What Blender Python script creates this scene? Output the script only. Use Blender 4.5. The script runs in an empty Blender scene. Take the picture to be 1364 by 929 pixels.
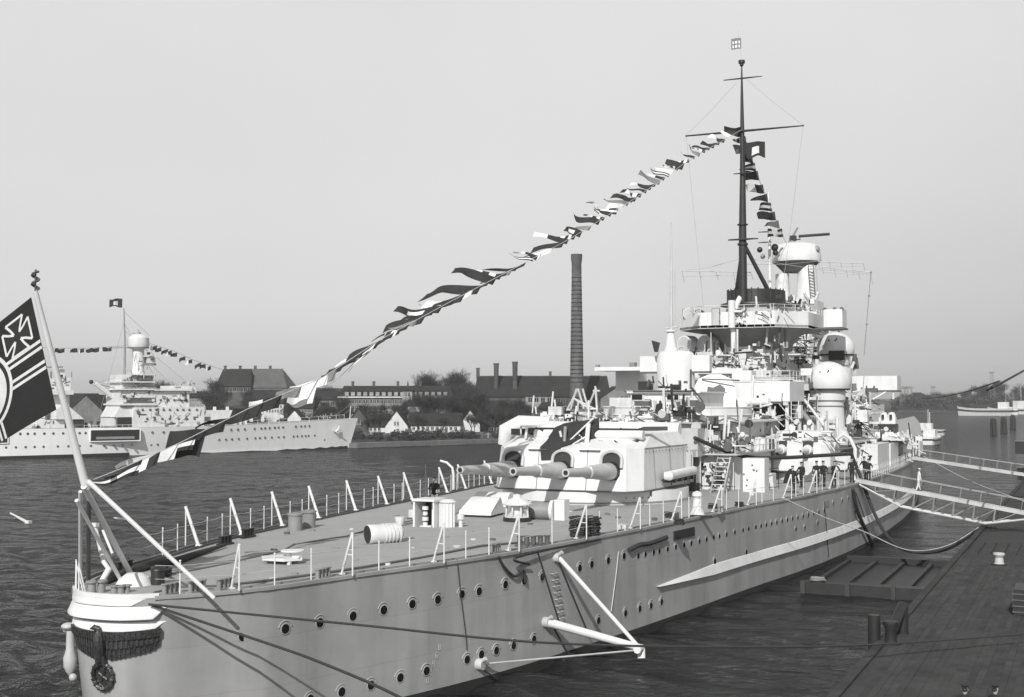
import bpy, math, random
from mathutils import Vector as V3, Matrix
C = bpy.context.scene.collection
sc = bpy.context.scene
PI = math.pi
# ---------------------------------------------------------------- camera, world, sun, exposure
AL = math.radians(24.6); PT = math.atan(65.5/1700)
CAM = V3((33.3, -36.2, 13.0))
HV = V3((-math.sin(AL), math.cos(AL), 0)); RT = V3((math.cos(AL), math.sin(AL), 0))
VW = HV*math.cos(PT)+V3((0, 0, math.sin(PT))); UP = RT.cross(VW)
cd = bpy.data.cameras.new('camera'); cam = bpy.data.objects.new('camera', cd); C.objects.link(cam)
cd.sensor_width = 36; cd.sensor_fit = 'HORIZONTAL'; cd.lens = 36*1700/1364.0; cd.clip_start = .5; cd.clip_end = 9000
cam.location = CAM; cam.rotation_euler = (PI/2+PT, 0, AL)
sc.camera = cam
SUN_EL = math.radians(35); SUN_AZ = math.radians(12)      # azimuth of the sun, measured from dead astern towards starboard
SD = V3((math.sin(SUN_AZ)*math.cos(SUN_EL), -math.cos(SUN_AZ)*math.cos(SUN_EL), math.sin(SUN_EL)))
sl = bpy.data.lights.new('sun', 'SUN'); sl.energy = 4.3; sl.angle = math.radians(.5); sl.color = (1, .995, .985)
sun = bpy.data.objects.new('sun', sl); C.objects.link(sun); sun.rotation_euler = SD.to_track_quat('Z', 'Y').to_euler(); sun.location = (30, -60, 80)
w = bpy.data.worlds.new('World'); sc.world = w; w.use_nodes = True
nt = w.node_tree; nt.nodes.clear(); N = nt.nodes.new; L = nt.links.new
sky = N('ShaderNodeTexSky'); sky.sky_type = 'NISHITA'; sky.sun_disc = False; sky.sun_elevation = SUN_EL
sky.sun_rotation = PI-SUN_AZ; sky.air_density = 1; sky.dust_density = .6; sky.ozone_density = 1
# black and white film: the sky is recorded as grey, paling upwards in view, darkened above it to deepen shadows
sep = N('ShaderNodeSeparateColor'); L(sky.outputs[0], sep.inputs[0])
mxb = N('ShaderNodeMath'); mxb.operation = 'MULTIPLY_ADD'; L(sep.outputs[0], mxb.inputs[0]); mxb.inputs[1].default_value = .0
tc = N('ShaderNodeTexCoord'); sx = N('ShaderNodeSeparateXYZ'); L(tc.outputs['Generated'], sx.inputs[0])
rp = N('ShaderNodeValToRGB'); L(sx.outputs[2], rp.inputs[0]); rp.color_ramp.interpolation = 'EASE'
SKY = [(0, .78), (.03, .83), (.085, .91), (.17, .96), (.32, 1.0), (.6, .62), (1, .36)]
for i, (p, v) in enumerate(SKY):
    e = rp.color_ramp.elements[i] if i < 2 else rp.color_ramp.elements.new(p)
    e.position = p; e.color = (v, v, v, 1)
nz = N('ShaderNodeTexNoise'); nz.inputs['Scale'].default_value = 2.2; nz.inputs['Detail'].default_value = 5; L(tc.outputs['Generated'], nz.inputs[0])
mr = N('ShaderNodeMapRange'); L(nz.outputs[0], mr.inputs[0]); mr.inputs[1].default_value = .3; mr.inputs[2].default_value = .7; mr.inputs[3].default_value = .955; mr.inputs[4].default_value = 1.045
bw = N('ShaderNodeRGBToBW'); L(sky.outputs[0], bw.inputs[0])
# even out the strong directional falloff of a clear sky: mix with a constant
mx = N('ShaderNodeMath'); mx.operation = 'MULTIPLY_ADD'; L(bw.outputs[0], mx.inputs[0]); mx.inputs[1].default_value = .12; mx.inputs[2].default_value = 6.3
m1 = N('ShaderNodeMath'); m1.operation = 'MULTIPLY'; L(mx.outputs[0], m1.inputs[0]); L(rp.outputs[0], m1.inputs[1])
m2 = N('ShaderNodeMath'); m2.operation = 'MULTIPLY'; L(m1.outputs[0], m2.inputs[0]); L(mr.outputs[0], m2.inputs[1])
dt = N('ShaderNodeVectorMath'); dt.operation = 'DOT_PRODUCT'; L(tc.outputs['Generated'], dt.inputs[0]); dt.inputs[1].default_value = tuple(RT)
ga = N('ShaderNodeMapRange'); ga.interpolation_type = 'SMOOTHSTEP'; L(dt.outputs['Value'], ga.inputs[0]); ga.inputs[1].default_value = .02; ga.inputs[2].default_value = .6; ga.inputs[3].default_value = 0; ga.inputs[4].default_value = .28
gb_ = N('ShaderNodeMapRange'); gb_.interpolation_type = 'SMOOTHSTEP'; L(sx.outputs[2], gb_.inputs[0]); gb_.inputs[1].default_value = 0; gb_.inputs[2].default_value = .26; gb_.inputs[3].default_value = 1; gb_.inputs[4].default_value = 0
gc = N('ShaderNodeMath'); gc.operation = 'MULTIPLY'; L(ga.outputs[0], gc.inputs[0]); L(gb_.outputs[0], gc.inputs[1])
gd = N('ShaderNodeMath'); gd.operation = 'SUBTRACT'; gd.inputs[0].default_value = 1; L(gc.outputs[0], gd.inputs[1])
m3 = N('ShaderNodeMath'); m3.operation = 'MULTIPLY'; L(m2.outputs[0], m3.inputs[0]); L(gd.outputs[0], m3.inputs[1])
bg = N('ShaderNodeBackground'); bg.inputs[1].default_value = .113; L(m3.outputs[0], bg.inputs[0])
wo = N('ShaderNodeOutputWorld'); L(bg.outputs[0], wo.inputs[0])
sc.view_settings.view_transform = 'Standard'; sc.view_settings.look = 'None'; sc.view_settings.exposure = 0; sc.view_settings.gamma = 1

# ---------------------------------------------------------------- surveying: where the sight line of a photo pixel meets a plane of the place
def pr(x, y, z):
    d = V3((x, y, z))-CAM; a = d.dot(RT); b = d.dot(UP); c = d.dot(VW)
    return 682+1700*a/c, 464.5-1700*b/c, 1700/c
def ray(px, py): return VW+RT*((px-682)/1700)-UP*((py-464.5)/1700)
def on(ax, px, py, v):
    r = ray(px, py); return CAM+r*((v-CAM[ax])/r[ax])
def atw(px, py, w=0.): return on(0, px, py, w)
def att(px, py, t): return on(1, px, py, t)
def atz(px, py, z=5.7): return on(2, px, py, z)
class Fr:      # a vertical plane of the place with its own axes: a along it, c towards the viewer's side, z up
    def __init__(s, o, d, n): s.o = V3((o[0], o[1], 0)); s.d = V3((d[0], d[1], 0)).normalized(); s.n = V3((n[0], n[1], 0)).normalized()
    def hit(s, px, py, off=0.):
        r = ray(px, py); o = s.o+s.n*off; k = (o-CAM).dot(s.n)/r.dot(s.n); p = CAM+r*k
        return (p-o).dot(s.d), p.z
    def P(s, a, c, z): q = s.o+s.d*a+s.n*c; return V3((q.x, q.y, z))
def FB(D): return Fr(CAM+HV*D, RT, -HV)

# ---------------------------------------------------------------- materials
MATS = {}
def mat(name, v, rough=.5, var=.12, scale=.6, streak=0., bump=0., bscale=8., metal=0., spec=.5, streaksc=1.2):
    if name in MATS: return MATS[name]
    m = bpy.data.materials.new(name); m.use_nodes = True; MATS[name] = m
    nt = m.node_tree; b = nt.nodes['Principled BSDF']; N = nt.nodes.new; L = nt.links.new
    b.inputs['Roughness'].default_value = rough; b.inputs['Metallic'].default_value = metal; b.inputs['Specular IOR Level'].default_value = spec
    g = N('ShaderNodeNewGeometry')
    n = N('ShaderNodeTexNoise'); n.inputs['Scale'].default_value = scale; n.inputs['Detail'].default_value = 6; n.inputs['Roughness'].default_value = .65; L(g.outputs['Position'], n.inputs[0])
    r = N('ShaderNodeMapRange'); L(n.outputs[0], r.inputs[0]); r.inputs[1].default_value = .3; r.inputs[2].default_value = .7; r.inputs[3].default_value = v*(1-var); r.inputs[4].default_value = v*(1+var*.6)
    out = r.outputs[0]
    if streak:
        mp = N('ShaderNodeMapping'); mp.inputs['Scale'].default_value = (streaksc, streaksc, streaksc*.09); L(g.outputs['Position'], mp.inputs[0])
        n2 = N('ShaderNodeTexNoise'); n2.inputs['Scale'].default_value = 1.; n2.inputs['Detail'].default_value = 5; L(mp.outputs[0], n2.inputs[0])
        r2 = N('ShaderNodeMapRange'); L(n2.outputs[0], r2.inputs[0]); r2.inputs[1].default_value = .42; r2.inputs[2].default_value = .72; r2.inputs[3].default_value = 1.; r2.inputs[4].default_value = 1-streak
        mm = N('ShaderNodeMath'); mm.operation = 'MULTIPLY'; L(out, mm.inputs[0]); L(r2.outputs[0], mm.inputs[1]); out = mm.outputs[0]
    L(out, b.inputs['Base Color'])
    if bump:
        nb = N('ShaderNodeTexNoise'); nb.inputs['Scale'].default_value = bscale; nb.inputs['Detail'].default_value = 4; L(g.outputs['Position'], nb.inputs[0])
        bp = N('ShaderNodeBump'); bp.inputs['Strength'].default_value = bump; bp.inputs['Distance'].default_value = .05; L(nb.outputs[0], bp.inputs['Height']); L(bp.outputs[0], b.inputs['Normal'])
    return m
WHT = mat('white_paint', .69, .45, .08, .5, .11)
WH2 = mat('weathered_white_paint', .66, .5, .22, 1.1, .25)
LGY = mat('light_grey_paint', .50, .45, .14, .7, .15)
GUN = mat('grey_gun_paint', .44, .3, .12, 1.5, .05)
GRY = mat('mid_grey_paint', .25, .5, .15, 1.2, .1)
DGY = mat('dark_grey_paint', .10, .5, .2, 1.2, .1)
BLK = mat('black_paint', .022, .5, .3, 1.5)
ROPE = mat('tarred_rope', .035, .9, .3, 6)
ROPL = mat('pale_rope', .55, .9, .3, 6)
GLS = mat('dark_glass', .012, .08, .2, 2)
CANV = mat('dark_canvas', .028, .85, .3, 2, 0, .5, 6)
CANL = mat('pale_canvas', .62, .85, .15, 2, 0, .5, 6)
CLD = mat('dark_uniform_cloth', .02, .9, .3, 6)
CLW = mat('white_uniform_cloth', .72, .9, .1, 6)
SKIN = mat('skin', .38, .6, .08, 10)
HAIR = mat('hair', .03, .7, .2, 20)
FDK = mat('dark_bunting', .03, .9, .25, 4)
FWH = mat('white_bunting', .74, .9, .12, 4)
FMD = mat('grey_bunting', .2, .9, .2, 4)
BRNZ = mat('dark_bronze', .04, .32, .6, 9, 0, .6, 14)

# ---------------------------------------------------------------- mesh builder
WLOC = {}
class MB:
    def __init__(s): s.v = []; s.f = []; s.mi = []
    def face(s, pts, mi=0):
        b = len(s.v); s.v += [V3(p) for p in pts]; s.f.append(tuple(range(b, b+len(pts)))); s.mi.append(mi)
    def grid(s, rows, closed=False, mi=0):
        b = len(s.v); n = len(rows[0])
        for r in rows: s.v += [V3(p) for p in r]
        for i in range(len(rows)-1):
            for j in range(n if closed else n-1):
                k = (j+1) % n; s.f.append((b+i*n+j, b+i*n+k, b+(i+1)*n+k, b+(i+1)*n+j)); s.mi.append(mi)
    def loft(s, rings, cap0=True, cap1=True, mi=0):
        b = len(s.v); n = len(rings[0]); s.grid(rings, True, mi)
        if cap0: s.f.append(tuple(b+j for j in range(n-1, -1, -1))); s.mi.append(mi)
        if cap1: s.f.append(tuple(b+(len(rings)-1)*n+j for j in range(n))); s.mi.append(mi)
    def box(s, x0, x1, y0, y1, z0, z1, mi=0, tp=0.):
        if x0 > x1: x0, x1 = x1, x0
        if y0 > y1: y0, y1 = y1, y0
        if z0 > z1: z0, z1 = z1, z0
        s.loft([[(x0, y0, z0), (x1, y0, z0), (x1, y1, z0), (x0, y1, z0)], [(x0+tp, y0+tp, z1), (x1-tp, y0+tp, z1), (x1-tp, y1-tp, z1), (x0+tp, y1-tp, z1)]], mi=mi)
    def prism(s, poly, z0, z1, mi=0): s.loft([[(x, y, z0) for x, y in poly], [(x, y, z1) for x, y in poly]], mi=mi)
    def fbox(s, fr, a0, a1, c0, c1, z0, z1, mi=0):
        s.loft([[fr.P(a0, c1, z), fr.P(a1, c1, z), fr.P(a1, c0, z), fr.P(a0, c0, z)] for z in (z0, z1)], mi=mi)
    def fpoly(s, fr, poly, c0, c1, mi=0):      # outline in (a,z) given real thickness from c0 to c1
        s.loft([[fr.P(a, c0, z) for a, z in poly], [fr.P(a, c1, z) for a, z in poly]], mi=mi)
    def tube(s, p, r, n=8, cap=True, mi=0):
        p = [V3(q) for q in p]; r = r if isinstance(r, (list, tuple)) else [r]*len(p); rings = []; pu = None
        for i, q in enumerate(p):
            d = (p[min(i+1, len(p)-1)]-p[max(i-1, 0)])
            d = d.normalized() if d.length > 1e-9 else V3((0, 0, 1))
            if pu is None: u = d.cross(V3((0, 0, 1)) if abs(d.z) < .95 else V3((1, 0, 0))).normalized()
            else: u = (pu-d*pu.dot(d)).normalized()
            pu = u; v = d.cross(u)
            rings.append([q+(u*math.cos(2*PI*k/n)+v*math.sin(2*PI*k/n))*r[i] for k in range(n)])
        s.loft(rings, cap, cap, mi)
    def cyl(s, c, r, z0, z1, n=24, r1=None, mi=0, sy=1.):
        r1 = r if r1 is None else r1
        s.loft([[(c[0]+q*math.cos(2*PI*k/n), c[1]+sy*q*math.sin(2*PI*k/n), z) for k in range(n)] for q, z in ((r, z0), (r1, z1))], mi=mi)
    def lathe(s, c, prof, n=24, sy=1., mi=0, ax='z'):
        def pt(r, z, k):
            a, b = r*math.cos(2*PI*k/n), sy*r*math.sin(2*PI*k/n)
            if ax == 'z': return (c[0]+a, c[1]+b, c[2]+z)
            if ax == 'y': return (c[0]+a, c[1]+z, c[2]-b)
            return (c[0]+z, c[1]+a, c[2]+b)
        s.loft([[pt(r, z, k) for k in range(n)] for r, z in prof], mi=mi)
    def ball(s, c, r, n=16, m=10, sz=1., lo=-1.):
        a0 = math.asin(lo); s.lathe(c, [(max(1e-3, r*math.cos(a0+(PI/2-a0)*i/m)), sz*r*math.sin(a0+(PI/2-a0)*i/m)) for i in range(m+1)], n)
    def build(s, name, m, parent=None, smooth=38, origin=None):
        xs = [p.x for p in s.v]; ys = [p.y for p in s.v]; zs = [p.z for p in s.v]
        c = V3(origin) if origin is not None else V3(((min(xs)+max(xs))/2, (min(ys)+max(ys))/2, min(zs)))
        me = bpy.data.meshes.new(name); me.from_pydata([p-c for p in s.v], [], s.f)
        for q in (m if isinstance(m, (list, tuple)) else [m]): me.materials.append(q)
        if isinstance(m, (list, tuple)): me.polygons.foreach_set('material_index', s.mi)
        if smooth: me.shade_smooth(); me.set_sharp_from_angle(angle=math.radians(smooth))
        me.update(); ob = bpy.data.objects.new(name, me); C.objects.link(ob); WLOC[ob.name] = c
        if parent is not None: ob.parent = parent; ob.location = c-WLOC[parent.name]
        else: ob.location = c
        return ob
def tag(o, label=None, cat=None, group=None, kind=None):
    if label: o['label'] = label
    if cat: o['category'] = cat
    if group: o['group'] = group
    if kind: o['kind'] = kind
    return o
def thing(name, loc, label, cat, group=None):
    o = bpy.data.objects.new(name, None); o.empty_display_size = .3; C.objects.link(o); o.location = loc; WLOC[o.name] = V3(loc)
    return tag(o, label, cat, group)
def inst(src, parent, loc, rot=(0, 0, 0), scale=None, name=None):      # another object sharing the source's mesh, as a part of parent
    o = src.copy(); C.objects.link(o)
    if name: o.name = name
    o.parent = parent; o.location = V3(loc)-(WLOC[parent.name] if parent else V3()); o.rotation_euler = rot
    if scale: o.scale = scale
    WLOC[o.name] = V3(loc); return o
def copy_tree(o, parent=None):
    c = o.copy(); C.objects.link(c); c.parent = parent; c.matrix_parent_inverse = o.matrix_parent_inverse
    for ch in list(KIDS.get(o.name, [])) or [x for x in o.children]: copy_tree(ch, c)
    return c
KIDS = {}
def put(o, loc, rz=0., label=None, group=None, sc_=None):
    o.location = loc; o.rotation_euler[2] = rz; WLOC[o.name] = V3(loc)
    if label: o['label'] = label
    if group: o['group'] = group
    if sc_: o.scale = (sc_, sc_, sc_)
    return o

# ---------------------------------------------------------------- setting: water, shore, hills
def water_mat():
    m = bpy.data.materials.new('harbour_water'); m.use_nodes = True; nt = m.node_tree; b = nt.nodes['Principled BSDF']; N = nt.nodes.new; L = nt.links.new
    b.inputs['Base Color'].default_value = (.014, .014, .014, 1); b.inputs['Roughness'].default_value = .07; b.inputs['IOR'].default_value = 1.33; b.inputs['Specular IOR Level'].default_value = .2
    g = N('ShaderNodeNewGeometry'); prev = None
    # calmer in the basin between the ship and the quay (sheltered water), rougher outside
    sx = N('ShaderNodeSeparateXYZ'); L(g.outputs['Position'], sx.inputs[0])
    cm = N('ShaderNodeMapRange'); L(sx.outputs[0], cm.inputs[0]); cm.inputs[1].default_value = -6; cm.inputs[2].default_value = 10; cm.inputs[3].default_value = 1.; cm.inputs[4].default_value = .5
    for sc_, dist, stx in ((.12, 1.5, .5), (1.2, .35, .35), (4.5, .10, .6)):
        mp = N('ShaderNodeMapping'); mp.inputs['Rotation'].default_value = (0, 0, -AL+.25); mp.inputs['Scale'].default_value = (stx, 1, 1); L(g.outputs['Position'], mp.inputs[0])
        n = N('ShaderNodeTexNoise'); n.inputs['Scale'].default_value = sc_; n.inputs['Detail'].default_value = 4; n.inputs['Roughness'].default_value = .6; n.inputs['Distortion'].default_value = .6; L(mp.outputs[0], n.inputs[0])
        bp = N('ShaderNodeBump'); L(cm.outputs[0], bp.inputs['Strength']); bp.inputs['Distance'].default_value = dist; L(n.outputs[0], bp.inputs['Height'])
        if prev: L(prev.outputs[0], bp.inputs['Normal'])
        prev = bp
    # murky harbour water: a dark body under a mirror dimmed by its grey colour
    df = N('ShaderNodeBsdfDiffuse'); df.inputs[0].default_value = (.016, .016, .016, 1); gl = N('ShaderNodeBsdfGlossy'); gl.inputs['Color'].default_value = (.60, .60, .60, 1); gl.inputs['Roughness'].default_value = .08
    fr = N('ShaderNodeFresnel'); fr.inputs[0].default_value = 1.33; mxs = N('ShaderNodeMixShader')
    for q_ in (df, gl, fr): L(prev.outputs[0], q_.inputs['Normal'])
    L(fr.outputs[0], mxs.inputs[0]); L(df.outputs[0], mxs.inputs[1]); L(gl.outputs[0], mxs.inputs[2]); L(mxs.outputs[0], nt.nodes['Material Output'].inputs['Surface']); nt.nodes.remove(b)
    return m
import numpy as np
WM = water_mat()
wb = MB(); wb.face([(-4500, -400, -.45), (4500, -400, -.45), (4500, 7000, -.45), (-4500, 7000, -.45)])
tag(wb.build('water', WM, smooth=0), kind='structure')
def waves():      # the surface itself, with real wavelets that die down in the sheltered basin beside the quay
    nr, nc = 760, 640; D = 14*(6500/14.)**(np.linspace(0, 1, nr)); A = np.radians(np.linspace(-40, 40, nc))
    Dg, Ag = np.meshgrid(D, A, indexing='ij'); U_ = Dg*np.tan(Ag)
    X = CAM.x+RT.x*U_+HV.x*Dg; Y = CAM.y+RT.y*U_+HV.y*Dg; Z = np.zeros_like(X); r = np.random.RandomState(5)
    sp = Dg*(math.log(6500/14.)/(nr-1)); wd = math.radians(-AL*57.3-78)
    for i in range(64):
        lam = .6*(7.5/.6)**r.rand(); th = wd+r.normal(0, .42); k = 2*math.pi/lam; amp = .0195*lam**.85*r.uniform(.5, 1.2)
        ph = k*(X*math.cos(th)+Y*math.sin(th))+r.rand()*6.28+1.3*np.sin(X*.035*r.rand()+Y*.05*r.rand()+r.rand()*6)
        lod = np.clip((lam/2.6-sp)/(lam/5.), 0, 1)
        Z += amp*lod*(np.sin(ph)+.25*np.sin(2*ph+.4))
    gust = .75+.45*np.sin(X*.031+1.1*np.sin(Y*.021))*np.sin(Y*.043+.9*np.sin(X*.017))
    calm = np.clip(1-(X-2)/14., .22, 1)
    Z *= gust*np.where(Y < 320, calm, 1)
    me = bpy.data.meshes.new('water'); co = np.stack([X, Y, Z], -1).reshape(-1, 3).astype(np.float32)
    i0 = (np.arange(nr-1)[:, None]*nc+np.arange(nc-1)[None, :]).reshape(-1); q = np.stack([i0, i0+1, i0+nc+1, i0+nc], -1).reshape(-1).astype(np.int32); n = len(i0)
    me.vertices.add(len(co)); me.vertices.foreach_set('co', co.reshape(-1)); me.loops.add(len(q)); me.loops.foreach_set('vertex_index', q)
    me.polygons.add(n); me.polygons.foreach_set('loop_start', np.arange(n, dtype=np.int32)*4); me.polygons.foreach_set('loop_total', np.full(n, 4, dtype=np.int32)); me.polygons.foreach_set('use_smooth', np.ones(n, dtype=bool))
    me.materials.append(WM); me.update(); o = bpy.data.objects.new('water_surface', me); C.objects.link(o); return o
tag(waves(), kind='structure')

GRD = mat('shore_ground', .06, .95, .35, .05, 0, .5, .6, spec=.1)
def rel(u, D): q = CAM+RT*u+HV*D; return q.x, q.y     # a point of the far shore, by distance ahead and to the side of the viewpoint
SH = [(-900, 520), (-300, 430), (-170, 400), (-95, 350), (-66, 333), (-40, 331), (-20, 348), (0, 368), (25, 400), (60, 440), (95, 520), (120, 700), (150, 900), (200, 1080), (420, 1110), (700, 1120), (2500, 1150)]
def shoreD(u):
    for (a, b), (c, d) in zip(SH, SH[1:]):
        if u <= c: return b+(d-b)*(u-a)/(c-a)
    return SH[-1][1]
def gz(u, D):       # height of the land
    e = D-shoreD(u)
    if e < 0: return -1.5
    h = 1.2 if e < 4 else 1.2+min(e-4, 60)*.012
    k = max(0., min(1., (150-u)/200.))
    hill = (max(0, min(1, (e-110)/230.))**1.2)*(15+4*math.sin(u*.013+1)+2*math.sin(u*.05))*k
    far = max(0, min(1, (e-600)/1800.))*6
    return h+hill+far
us = [-900, -700, -500, -400]+list(range(-300, 160, 12))+[170, 200, 260, 340, 420, 520, 700, 1100, 2500]
es = [-3, 0.5, 3, 5, 12, 30, 60, 100, 130, 170, 220, 280, 340, 450, 650, 1000, 1800, 4500]
gr = MB(); rows = []
for u in us:
    D0 = shoreD(u); row = []
    for e in es:
        x, y = rel(u*(1+max(0, e)/1200. if u < 0 else 1), D0+e); z = gz(u, D0+e) if e > .6 else (-1.5 if e < 0 else .9)
        row.append((x, y, z))
    rows.append(row)
gr.grid(rows); tag(gr.build('shore', GRD), kind='structure')
# ---------------------------------------------------------------- the battleship
ship = thing('battleship', (0, 0, 0), 'huge grey and white battleship at the quay with triple gun turret and black mast', 'battleship')
DK = 5.7
PL = [(0, .15), (.6, .19), (1.1, .33), (1.55, .62), (2.0, 1.05), (2.57, 1.68), (3.5, 3.05), (4.45, 5.), (5.5, 8.8), (7.1, 14), (8.35, 19.5), (9.95, 30), (10.95, 38), (12.1, 48.5), (13.6, 60.3), (14.6, 74), (14.9, 90), (14.6, 104), (13.4, 125), (11.8, 145), (9.3, 165), (6.8, 185), (4.2, 205), (1.9, 220), (.25, 229)]
SL = [0.]
for a, b in zip(PL, PL[1:]): SL.append(SL[-1]+math.hypot(b[0]-a[0], b[1]-a[1]))
def cm(p0, p1, p2, p3, t): return .5*(2*p1+(p2-p0)*t+(2*p0-5*p1+4*p2-p3)*t*t+(3*p1-p0-3*p2+p3)*t**3)
def plan(s):
    g = 1 if s >= 0 else -1; s = min(abs(s), SL[-1]-1e-4)
    i = max(k for k in range(len(SL)-1) if SL[k] <= s); t = (s-SL[i])/(SL[i+1]-SL[i])
    def q(k): return (-PL[-k][0], PL[-k][1]) if k < 0 else PL[min(k, len(PL)-1)]
    a, b, c, d = q(i-1), q(i), q(i+1), q(i+2)
    x = a[0]; return g*cm(a[0], b[0], c[0], d[0], t), cm(a[1], b[1], c[1], d[1], t)
def zdeck(t): return DK if t < 130 else DK+3.6*((t-130)/100.)**1.6
def hullpt(s, z, off=0.):
    x, t = plan(s); x2, t2 = plan(s+.03); x1, t1 = plan(s-.03)
    d = DK-z; k = math.exp(-max(0, t+1)/6.)
    rk = .02*d*d+.02*d+(.12*(d-4.2)**2 if d > 4.2 else 0)
    tx, ty = x2-x1, t2-t1; l = math.hypot(tx, ty) or 1; nx, ny = ty/l, -tx/l
    inset = 1-.012*d*k*4 if abs(x) < 4 else 1
    if t > 120: inset *= 1-.05*d*(t-120)/110.
    return V3((x*inset+nx*off, t+rk*k+ny*off, z)), V3((nx, ny, 0))
def s_at_t(t):
    lo, hi = 0, SL[-1]
    for _ in range(40):
        m = (lo+hi)/2
        if plan(m)[1] < t: lo = m
        else: hi = m
    return lo
def on_hull(px, py, off=0.):
    lo, hi = .5, s_at_t(100)
    for _ in range(34):
        m = (lo+hi)/2; z = 3.
        for _ in range(5):
            p, n = hullpt(m, z, off); X, Y, S = pr(*p); z += (Y-py)/S
        if pr(*hullpt(m, z, off)[0])[0] < px: lo = m
        else: hi = m
    return m, z
def edge_s(px, side=1):      # deck edge station seen at pixel column px
    lo, hi = .2, s_at_t(104)
    for _ in range(34):
        m = (lo+hi)/2
        if pr(*hullpt(side*m, DK)[0])[0] < px: lo = m
        else: hi = m
    return side*m
# hull shell
ss = [0, .25, .5, .8, 1.1, 1.4, 1.7, 2, 2.4, 2.8, 3.3, 3.9, 4.6, 5.4, 6.3, 7.3, 8.5, 10, 12, 14, 16.5, 19, 22, 25, 29, 33, 38, 43, 48, 54, 60, 67, 75, 84, 94, 105, 118, 132, 147, 162, 178, 194, 210, 222, 232, SL[-1]]
ssa = [-q for q in ss[:0:-1]]+ss
zl = [-1.5, -.6, 0, .5, 1, 1.6, 2.2, 3, 3.8, 4.6, 5.2, DK]
HUL = mat('hull_grey_paint', .345, .45, .14, .3, .22, .12, 1.2, streaksc=.8)
_m = HUL.node_tree; _b = _m.nodes['Principled BSDF']; _g = _m.nodes.new('ShaderNodeNewGeometry'); _s = _m.nodes.new('ShaderNodeSeparateXYZ'); _c = _m.nodes.new('ShaderNodeCombineXYZ'); _k = _m.nodes.new('ShaderNodeTexBrick')
_m.links.new(_g.outputs['Position'], _s.inputs[0]); _m.links.new(_s.outputs[1], _c.inputs[0]); _m.links.new(_s.outputs[2], _c.inputs[1]); _m.links.new(_c.outputs[0], _k.inputs[0])
_k.inputs['Scale'].default_value = 1.; _k.inputs['Brick Width'].default_value = 6.5; _k.inputs['Row Height'].default_value = 1.9; _k.inputs['Mortar Size'].default_value = .02; _k.inputs['Mortar Smooth'].default_value = .6
_k.inputs['Color1'].default_value = (1, 1, 1, 1); _k.inputs['Color2'].default_value = (.95, .95, .95, 1); _k.inputs['Mortar'].default_value = (.84, .84, .84, 1)
_x = _m.nodes.new('ShaderNodeMix'); _x.data_type = 'RGBA'; _x.blend_type = 'MULTIPLY'; _x.inputs[0].default_value = 1
_m.links.new(_b.inputs['Base Color'].links[0].from_socket, _x.inputs[6]); _m.links.new(_k.outputs[0], _x.inputs[7]); _m.links.new(_x.outputs[2], _b.inputs['Base Color'])
def hp(s, f):
    x, t = plan(s); zt = zdeck(t); z = -1.5+(zt+1.5)*f; p = hullpt(s, min(z, DK) if zt > DK else z)[0]; p.z = z; return p
hm = MB(); rows = [[hp(s, (z+1.5)/(DK+1.5)) for s in ssa] for z in zl]; hm.grid(rows)
hull = hm.build('hull', HUL, ship, 45)
# boot topping, black standing in for the hull's shadow and reflection at the waterline
bt = MB(); bt.loft([[hullpt(s, -.8, .0)[0], hullpt(s, -.8, .02)[0], hullpt(s, .32, .02)[0], hullpt(s, .32, .0)[0]] for s in ssa if abs(s) < 215])
bt.build('black_waterline_band', mat('waterline_shade_paint', .02, .6, .3, 1), hull)
# sunlit shelf along the top of the belt, its light put into white paint
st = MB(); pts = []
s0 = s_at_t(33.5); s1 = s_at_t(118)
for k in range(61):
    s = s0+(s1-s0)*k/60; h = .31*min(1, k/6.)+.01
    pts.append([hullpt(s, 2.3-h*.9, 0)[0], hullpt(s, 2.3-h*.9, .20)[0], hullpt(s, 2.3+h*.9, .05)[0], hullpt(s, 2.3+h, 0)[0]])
st.loft(pts); st.build('sunlit_belt_shelf', WHT, hull)
# deck
DECK = mat('teak_deck', .33, .75, .1, .8, 0, .1, 3)
_m = DECK.node_tree; _b = _m.nodes['Principled BSDF']; _g = _m.nodes.new('ShaderNodeNewGeometry'); _w = _m.nodes.new('ShaderNodeTexWave')
_w.wave_type = 'BANDS'; _w.bands_direction = 'X'; _w.inputs['Scale'].default_value = 2.2; _w.inputs['Distortion'].default_value = .15; _w.inputs['Detail'].default_value = 1
_m.links.new(_g.outputs['Position'], _w.inputs[0]); _r = _m.nodes.new('ShaderNodeMapRange'); _m.links.new(_w.outputs[0], _r.inputs[0]); _r.inputs[1].default_value = 0; _r.inputs[2].default_value = .2; _r.inputs[3].default_value = .8; _r.inputs[4].default_value = 1.
_old = _b.inputs['Base Color'].links[0].from_socket; _k = _m.nodes.new('ShaderNodeMath'); _k.operation = 'MULTIPLY'; _m.links.new(_old, _k.inputs[0]); _m.links.new(_r.outputs[0], _k.inputs[1]); _m.links.new(_k.outputs[0], _b.inputs['Base Color'])
dm = MB(); dm.grid([[V3((x*f, t, zdeck(t)-.05+.12*(1-f*f))) for f in (-1, -.6, -.2, .2, .6, 1)] for x, t in [plan(s) for s in ss]])
deck = dm.build('deck', DECK, ship, 60)
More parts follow.
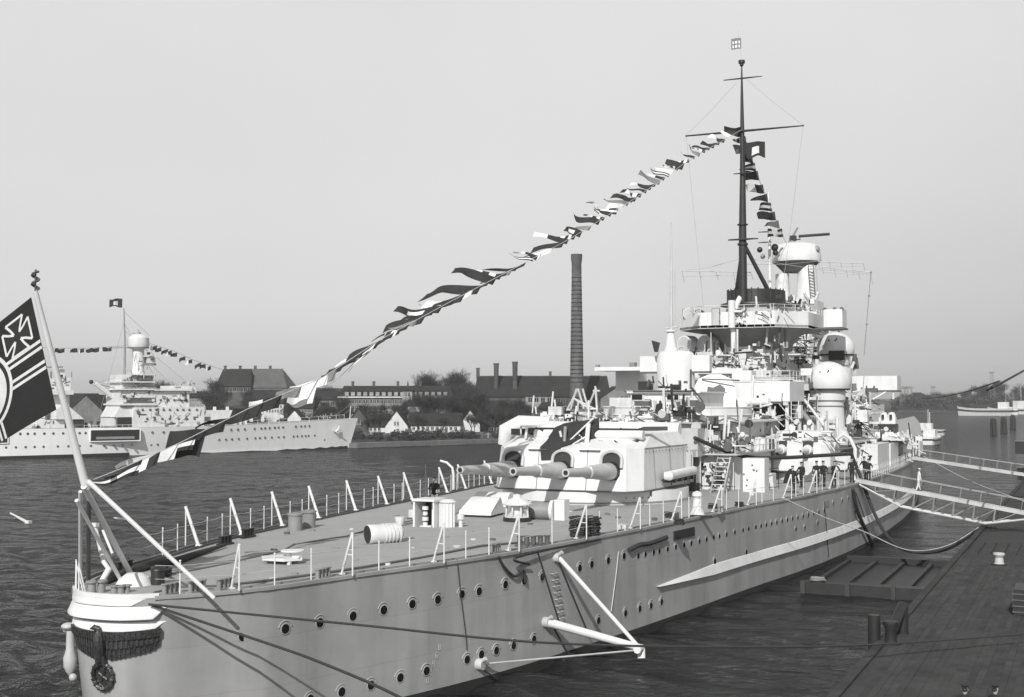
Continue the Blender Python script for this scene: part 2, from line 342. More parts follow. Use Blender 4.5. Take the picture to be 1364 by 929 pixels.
# waterway bar and gutter along the edge of the deck
for nm, side in (('starboard', 1), ('port', -1)):
    g = MB(); g.loft([[hullpt(side*s, DK-.06, .07)[0], hullpt(side*s, DK-.02, .07)[0]+V3((0, 0, .1)), hullpt(side*s, DK-.02, -.10)[0]+V3((0, 0, .1)), hullpt(side*s, DK-.06, -.10)[0]] for s in [2.2+1.1*k for k in range(130)]])
    g.build('deck_edge_bar', HUL if side > 0 else DGY, deck)
    g = MB(); g.loft([[hullpt(side*s, DK, -.5)[0]+V3((0, 0, -.04)), hullpt(side*s, DK, -.5)[0]+V3((0, 0, .09)), hullpt(side*s, DK, -.57)[0]+V3((0, 0, .09)), hullpt(side*s, DK, -.57)[0]+V3((0, 0, -.04))] for s in [3+1.1*k for k in range(110)]])
    g.build('gutter_bar', DGY if side < 0 else GRY, deck)
# stern: rounded platform edge, two heavy rubbing strakes
def strake(s0, s1, z0, z1, off, m, nm, par=hull, n=44, taper=True):
    q = MB(); r = []
    for k in range(n+1):
        s = s0+(s1-s0)*k/n; f = min(1, k/4., (n-k)/5.) if taper else 1; o = off*max(.06, f)
        zz_ = z0; z0_ = z1-(z1-z0)*max(.1, f); r.append([hullpt(s, z0_, -.02)[0], hullpt(s, z0_, o)[0], hullpt(s, z0_+.05*f+.005, o)[0], hullpt(s, z0_+(z1-z0_)*.45, o*.62)[0], hullpt(s, z1, .012)[0], hullpt(s, z1, -.02)[0]])
    q.loft(r); return q.build(nm, m, par, 50)
strake(-2.6, 1.9, 5.44, 5.70, .05, WHT, 'stern_coaming', ship)
strake(-2.6, 2.75, 4.96, 5.40, .24, WHT, 'rubbing_strake', ship)
strake(-2.4, 2.7, 4.52, 4.84, .12, WHT, 'rubbing_strake', ship)
dkr = MB(); dkr.loft([[hullpt(s, DK, .02)[0]+V3((0, 0, .0)), hullpt(s, DK, .02)[0]+V3((0, 0, .16)), hullpt(s, DK, -.12)[0]+V3((0, 0, .16)), hullpt(s, DK, -.12)[0]] for s in [-2.6+.15*k for k in range(34)]]); dkr.build('stern_deck_rim', WHT, ship)
# portholes: a rim, a rain brow and a dark glass each
def porthole_parts(r=.19):
    q = MB(); q.lathe((0, 0, 0), [(r*1.28, -.02), (r*1.28, .015), (r*1.15, .035), (r, .03), (r, -.02)], 14, ax='y'); return q
pm = porthole_parts(); me_rim = pm.build('porthole', GRY, hull); rimmesh = me_rim.data
bq = MB(); bq.tube([V3((.33*math.cos(a), .05, .33*math.sin(a)+.03)) for a in [PI*(.08+.84*k/8) for k in range(9)]], .035, 6)
br0 = bq.build('rain_brow', GRY, hull)
gq = MB(); gq.lathe((0, 0, 0), [(.19, -.01), (.19, .025), (.001, .03)], 14, ax='y'); gl0 = gq.build('porthole_glass', GLS, hull)
ph_used = [False]
def porthole(px, py, r=1.):
    s, z = on_hull(px, py); p, n = hullpt(s, z, .0); ang = math.atan2(n.x, -n.y)      # local -y looks outboard; model's +y is outboard, so turn by 180
    m = MB(); R = Matrix.Rotation(ang+PI, 4, 'Z')
    for src, off in ((rimmesh, 0), (br0.data, 0)):
        b = len(m.v); m.v += [p+R @ ((v.co)*r) for v in src.vertices]
        for f in src.polygons: m.f.append(tuple(b+i for i in f.vertices)); m.mi.append(0)
    b = len(m.v); m.v += [p+n*.01+R @ (v.co*r) for v in gl0.data.vertices]
    for f in gl0.data.polygons: m.f.append(tuple(b+i for i in f.vertices)); m.mi.append(1)
    return m.build('porthole', [HUL, GLS], hull, 30)
for v_ in rimmesh.vertices: v_.co.z += 0
def recenter(me):
    zs = [v.co.z for v in me.vertices]; c = (max(zs)+min(zs))/2
    for v in me.vertices: v.co.z -= c
recenter(rimmesh); recenter(gl0.data)
for v in br0.data.vertices: v.co.z += .06
UPR = [(324, 848), (380, 838), (426, 830), (470, 821), (511, 813), (549, 805), (583, 799), (615, 792), (638, 788), (673, 779), (698, 774), (722, 769), (772, 757), (788, 752), (810, 747), (831, 741)]
LOW = [(413, 932), (455, 922), (494, 913), (533, 903), (568, 894), (622, 879), (641, 872), (661, 867), (684, 860), (711, 852), (797, 827), (833, 817), (852, 811), (867, 807), (881, 802), (952, 748), (994, 736)]
for x, y in UPR+LOW: porthole(x, y, 1.0)
x = 850.
while x < 1100:      # the long close-set row below the deck edge
    e = pr(*hullpt(edge_s(x), DK)[0]); porthole(x, e[1]+1.45*e[2], .8); x += random.Random(int(x)).choice([7.5, 9.5, 11.]) if x < 1000 else 7
for x, y in ((1060, 705), (1072, 703), (1089, 697), (1110, 670), (1122, 667), (1130, 664), (1139, 683)): porthole(x, y, .8)
for o in (me_rim, br0, gl0): bpy.data.objects.remove(o)
# name plate, hull rungs, lights on the hull side
def hullplate(x0, y0, x1, y1, m, nm, off=.07, par=hull):
    (sa, za), (sb, zb) = on_hull(x0, y0), on_hull(x1, y1); q = MB()
    sc_, zc = on_hull(x0, y1)
    h = zb-za; H = abs(za-zc)
    r = []
    for k in range(9):
        s = sa+(sb-sa)*k/8; z1 = za; z0 = za-H
        r.append([hullpt(s, z0, 0)[0], hullpt(s, z0, off)[0], hullpt(s, z1, off)[0], hullpt(s, z1, 0)[0]])
    q.loft(r); return q.build(nm, m, par)
hullplate(897, 708, 924, 720, BLK, 'name_plate', .08)
hullplate(1097, 668, 1104, 676, GRY, 'scupper', .04)
for k in range(9):
    s, z = on_hull(737+k*1.3, 764+k*8.5); rg = MB()
    rg.tube([hullpt(s-.22, z, .0)[0], hullpt(s-.2, z, .13)[0], hullpt(s+.2, z, .13)[0], hullpt(s+.22, z, 0)[0]], .03, 5); rg.build('hull_rung', HUL, hull)
for (x, y) in ((257, 729), ):
    pass
# draught marks painted at the quarter (small raised figures)
dg = MB()
SEG = {'6': 'abcdefg'.replace('b', ''), '8': 'abcdefg', '4': 'bcfg', '2': 'abdeg', '0': 'abcdef'}
def digit(ch, s, z, h):
    w_ = h*.5; t_ = h*.13
    R_ = {'a': (0, w_, h-t_, h), 'g': (0, w_, h/2-t_/2, h/2+t_/2), 'd': (0, w_, 0, t_), 'f': (0, t_, h/2, h), 'e': (0, t_, 0, h/2), 'b': (w_-t_, w_, h/2, h), 'c': (w_-t_, w_, 0, h/2)}
    for c_ in SEG[ch]:
        a, b, c, d = R_[c_]
        dg.loft([[hullpt(s+u, z+c, 0)[0], hullpt(s+u, z+c, .012)[0], hullpt(s+u, z+d, .012)[0], hullpt(s+u, z+d, 0)[0]] for u in (a, b)])
for k, ch in enumerate('86420'):
    s, z = on_hull(584-k*4, 862+k*11); digit(ch, s, z-.15, .26)
tag(dg.build('draught_marks', LGY, hull), kind='stuff')
# rust weeps below scuppers
# emblem on the stern: spread eagle over a wreath
eg = MB()
def hpoly(mb, poly, z0, off0, off1):
    mb.loft([[hullpt(s+.22, z0+z, o)[0] for s, z in poly] for o in (off0, off1)])
def featherwing(sg, span, z0):
    def dep(f): return .80+.30*math.sin(min(1, f/.16)*PI/2)-.42*f-(.16*((f-.8)/.2)**2 if f > .8 else 0)
    n_ = 24
    for k in range(n_):
        f, g = k/n_, (k+1)/n_; a0, a1 = sg*(.10+f*span), sg*(.10+g*span); t0, t1 = .10*f*f, .10*g*g; e_ = eg if k % 2 else eh
        hpoly(eg, [(a0, -dep(f)), (a1, -dep(g)), (a1, t1), (a0, t0)], z0, .0, .07+.03*(k % 2))
        hpoly(e_, [(a0, -dep(f)*.62), (a1, -dep(g)*.60), (a1, t1+.01), (a0, t0+.01)], z0, .0, .12+.03*((k+1) % 2))
        hpoly(eg, [(a0, -dep(f)*.30), (a1, -dep(g)*.28), (a1, t1+.02), (a0, t0+.02)], z0, .0, .19+.02*(k % 2))
eh = MB(); featherwing(1, 2.15, 4.5); featherwing(-1, 1.55, 4.5)
q0 = hullpt(0, 3.9, .1)[0]
eg.tube([hullpt(.24, 4.6, .2)[0], hullpt(.24, 4.3, .22)[0], hullpt(.24, 3.9, .2)[0], hullpt(.24, 3.4, .13)[0]], [.10, .2, .24, .1], 10)
eg.tube([hullpt(.24, 4.6, .2)[0], hullpt(.10, 4.68, .3)[0], hullpt(-.04, 4.62, .34)[0]], [.12, .1, .02], 8)
for d_ in (-.14, .14): eg.tube([hullpt(d_+.22, 3.65, .15)[0], hullpt(d_*1.2+.22, 3.2, .15)[0]], [.1, .07], 6)
hpoly(eg, [(-.16, -.35), (.2, -.35), (.26, .3), (-.2, .3)], 3.6, 0, .1)
eg.build('eagle_emblem', BRNZ, ship, 30); eh.build('eagle_feathers', mat('highlight_bronze', .055, .3, .5, 9), ship, 30)  # alternate feathers slightly paler, painting in the wing highlights
wr = MB(); wc = 2.86
ring = [hullpt(.22+.46*math.cos(a), wc+.48*math.sin(a), .10)[0] for a in [2*PI*k/28 for k in range(28)]]
for k in range(28): wr.tube([ring[k], ring[(k+1) % 28]], [.085+.03*(k % 2), .07], 6)
wr.loft([[hullpt(.22+.34*math.cos(a), wc+.36*math.sin(a), o)[0] for a in [2*PI*k/20 for k in range(20)]] for o in (0, .05)])
for a, b in (((-.12, -.2), (.12, .2)), ((-.2, .12), (.2, -.12))): wr.tube([hullpt(a[0]+.22, wc+a[1], .07)[0], hullpt(b[0]+.22, wc+b[1], .07)[0]], .045, 5)
wr.build('emblem_wreath', BRNZ, ship, 30)
# lantern/log boom on the port quarter of the stern
ln_ = MB(); b_ = hullpt(-1.75, 4.2, 0)[0]
ln_.tube([b_, b_+V3((-.5, -.1, .1))], .07); ln_.ball(b_+V3((-.3, -.1, .25)), .26, 14, 8, .55); ln_.lathe((b_.x-.18, b_.y-.1, b_.z-1.2), [(.05, -.35), (.16, -.2), (.24, 0), (.25, .3), (.16, .6), (.14, 1.3)], 14); ln_.ball(b_+V3((.02, -.15, -1.6)), .15, 10, 6)
ln_.build('smoke_float', LGY, ship)
# --- railing: thin stanchions, A-braced stanchions, chains
sq = MB(); sq.tube([(0, 0, 0), (0, 0, 1.22)], .028, 6); sq.ball((0, 0, 1.24), .042, 6, 4); st0 = sq.build('stanchion', WHT, ship)
sq = MB(); sq.tube([(0, 0, 0), (0, 0, 1.72)], .034, 6); sq.tube([(-.62, -.05, 0), (-.02, 0, 1.74)], [.05, .06], 6); sq.box(-.7, -.5, -.12, .06, 0, .06); sq.box(-.3, 0, -.015, .015, .82, .86); br0 = sq.build('braced_stanchion', WHT, ship)
sq = MB(); sq.tube([(0, 0, 0), (0, 0, 1.75)], .034, 6); sq.tube([(.72, -.1, 0), (-.02, 0, 1.9)], [.085, .075], 8); sq.box(.6, .85, -.2, .06, 0, .07); bp0 = sq.build('braced_stanchion', WHT, ship)
SBR = [315, 465, 587, 687, 777, 849, 904, 958, 1004, 1051, 1085, 1112]
def rail_post(src, s, lean=0):
    p, n = hullpt(s, DK, -.16); p.z = DK+.04
    return inst(src, ship, p, (0, 0, math.atan2(n.y, n.x) if s > 0 else math.atan2(-n.y, -n.x)), name=src.name.split('.')[0])
xs_thin = [241, 369, 418, 508, 549, 624, 655, 739, 802, 826, 869, 887, 921, 937, 971, 987, 1018, 1033, 1063, 1073, 1098, 1120, 1128]
for x in SBR: rail_post(br0, edge_s(x))
for x in xs_thin: rail_post(st0, edge_s(x))
PBR = [255, 312, 368, 418, 467, 509, 547]
def port_s_x(px):       # port deck-edge station at the pixel column of a post's foot
    lo, hi = 1., s_at_t(62)
    for _ in range(34):
        m = (lo+hi)/2
        if pr(*hullpt(-m, DK)[0])[0] < px: lo = m
        else: hi = m
    return -m
for x in (252, 311, 366, 415, 465, 507, 541, 588, 613, 648): rail_post(bp0, port_s_x(x))
for x in (212, 232, 272, 292, 330, 348, 383, 399, 432, 448, 482, 494, 522, 533, 557, 568, 578, 598, 606, 622, 629, 636, 643, 655, 662): rail_post(st0, port_s_x(x))
for o in (st0, br0, bp0): bpy.data.objects.remove(o)
for side, t0, t1 in ((1, 1.0, 66), (-1, 6, 60)):
    for hz_ in (1.12, .62):
        q = MB(); sA, sB = s_at_t(t0), s_at_t(t1); n_ = 90
        q.tube([hullpt(side*(sA+(sB-sA)*k/n_), DK, -.16)[0]+V3((0, 0, .04+hz_-.06*abs(math.sin(k*1.1)))) for k in range(n_+1)], .011, 4); q.build('guard_chain', LGY, ship)
# stern rail posts
for s in (-2.6, -2.0, -1.3):
    p = hullpt(s, DK, -.1)[0]; q = MB(); q.tube([p, p+V3((0, 0, 1.15))], .03, 6); q.tube([p+V3((.25, .1, 0)), p+V3((.02, 0, 1.0))], .025, 6); q.build('stanchion', WHT, ship)
# --- ensign staff and its tripod
AP = V3((0, -.62, 10.1)); sb = V3((0, .0, 5.75)); stop = V3((-.1, -2.95, 16.7))
q = MB(); q.tube([AP+(AP-stop)*.06, AP, stop], [.15, .15, .09], 12); q.build('flagstaff', WHT, ship)
q = MB(); q.tube([AP+V3((.04, -.02, -.3)), atz(178, 772, 5.75)], [.115, .105], 10); q.build('staff_leg', WHT, ship)
q = MB(); q.tube([AP+V3((-.22, -.1, -.8)), atz(163, 777, 5.8)], .075, 10); q.build('staff_leg', WHT, ship)
lf = atz(285, 797, 5.75); q = MB(); q.tube([AP+V3((.15, .05, -.1)), lf], [.09, .075], 8); q.build('staff_stay', WHT, ship)
pA = atw(107, 655, -.45); pB = atz(107, 777, 5.75); q = MB(); q.tube([pA, pB], .07, 8); q.tube([pA+V3((.22, .2, -.3)), pB+V3((.22, .2, 0))], .085, 8, mi=1); q.build('staff_ladder', [WHT, DGY], ship)
q = MB(); z_ = 8.05; q.tube([V3((-.45, .9, z_)), atw(150, 738, .35)], .05, 8); q.tube([V3((-.3, 1.3, z_+.45)), V3((.5, 1., z_+.45))], .035, 6); q.build('cross_bar', WHT, ship)
q = MB()   # carved wreath-like truck on top of the staff
for k in range(14):
    a = k*.9; q.tube([stop+V3((.11*math.cos(a), .11*math.sin(a), .05+k*.045)), stop+V3((.12*math.cos(a+1.1), .12*math.sin(a+1.1), .09+k*.045))], .05, 6)
q.cyl((stop.x, stop.y), .03, stop.z, stop.z+.75, 8); q.build('staff_finial', DGY, ship)
# stern fittings: capstan drums, ventilator, small davit, hatch
for x, y in ((122, 789), (135, 788)): q = MB(); c = atz(x, y, 5.8); q.cyl((c.x, c.y), .16, 5.75, 6.15, 14, .14); q.cyl((c.x, c.y), .22, 6.15, 6.22, 14); q.build('bollard', GRY, ship)
for x, y in ((152, 789), (161, 789), (169, 788)): q = MB(); c = atz(x, y, 5.8); q.cyl((c.x, c.y), .14, 5.75, 6.0, 12, .12); q.cyl((c.x, c.y), .18, 6.0, 6.05, 12); q.build('bollard', GRY, ship)
c = atz(132, 780, 5.8); q = MB(); q.tube([c, c+V3((.2, .3, .6)), c+V3((-.05, .3, .85)), c+V3((-.45, .2, 2.3))], [.1, .12, .1, .075], 10); q.box(c.x-.6, c.x-.3, c.y+.1, c.y+.3, c.z+2.2, c.z+2.35); q.build('paravane_davit', WHT, ship)
q = MB(); c = atz(172, 781, 5.75); q.cyl((c.x-.05, c.y+.35), .75, 5.72, 6.05, 24, .55); q.cyl((c.x-.05, c.y+.35), .5, 6.05, 6.2, 24, .3); q.build('stern_hatch', WHT, ship)
q = MB(); q.cyl((c.x+.75, c.y+.75), .28, 5.72, 6.3, 14, .25); q.ball((c.x+.75, c.y+.75, 6.3), .3, 14, 6, .6, 0.); q.build('ventilator', BLK, ship)
def coil(name, c, r, n, rr, m, par=ship, sy=1., jit=.06):
    q = MB(); rnd = random.Random(int(c[0]*10+n)); k = n*16
    q.tube([V3((c[0]+(r+jit*rnd.uniform(-1, 1))*math.cos(2*PI*i/16), c[1]+sy*(r+jit*rnd.uniform(-1, 1))*math.sin(2*PI*i/16), c[2]+rr+rr*1.7*i/16)) for i in range(k)], rr, 6)
    return q.build(name, m, par)
def fairlead(px, py, m=DGY):
    c = atz(px, py); q = MB()
    q.box(c.x-.16, c.x+.16, c.y-.5, c.y+.5, DK, DK+.1)
    for d in (-.38, -.12, .14, .4): q.cyl((c.x, c.y+d), .09, DK+.1, DK+.42, 10); q.cyl((c.x, c.y+d), .13, DK+.42, DK+.46, 10)
    return q.build('fairlead', m, ship)
for x, y in ((228, 793), (262, 790), (300, 786), (430, 772), (660, 737), (900, 693), (960, 684)): fairlead(x, y, GRY)
for x, y in ((165, 762), (330, 716), (300, 726)): fairlead(x, y, BLK)
# raised pipes/tarpaulins lying on the port edge aft
q = MB(); q.tube([atz(x, y, 5.85) for x, y in ((140, 775), (170, 762), (205, 753), (235, 748), (262, 738), (300, 726))], [.14, .2, .16, .2, .15, .08], 8); q.build('canvas_roll', CANV, ship)
coil('rope_coil', atz(215, 770), .35, 4, .06, ROPE, ship)
# --- quarterdeck fittings
c = atz(377, 752); q = MB(); q.prism([(c.x-1., c.y-.2), (c.x-.6, c.y-.7), (c.x+.5, c.y-.7), (c.x+1., c.y), (c.x+.6, c.y+.7), (c.x-.6, c.y+.6)], DK+.22, DK+.34)
for dx, dy in ((-.6, -.4), (.6, -.4), (.55, .35), (-.5, .35)): q.box(c.x+dx-.07, c.x+dx+.07, c.y+dy-.07, c.y+dy+.07, DK, DK+.25)
q.cyl((c.x+.15, c.y+.2), .1, DK+.3, DK+.55, 10); q.cyl((c.x+.25, c.y+.35), .52, DK+.55, DK+.6, 20); q.box(c.x+.6, c.x+.95, c.y-.2, c.y+.1, DK+.34, DK+.42); q.build('hatch_stand', WHT, ship)
for x, y in ((393, 707), (411, 703)):
    c = atz(x, y); q = MB(); q.cyl((c.x, c.y), .38, DK, DK+.85, 20); q.cyl((c.x, c.y), .44, DK+.85, DK+.95, 20); q.cyl((c.x, c.y), .42, DK, DK+.08, 20); q.build('mooring_bollard', GRY, ship)
# big cowl lying open towards the stern
c = atz(512, 725); d = V3((-.55, -.83, 0)); q = MB(); prof = [(-.95, .52), (-.9, .56), (-.5, .54), (0, .55), (.5, .5), (.85, .42)]
a0 = c+V3((0, 0, .52)); prof = [(p, r*.88) for p, r in prof]; q.tube([a0+d*-p for p, r in prof], [r for p, r in prof], 20, cap=False); q.tube([a0+d*-.85, a0+d*-1.0], [.42, .2], 20)
for k in range(4): q.box(c.x-.35+k*.3, c.x-.25+k*.3, c.y-.4+k*.3, c.y-.3+k*.3, DK, DK+.2)
cow = q.build('ventilator_cowl', WHT, ship)
q = MB(); q.tube([a0+d*.93, a0+d*.6], [.43, .40], 20); q.build('cowl_mouth', BLK, cow)
q = MB()
for k in range(5): 
    p_ = -.1+k*.2; q.tube([a0+d*-p_, a0+d*-(p_+.06)], .515, 18)
q.cyl((c.x+.45, c.y+.75), .2, DK+.9, DK+1.3, 12, .28); q.build('cowl_rib', WH2, cow)
# companion with an open dark doorway
c = atz(565, 704); q = MB(); x0, x1, y0, y1 = c.x-.72, c.x+.62, c.y, c.y+1.5
q.box(x0, x0+.12, y0, y1, DK, DK+1.5); q.box(x1-.08, x1, y0, y1, DK, DK+1.5); q.box(x0-.05, x1+.05, y0-.08, y1, DK+1.5, DK+1.62); q.box(x0+.12, x1-.08, y1-.1, y1-.01, DK, DK+1.5)
comp = q.build('companionway', WHT, ship)
q = MB(); q.box(x0+.13, x1-.09, y1-.25, y1-.12, DK+.01, DK+1.49); q.build('dark_inside', BLK, comp)
q = MB()
for k in range(4): q.cyl((x0+.6, y0+.35), .14+.04*(k % 2), DK+.1+k*.3, DK+.3+k*.3, 10)
q.box(x0+.35, x1-.3, y0+.15, y0+.7, DK, DK+.12); q.build('fire_extinguisher', WHT, comp)
c = atz(594, 704); q = MB()
q.cyl((c.x, c.y+.2), .42, DK, DK+1.45, 12); q.cyl((c.x, c.y+.2), .5, DK+1.45, DK+1.6, 16, .3)
for k in range(7): a = -PI*.9+k*.45; q.tube([(c.x+.44*math.cos(a), c.y+.2+.44*math.sin(a), DK+.05), (c.x+.44*math.cos(a), c.y+.2+.44*math.sin(a), DK+1.4)], .045, 6)
q.box(c.x-.95, c.x-.5, c.y+.1, c.y+.7, DK, DK+1.45); q.build('ventilator_trunk', WHT, ship)
q = MB(); q.cyl((c.x+.75, c.y+.35), .12, DK, DK+.75, 10); q.cyl((c.x+.75, c.y+.35), .2, DK+.5, DK+.8, 12); q.build('ventilator', WHT, ship)
# skylight box with sloped lid
A = atz(611, 690); B = atz(662, 690); q = MB(); yb = A.y
q.loft([[(A.x, yb, DK+.2), (B.x, yb+.1, DK+.2), (B.x-.2, yb+2.4, DK+.2), (A.x-.1, yb+2.4, DK+.2)], [(A.x-.02, yb+.1, DK+.42), (B.x, yb+.2, DK+.42), (B.x-.2, yb+2.4, DK+.42), (A.x-.1, yb+2.4, DK+.42)], [(A.x+.1, yb+1.5, DK+1.15), (B.x-.12, yb+1.6, DK+1.15), (B.x-.3, yb+2.2, DK+1.15), (A.x+.05, yb+2.2, DK+1.15)]])
q.build('skylight', WHT, ship)
q = MB(); q.box(A.x+.05, B.x-.2, yb+.12, yb+2.3, DK, DK+.22); q.build('skylight_base', BLK, ship)
c = atz(655, 676); q = MB(); q.tube([V3((c.x-1.3, c.y+.6, DK+.25)), V3((c.x+1.2, c.y+.6, DK+.25))], .75, 20); q.build('rounded_hatch_cover', WHT, ship)
# big mushroom ventilator
c = atz(683, 697); q = MB(); q.cyl((c.x, c.y+.6), .82, DK, DK+.3, 24); mv = q.build('mushroom_base', BLK, ship)
q = MB(); q.lathe((c.x, c.y+.6, DK), [(.72, .3), (.42, .55), (.38, .95), (.5, 1.05)], 24)
for k in range(8): a = 2*PI*k/8; q.tube([(c.x+.7*math.cos(a), c.y+.6+.7*math.sin(a), DK+.3), (c.x+.62*math.cos(a), c.y+.6+.62*math.sin(a), DK+1.05)], .06, 6)
q.build('mushroom_stem', WH2, ship)
q = MB(); q.lathe((c.x, c.y+.6, DK), [(.86, 1.02), (.88, 1.08), (.6, 1.3), (.25, 1.42), (.22, 1.6), (.001, 1.66)], 24); q.build('mushroom_cap', WHT, ship)
# cable drum and locker
c = atz(719, 694); q = MB(); q.tube([V3((c.x-.62, c.y+.3, DK+.55)), V3((c.x+.55, c.y+.42, DK+.55))], .52, 22); q.build('cable_drum', GRY, ship)
q = MB(); q.tube([V3((c.x+.56, c.y+.42, DK+.6)), V3((c.x+.75, c.y+.44, DK+.6))], .62, 22); q.build('drum_flange', WHT, ship); q = MB(); q.box(c.x+.8, c.x+1.45, c.y+.3, c.y+1.1, DK, DK+1.25); q.build('deck_locker', WHT, ship); q = MB(); q.tube([V3((c.x-.75, c.y+.3, DK+.55)), V3((c.x-.62, c.y+.3, DK+.55))], .6, 22); q.build('drum_flange', WHT, ship)
c = atz(777, 716); q = MB(); rn = random.Random(3)
for L_ in range(9):
    n_ = 26; q.tube([V3((c.x-.1+(.78+.08*rn.uniform(-1, 1))*math.cos(2*PI*k/n_), c.y+.5+(.7+.08*rn.uniform(-1, 1))*math.sin(2*PI*k/n_), DK+.07+L_*.115+.025*rn.uniform(-1, 1))) for k in range(n_+1)], .05, 6)
q.build('wire_rope_coil', ROPE, ship)
q = MB(); q.cyl((c.x-.1, c.y+.5), .5, DK, DK+.9, 16); q.build('coil_core', DGY, ship)
c = atz(706, 728); q = MB()
for k in range(5): q.cyl((c.x-.5+.28*k, c.y-.1+.2*k), .13, DK, DK+.45, 10); q.cyl((c.x-.5+.28*k, c.y-.1+.2*k), .17, DK+.45, DK+.5, 10)
q.box(c.x-.7, c.x+.8, c.y-.3, c.y+1., DK, DK+.09); q.build('roller_fairlead', DGY, ship)
# curved davit on the port side
c = atz(604, 653); q = MB(); q.tube([c, c+V3((0, 0, 1.2)), c+V3((-.1, 0, 1.75)), c+V3((-.6, 0, 2.15)), c+V3((-1.1, -.2, 2.3))], [.12, .11, .1, .1, .09], 10); q.build('boat_davit', WHT, ship)
# pale lockers, low bits
for x, y, a, b, h in ((553, 690, .3, .3, .5), (640, 668, .4, .3, .35), (876, 655, .2, .2, .4), (830, 706, .25, .25, .3)):
    c = atz(x, y); q = MB(); q.box(c.x-a, c.x+a, c.y-b, c.y+b, DK, DK+h); q.build('deck_locker', WH2, ship)
# deck pole with dark lantern
c = atz(568, 668); q = MB(); q.tube([c, c+V3((-.05, -.05, 2.6))], [.07, .04], 8); q.build('deck_pole', DGY, ship)
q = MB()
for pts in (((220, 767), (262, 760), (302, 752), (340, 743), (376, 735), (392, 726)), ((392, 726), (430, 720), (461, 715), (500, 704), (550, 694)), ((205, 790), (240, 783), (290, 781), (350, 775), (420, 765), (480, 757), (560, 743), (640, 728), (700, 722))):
    q = MB(); q.tube([atz(x, y, DK+.05)+V3((0, 0, .03*(i % 2))) for i, (x, y) in enumerate(pts)], .055, 6); q.build('deck_shadow_line', DGY, ship)  # thin dark tubes stand in for the flag line's shadow on the deck
rdk = random.Random(15)
for k in range(34):      # ring bolts, small covers and cleats let into the planking
    s_ = s_at_t(rdk.uniform(6, 42)); x_, t_ = plan(s_); x_ *= rdk.uniform(-.85, .85); q = MB()
    if abs(x_) < 3.5 and 16 < t_ < 36 and k % 2: x_ += 4
    if k % 3: q.cyl((x_, t_), rdk.uniform(.08, .2), DK, DK+.09, 12)
    else: q.box(x_-.16, x_+.16, t_-.05, t_+.05, DK, DK+.14)
    q.build('deck_fitting', [DGY, GRY, WH2][k % 3], ship)
# --- after main turret
def tring(z, ft, fw, cw, st_, sw, rt, rw): return [(-fw, ft, z), (fw, ft, z), (cw, ft+1.3, z), (sw, st_, z), (rw, rt, z), (-rw, rt, z), (-sw, st_, z), (-cw, ft+1.3, z)]
ly = [tring(6.72, 44.55, 4.65, 5.5, 55, 5.9, 58.9, 3.4), tring(9.55, 45.1, 4.5, 5.35, 55, 5.75, 58.9, 3.3), tring(10.48, 48.0, 3.9, 4.9, 55, 5.1, 58.6, 3.0)]
q = MB(); q.loft(ly); tur = q.build('gun_turret', WHT, ship, 12)
q = MB(); q.cyl((0, 51), 6.78, DK-.1, 6.62, 72); q.build('barbette', WHT, tur)
q = MB(); q.cyl((0, 51), 6.86, 5.86, 5.93, 72); q.build('barbette_ring', GRY, tur)
q = MB(); q.loft([tring(6.66, 44.4, 4.72, 5.6, 55, 6.0, 59.0, 3.45), tring(6.74, 44.4, 4.72, 5.6, 55, 6.0, 59.0, 3.45)]); q.build('turret_base_plate', DGY, tur)
for bx, bw_ in ((-3.72, 0), (0, 0), (3.55, 0)):
    q = MB(); z = 8.38
    q.lathe((bx, 36.7, z), [(.001, .4), (.22, .06), (.26, .1), (.26, .25), (.29, 1.2), (.33, 3.6), (.35, 3.62), (.43, 3.66), (.46, 5.2), (.49, 5.25), (.58, 7.2), (.62, 8.6)], 26, ax='y')
    q.lathe((bx, 36.7, z), [(.001, -.005), (.15, -.005), (.15, .05), (.001, .06)], 20, ax='y', mi=1)
    q.grid([[V3((bx+r_*math.cos(2*PI*k/24), 36.7+o_, z-r_*math.sin(2*PI*k/24))) for k in range(24)] for r_, o_ in ((.15, .05), (.16, -.02), (.25, -.015), (.262, .03), (.255, .12), (.2, .14))], True, 2); 
    for v_ in q.v: v_.z -= (v_.y-36.7)*.043
    q.build('gun_barrel', [GUN, BLK, LGY], tur, 30)
    q = MB()      # arched hood; black plate paints the port's dark and the barrel's shadow below
    arc = [(-.74, -.1)]+[(-.74*math.cos(a), .45+.55*math.sin(a)) for a in [PI*k/12 for k in range(13)]]+[(.74, -.1)]
    def fy(z): return 44.55+(z-6.72)*.1943 if z < 9.55 else 45.1+(z-9.55)*2.583
    q.tube([V3((bx+u, fy(min(z+v, 9.55))-.12, z+v)) for u, v in arc], .12, 8); q.build('port_hood', LGY, tur)
    q = MB(); inn = [(-.40, -.92), (-.62, -.6)]+[(-.66*math.cos(a), .43+.5*math.sin(a)) for a in [PI*k/12 for k in range(13)]]+[(.62, -.6), (.40, -.92)]
    q.loft([[V3((bx+u, min(fy(min(z+v, 9.55)), 45.1)+o, z+v)) for u, v in inn] for o in (-.035, .2)]); q.build('gun_port', BLK, tur)
    q = MB(); q.lathe((bx, 43.9, z-.33), [(.55, .3), (.62, .5), (.66, 1.4)], 22, ax='y'); q.build('blast_bag', BLK, tur)
for x0, x1 in ((-2.6, -1.2), (1.2, 2.7)):
    q = MB(); q.box(x0, x1, 44.9, 45.05, 9.38, 9.44); q.build('face_rail', DGY, tur)
q = MB(); q.tube([(-4.3, 45.5, 9.62), (4.3, 45.5, 9.62)], .03, 6); q.build('hand_rail', GRY, tur)
for x_ in (-1.85, 1.8): q = MB(); q.tube([(x_, 44.53, 6.76), (x_*.985, 45.08, 9.5)], .03, 5); q.build('armour_joint', GRY, tur)
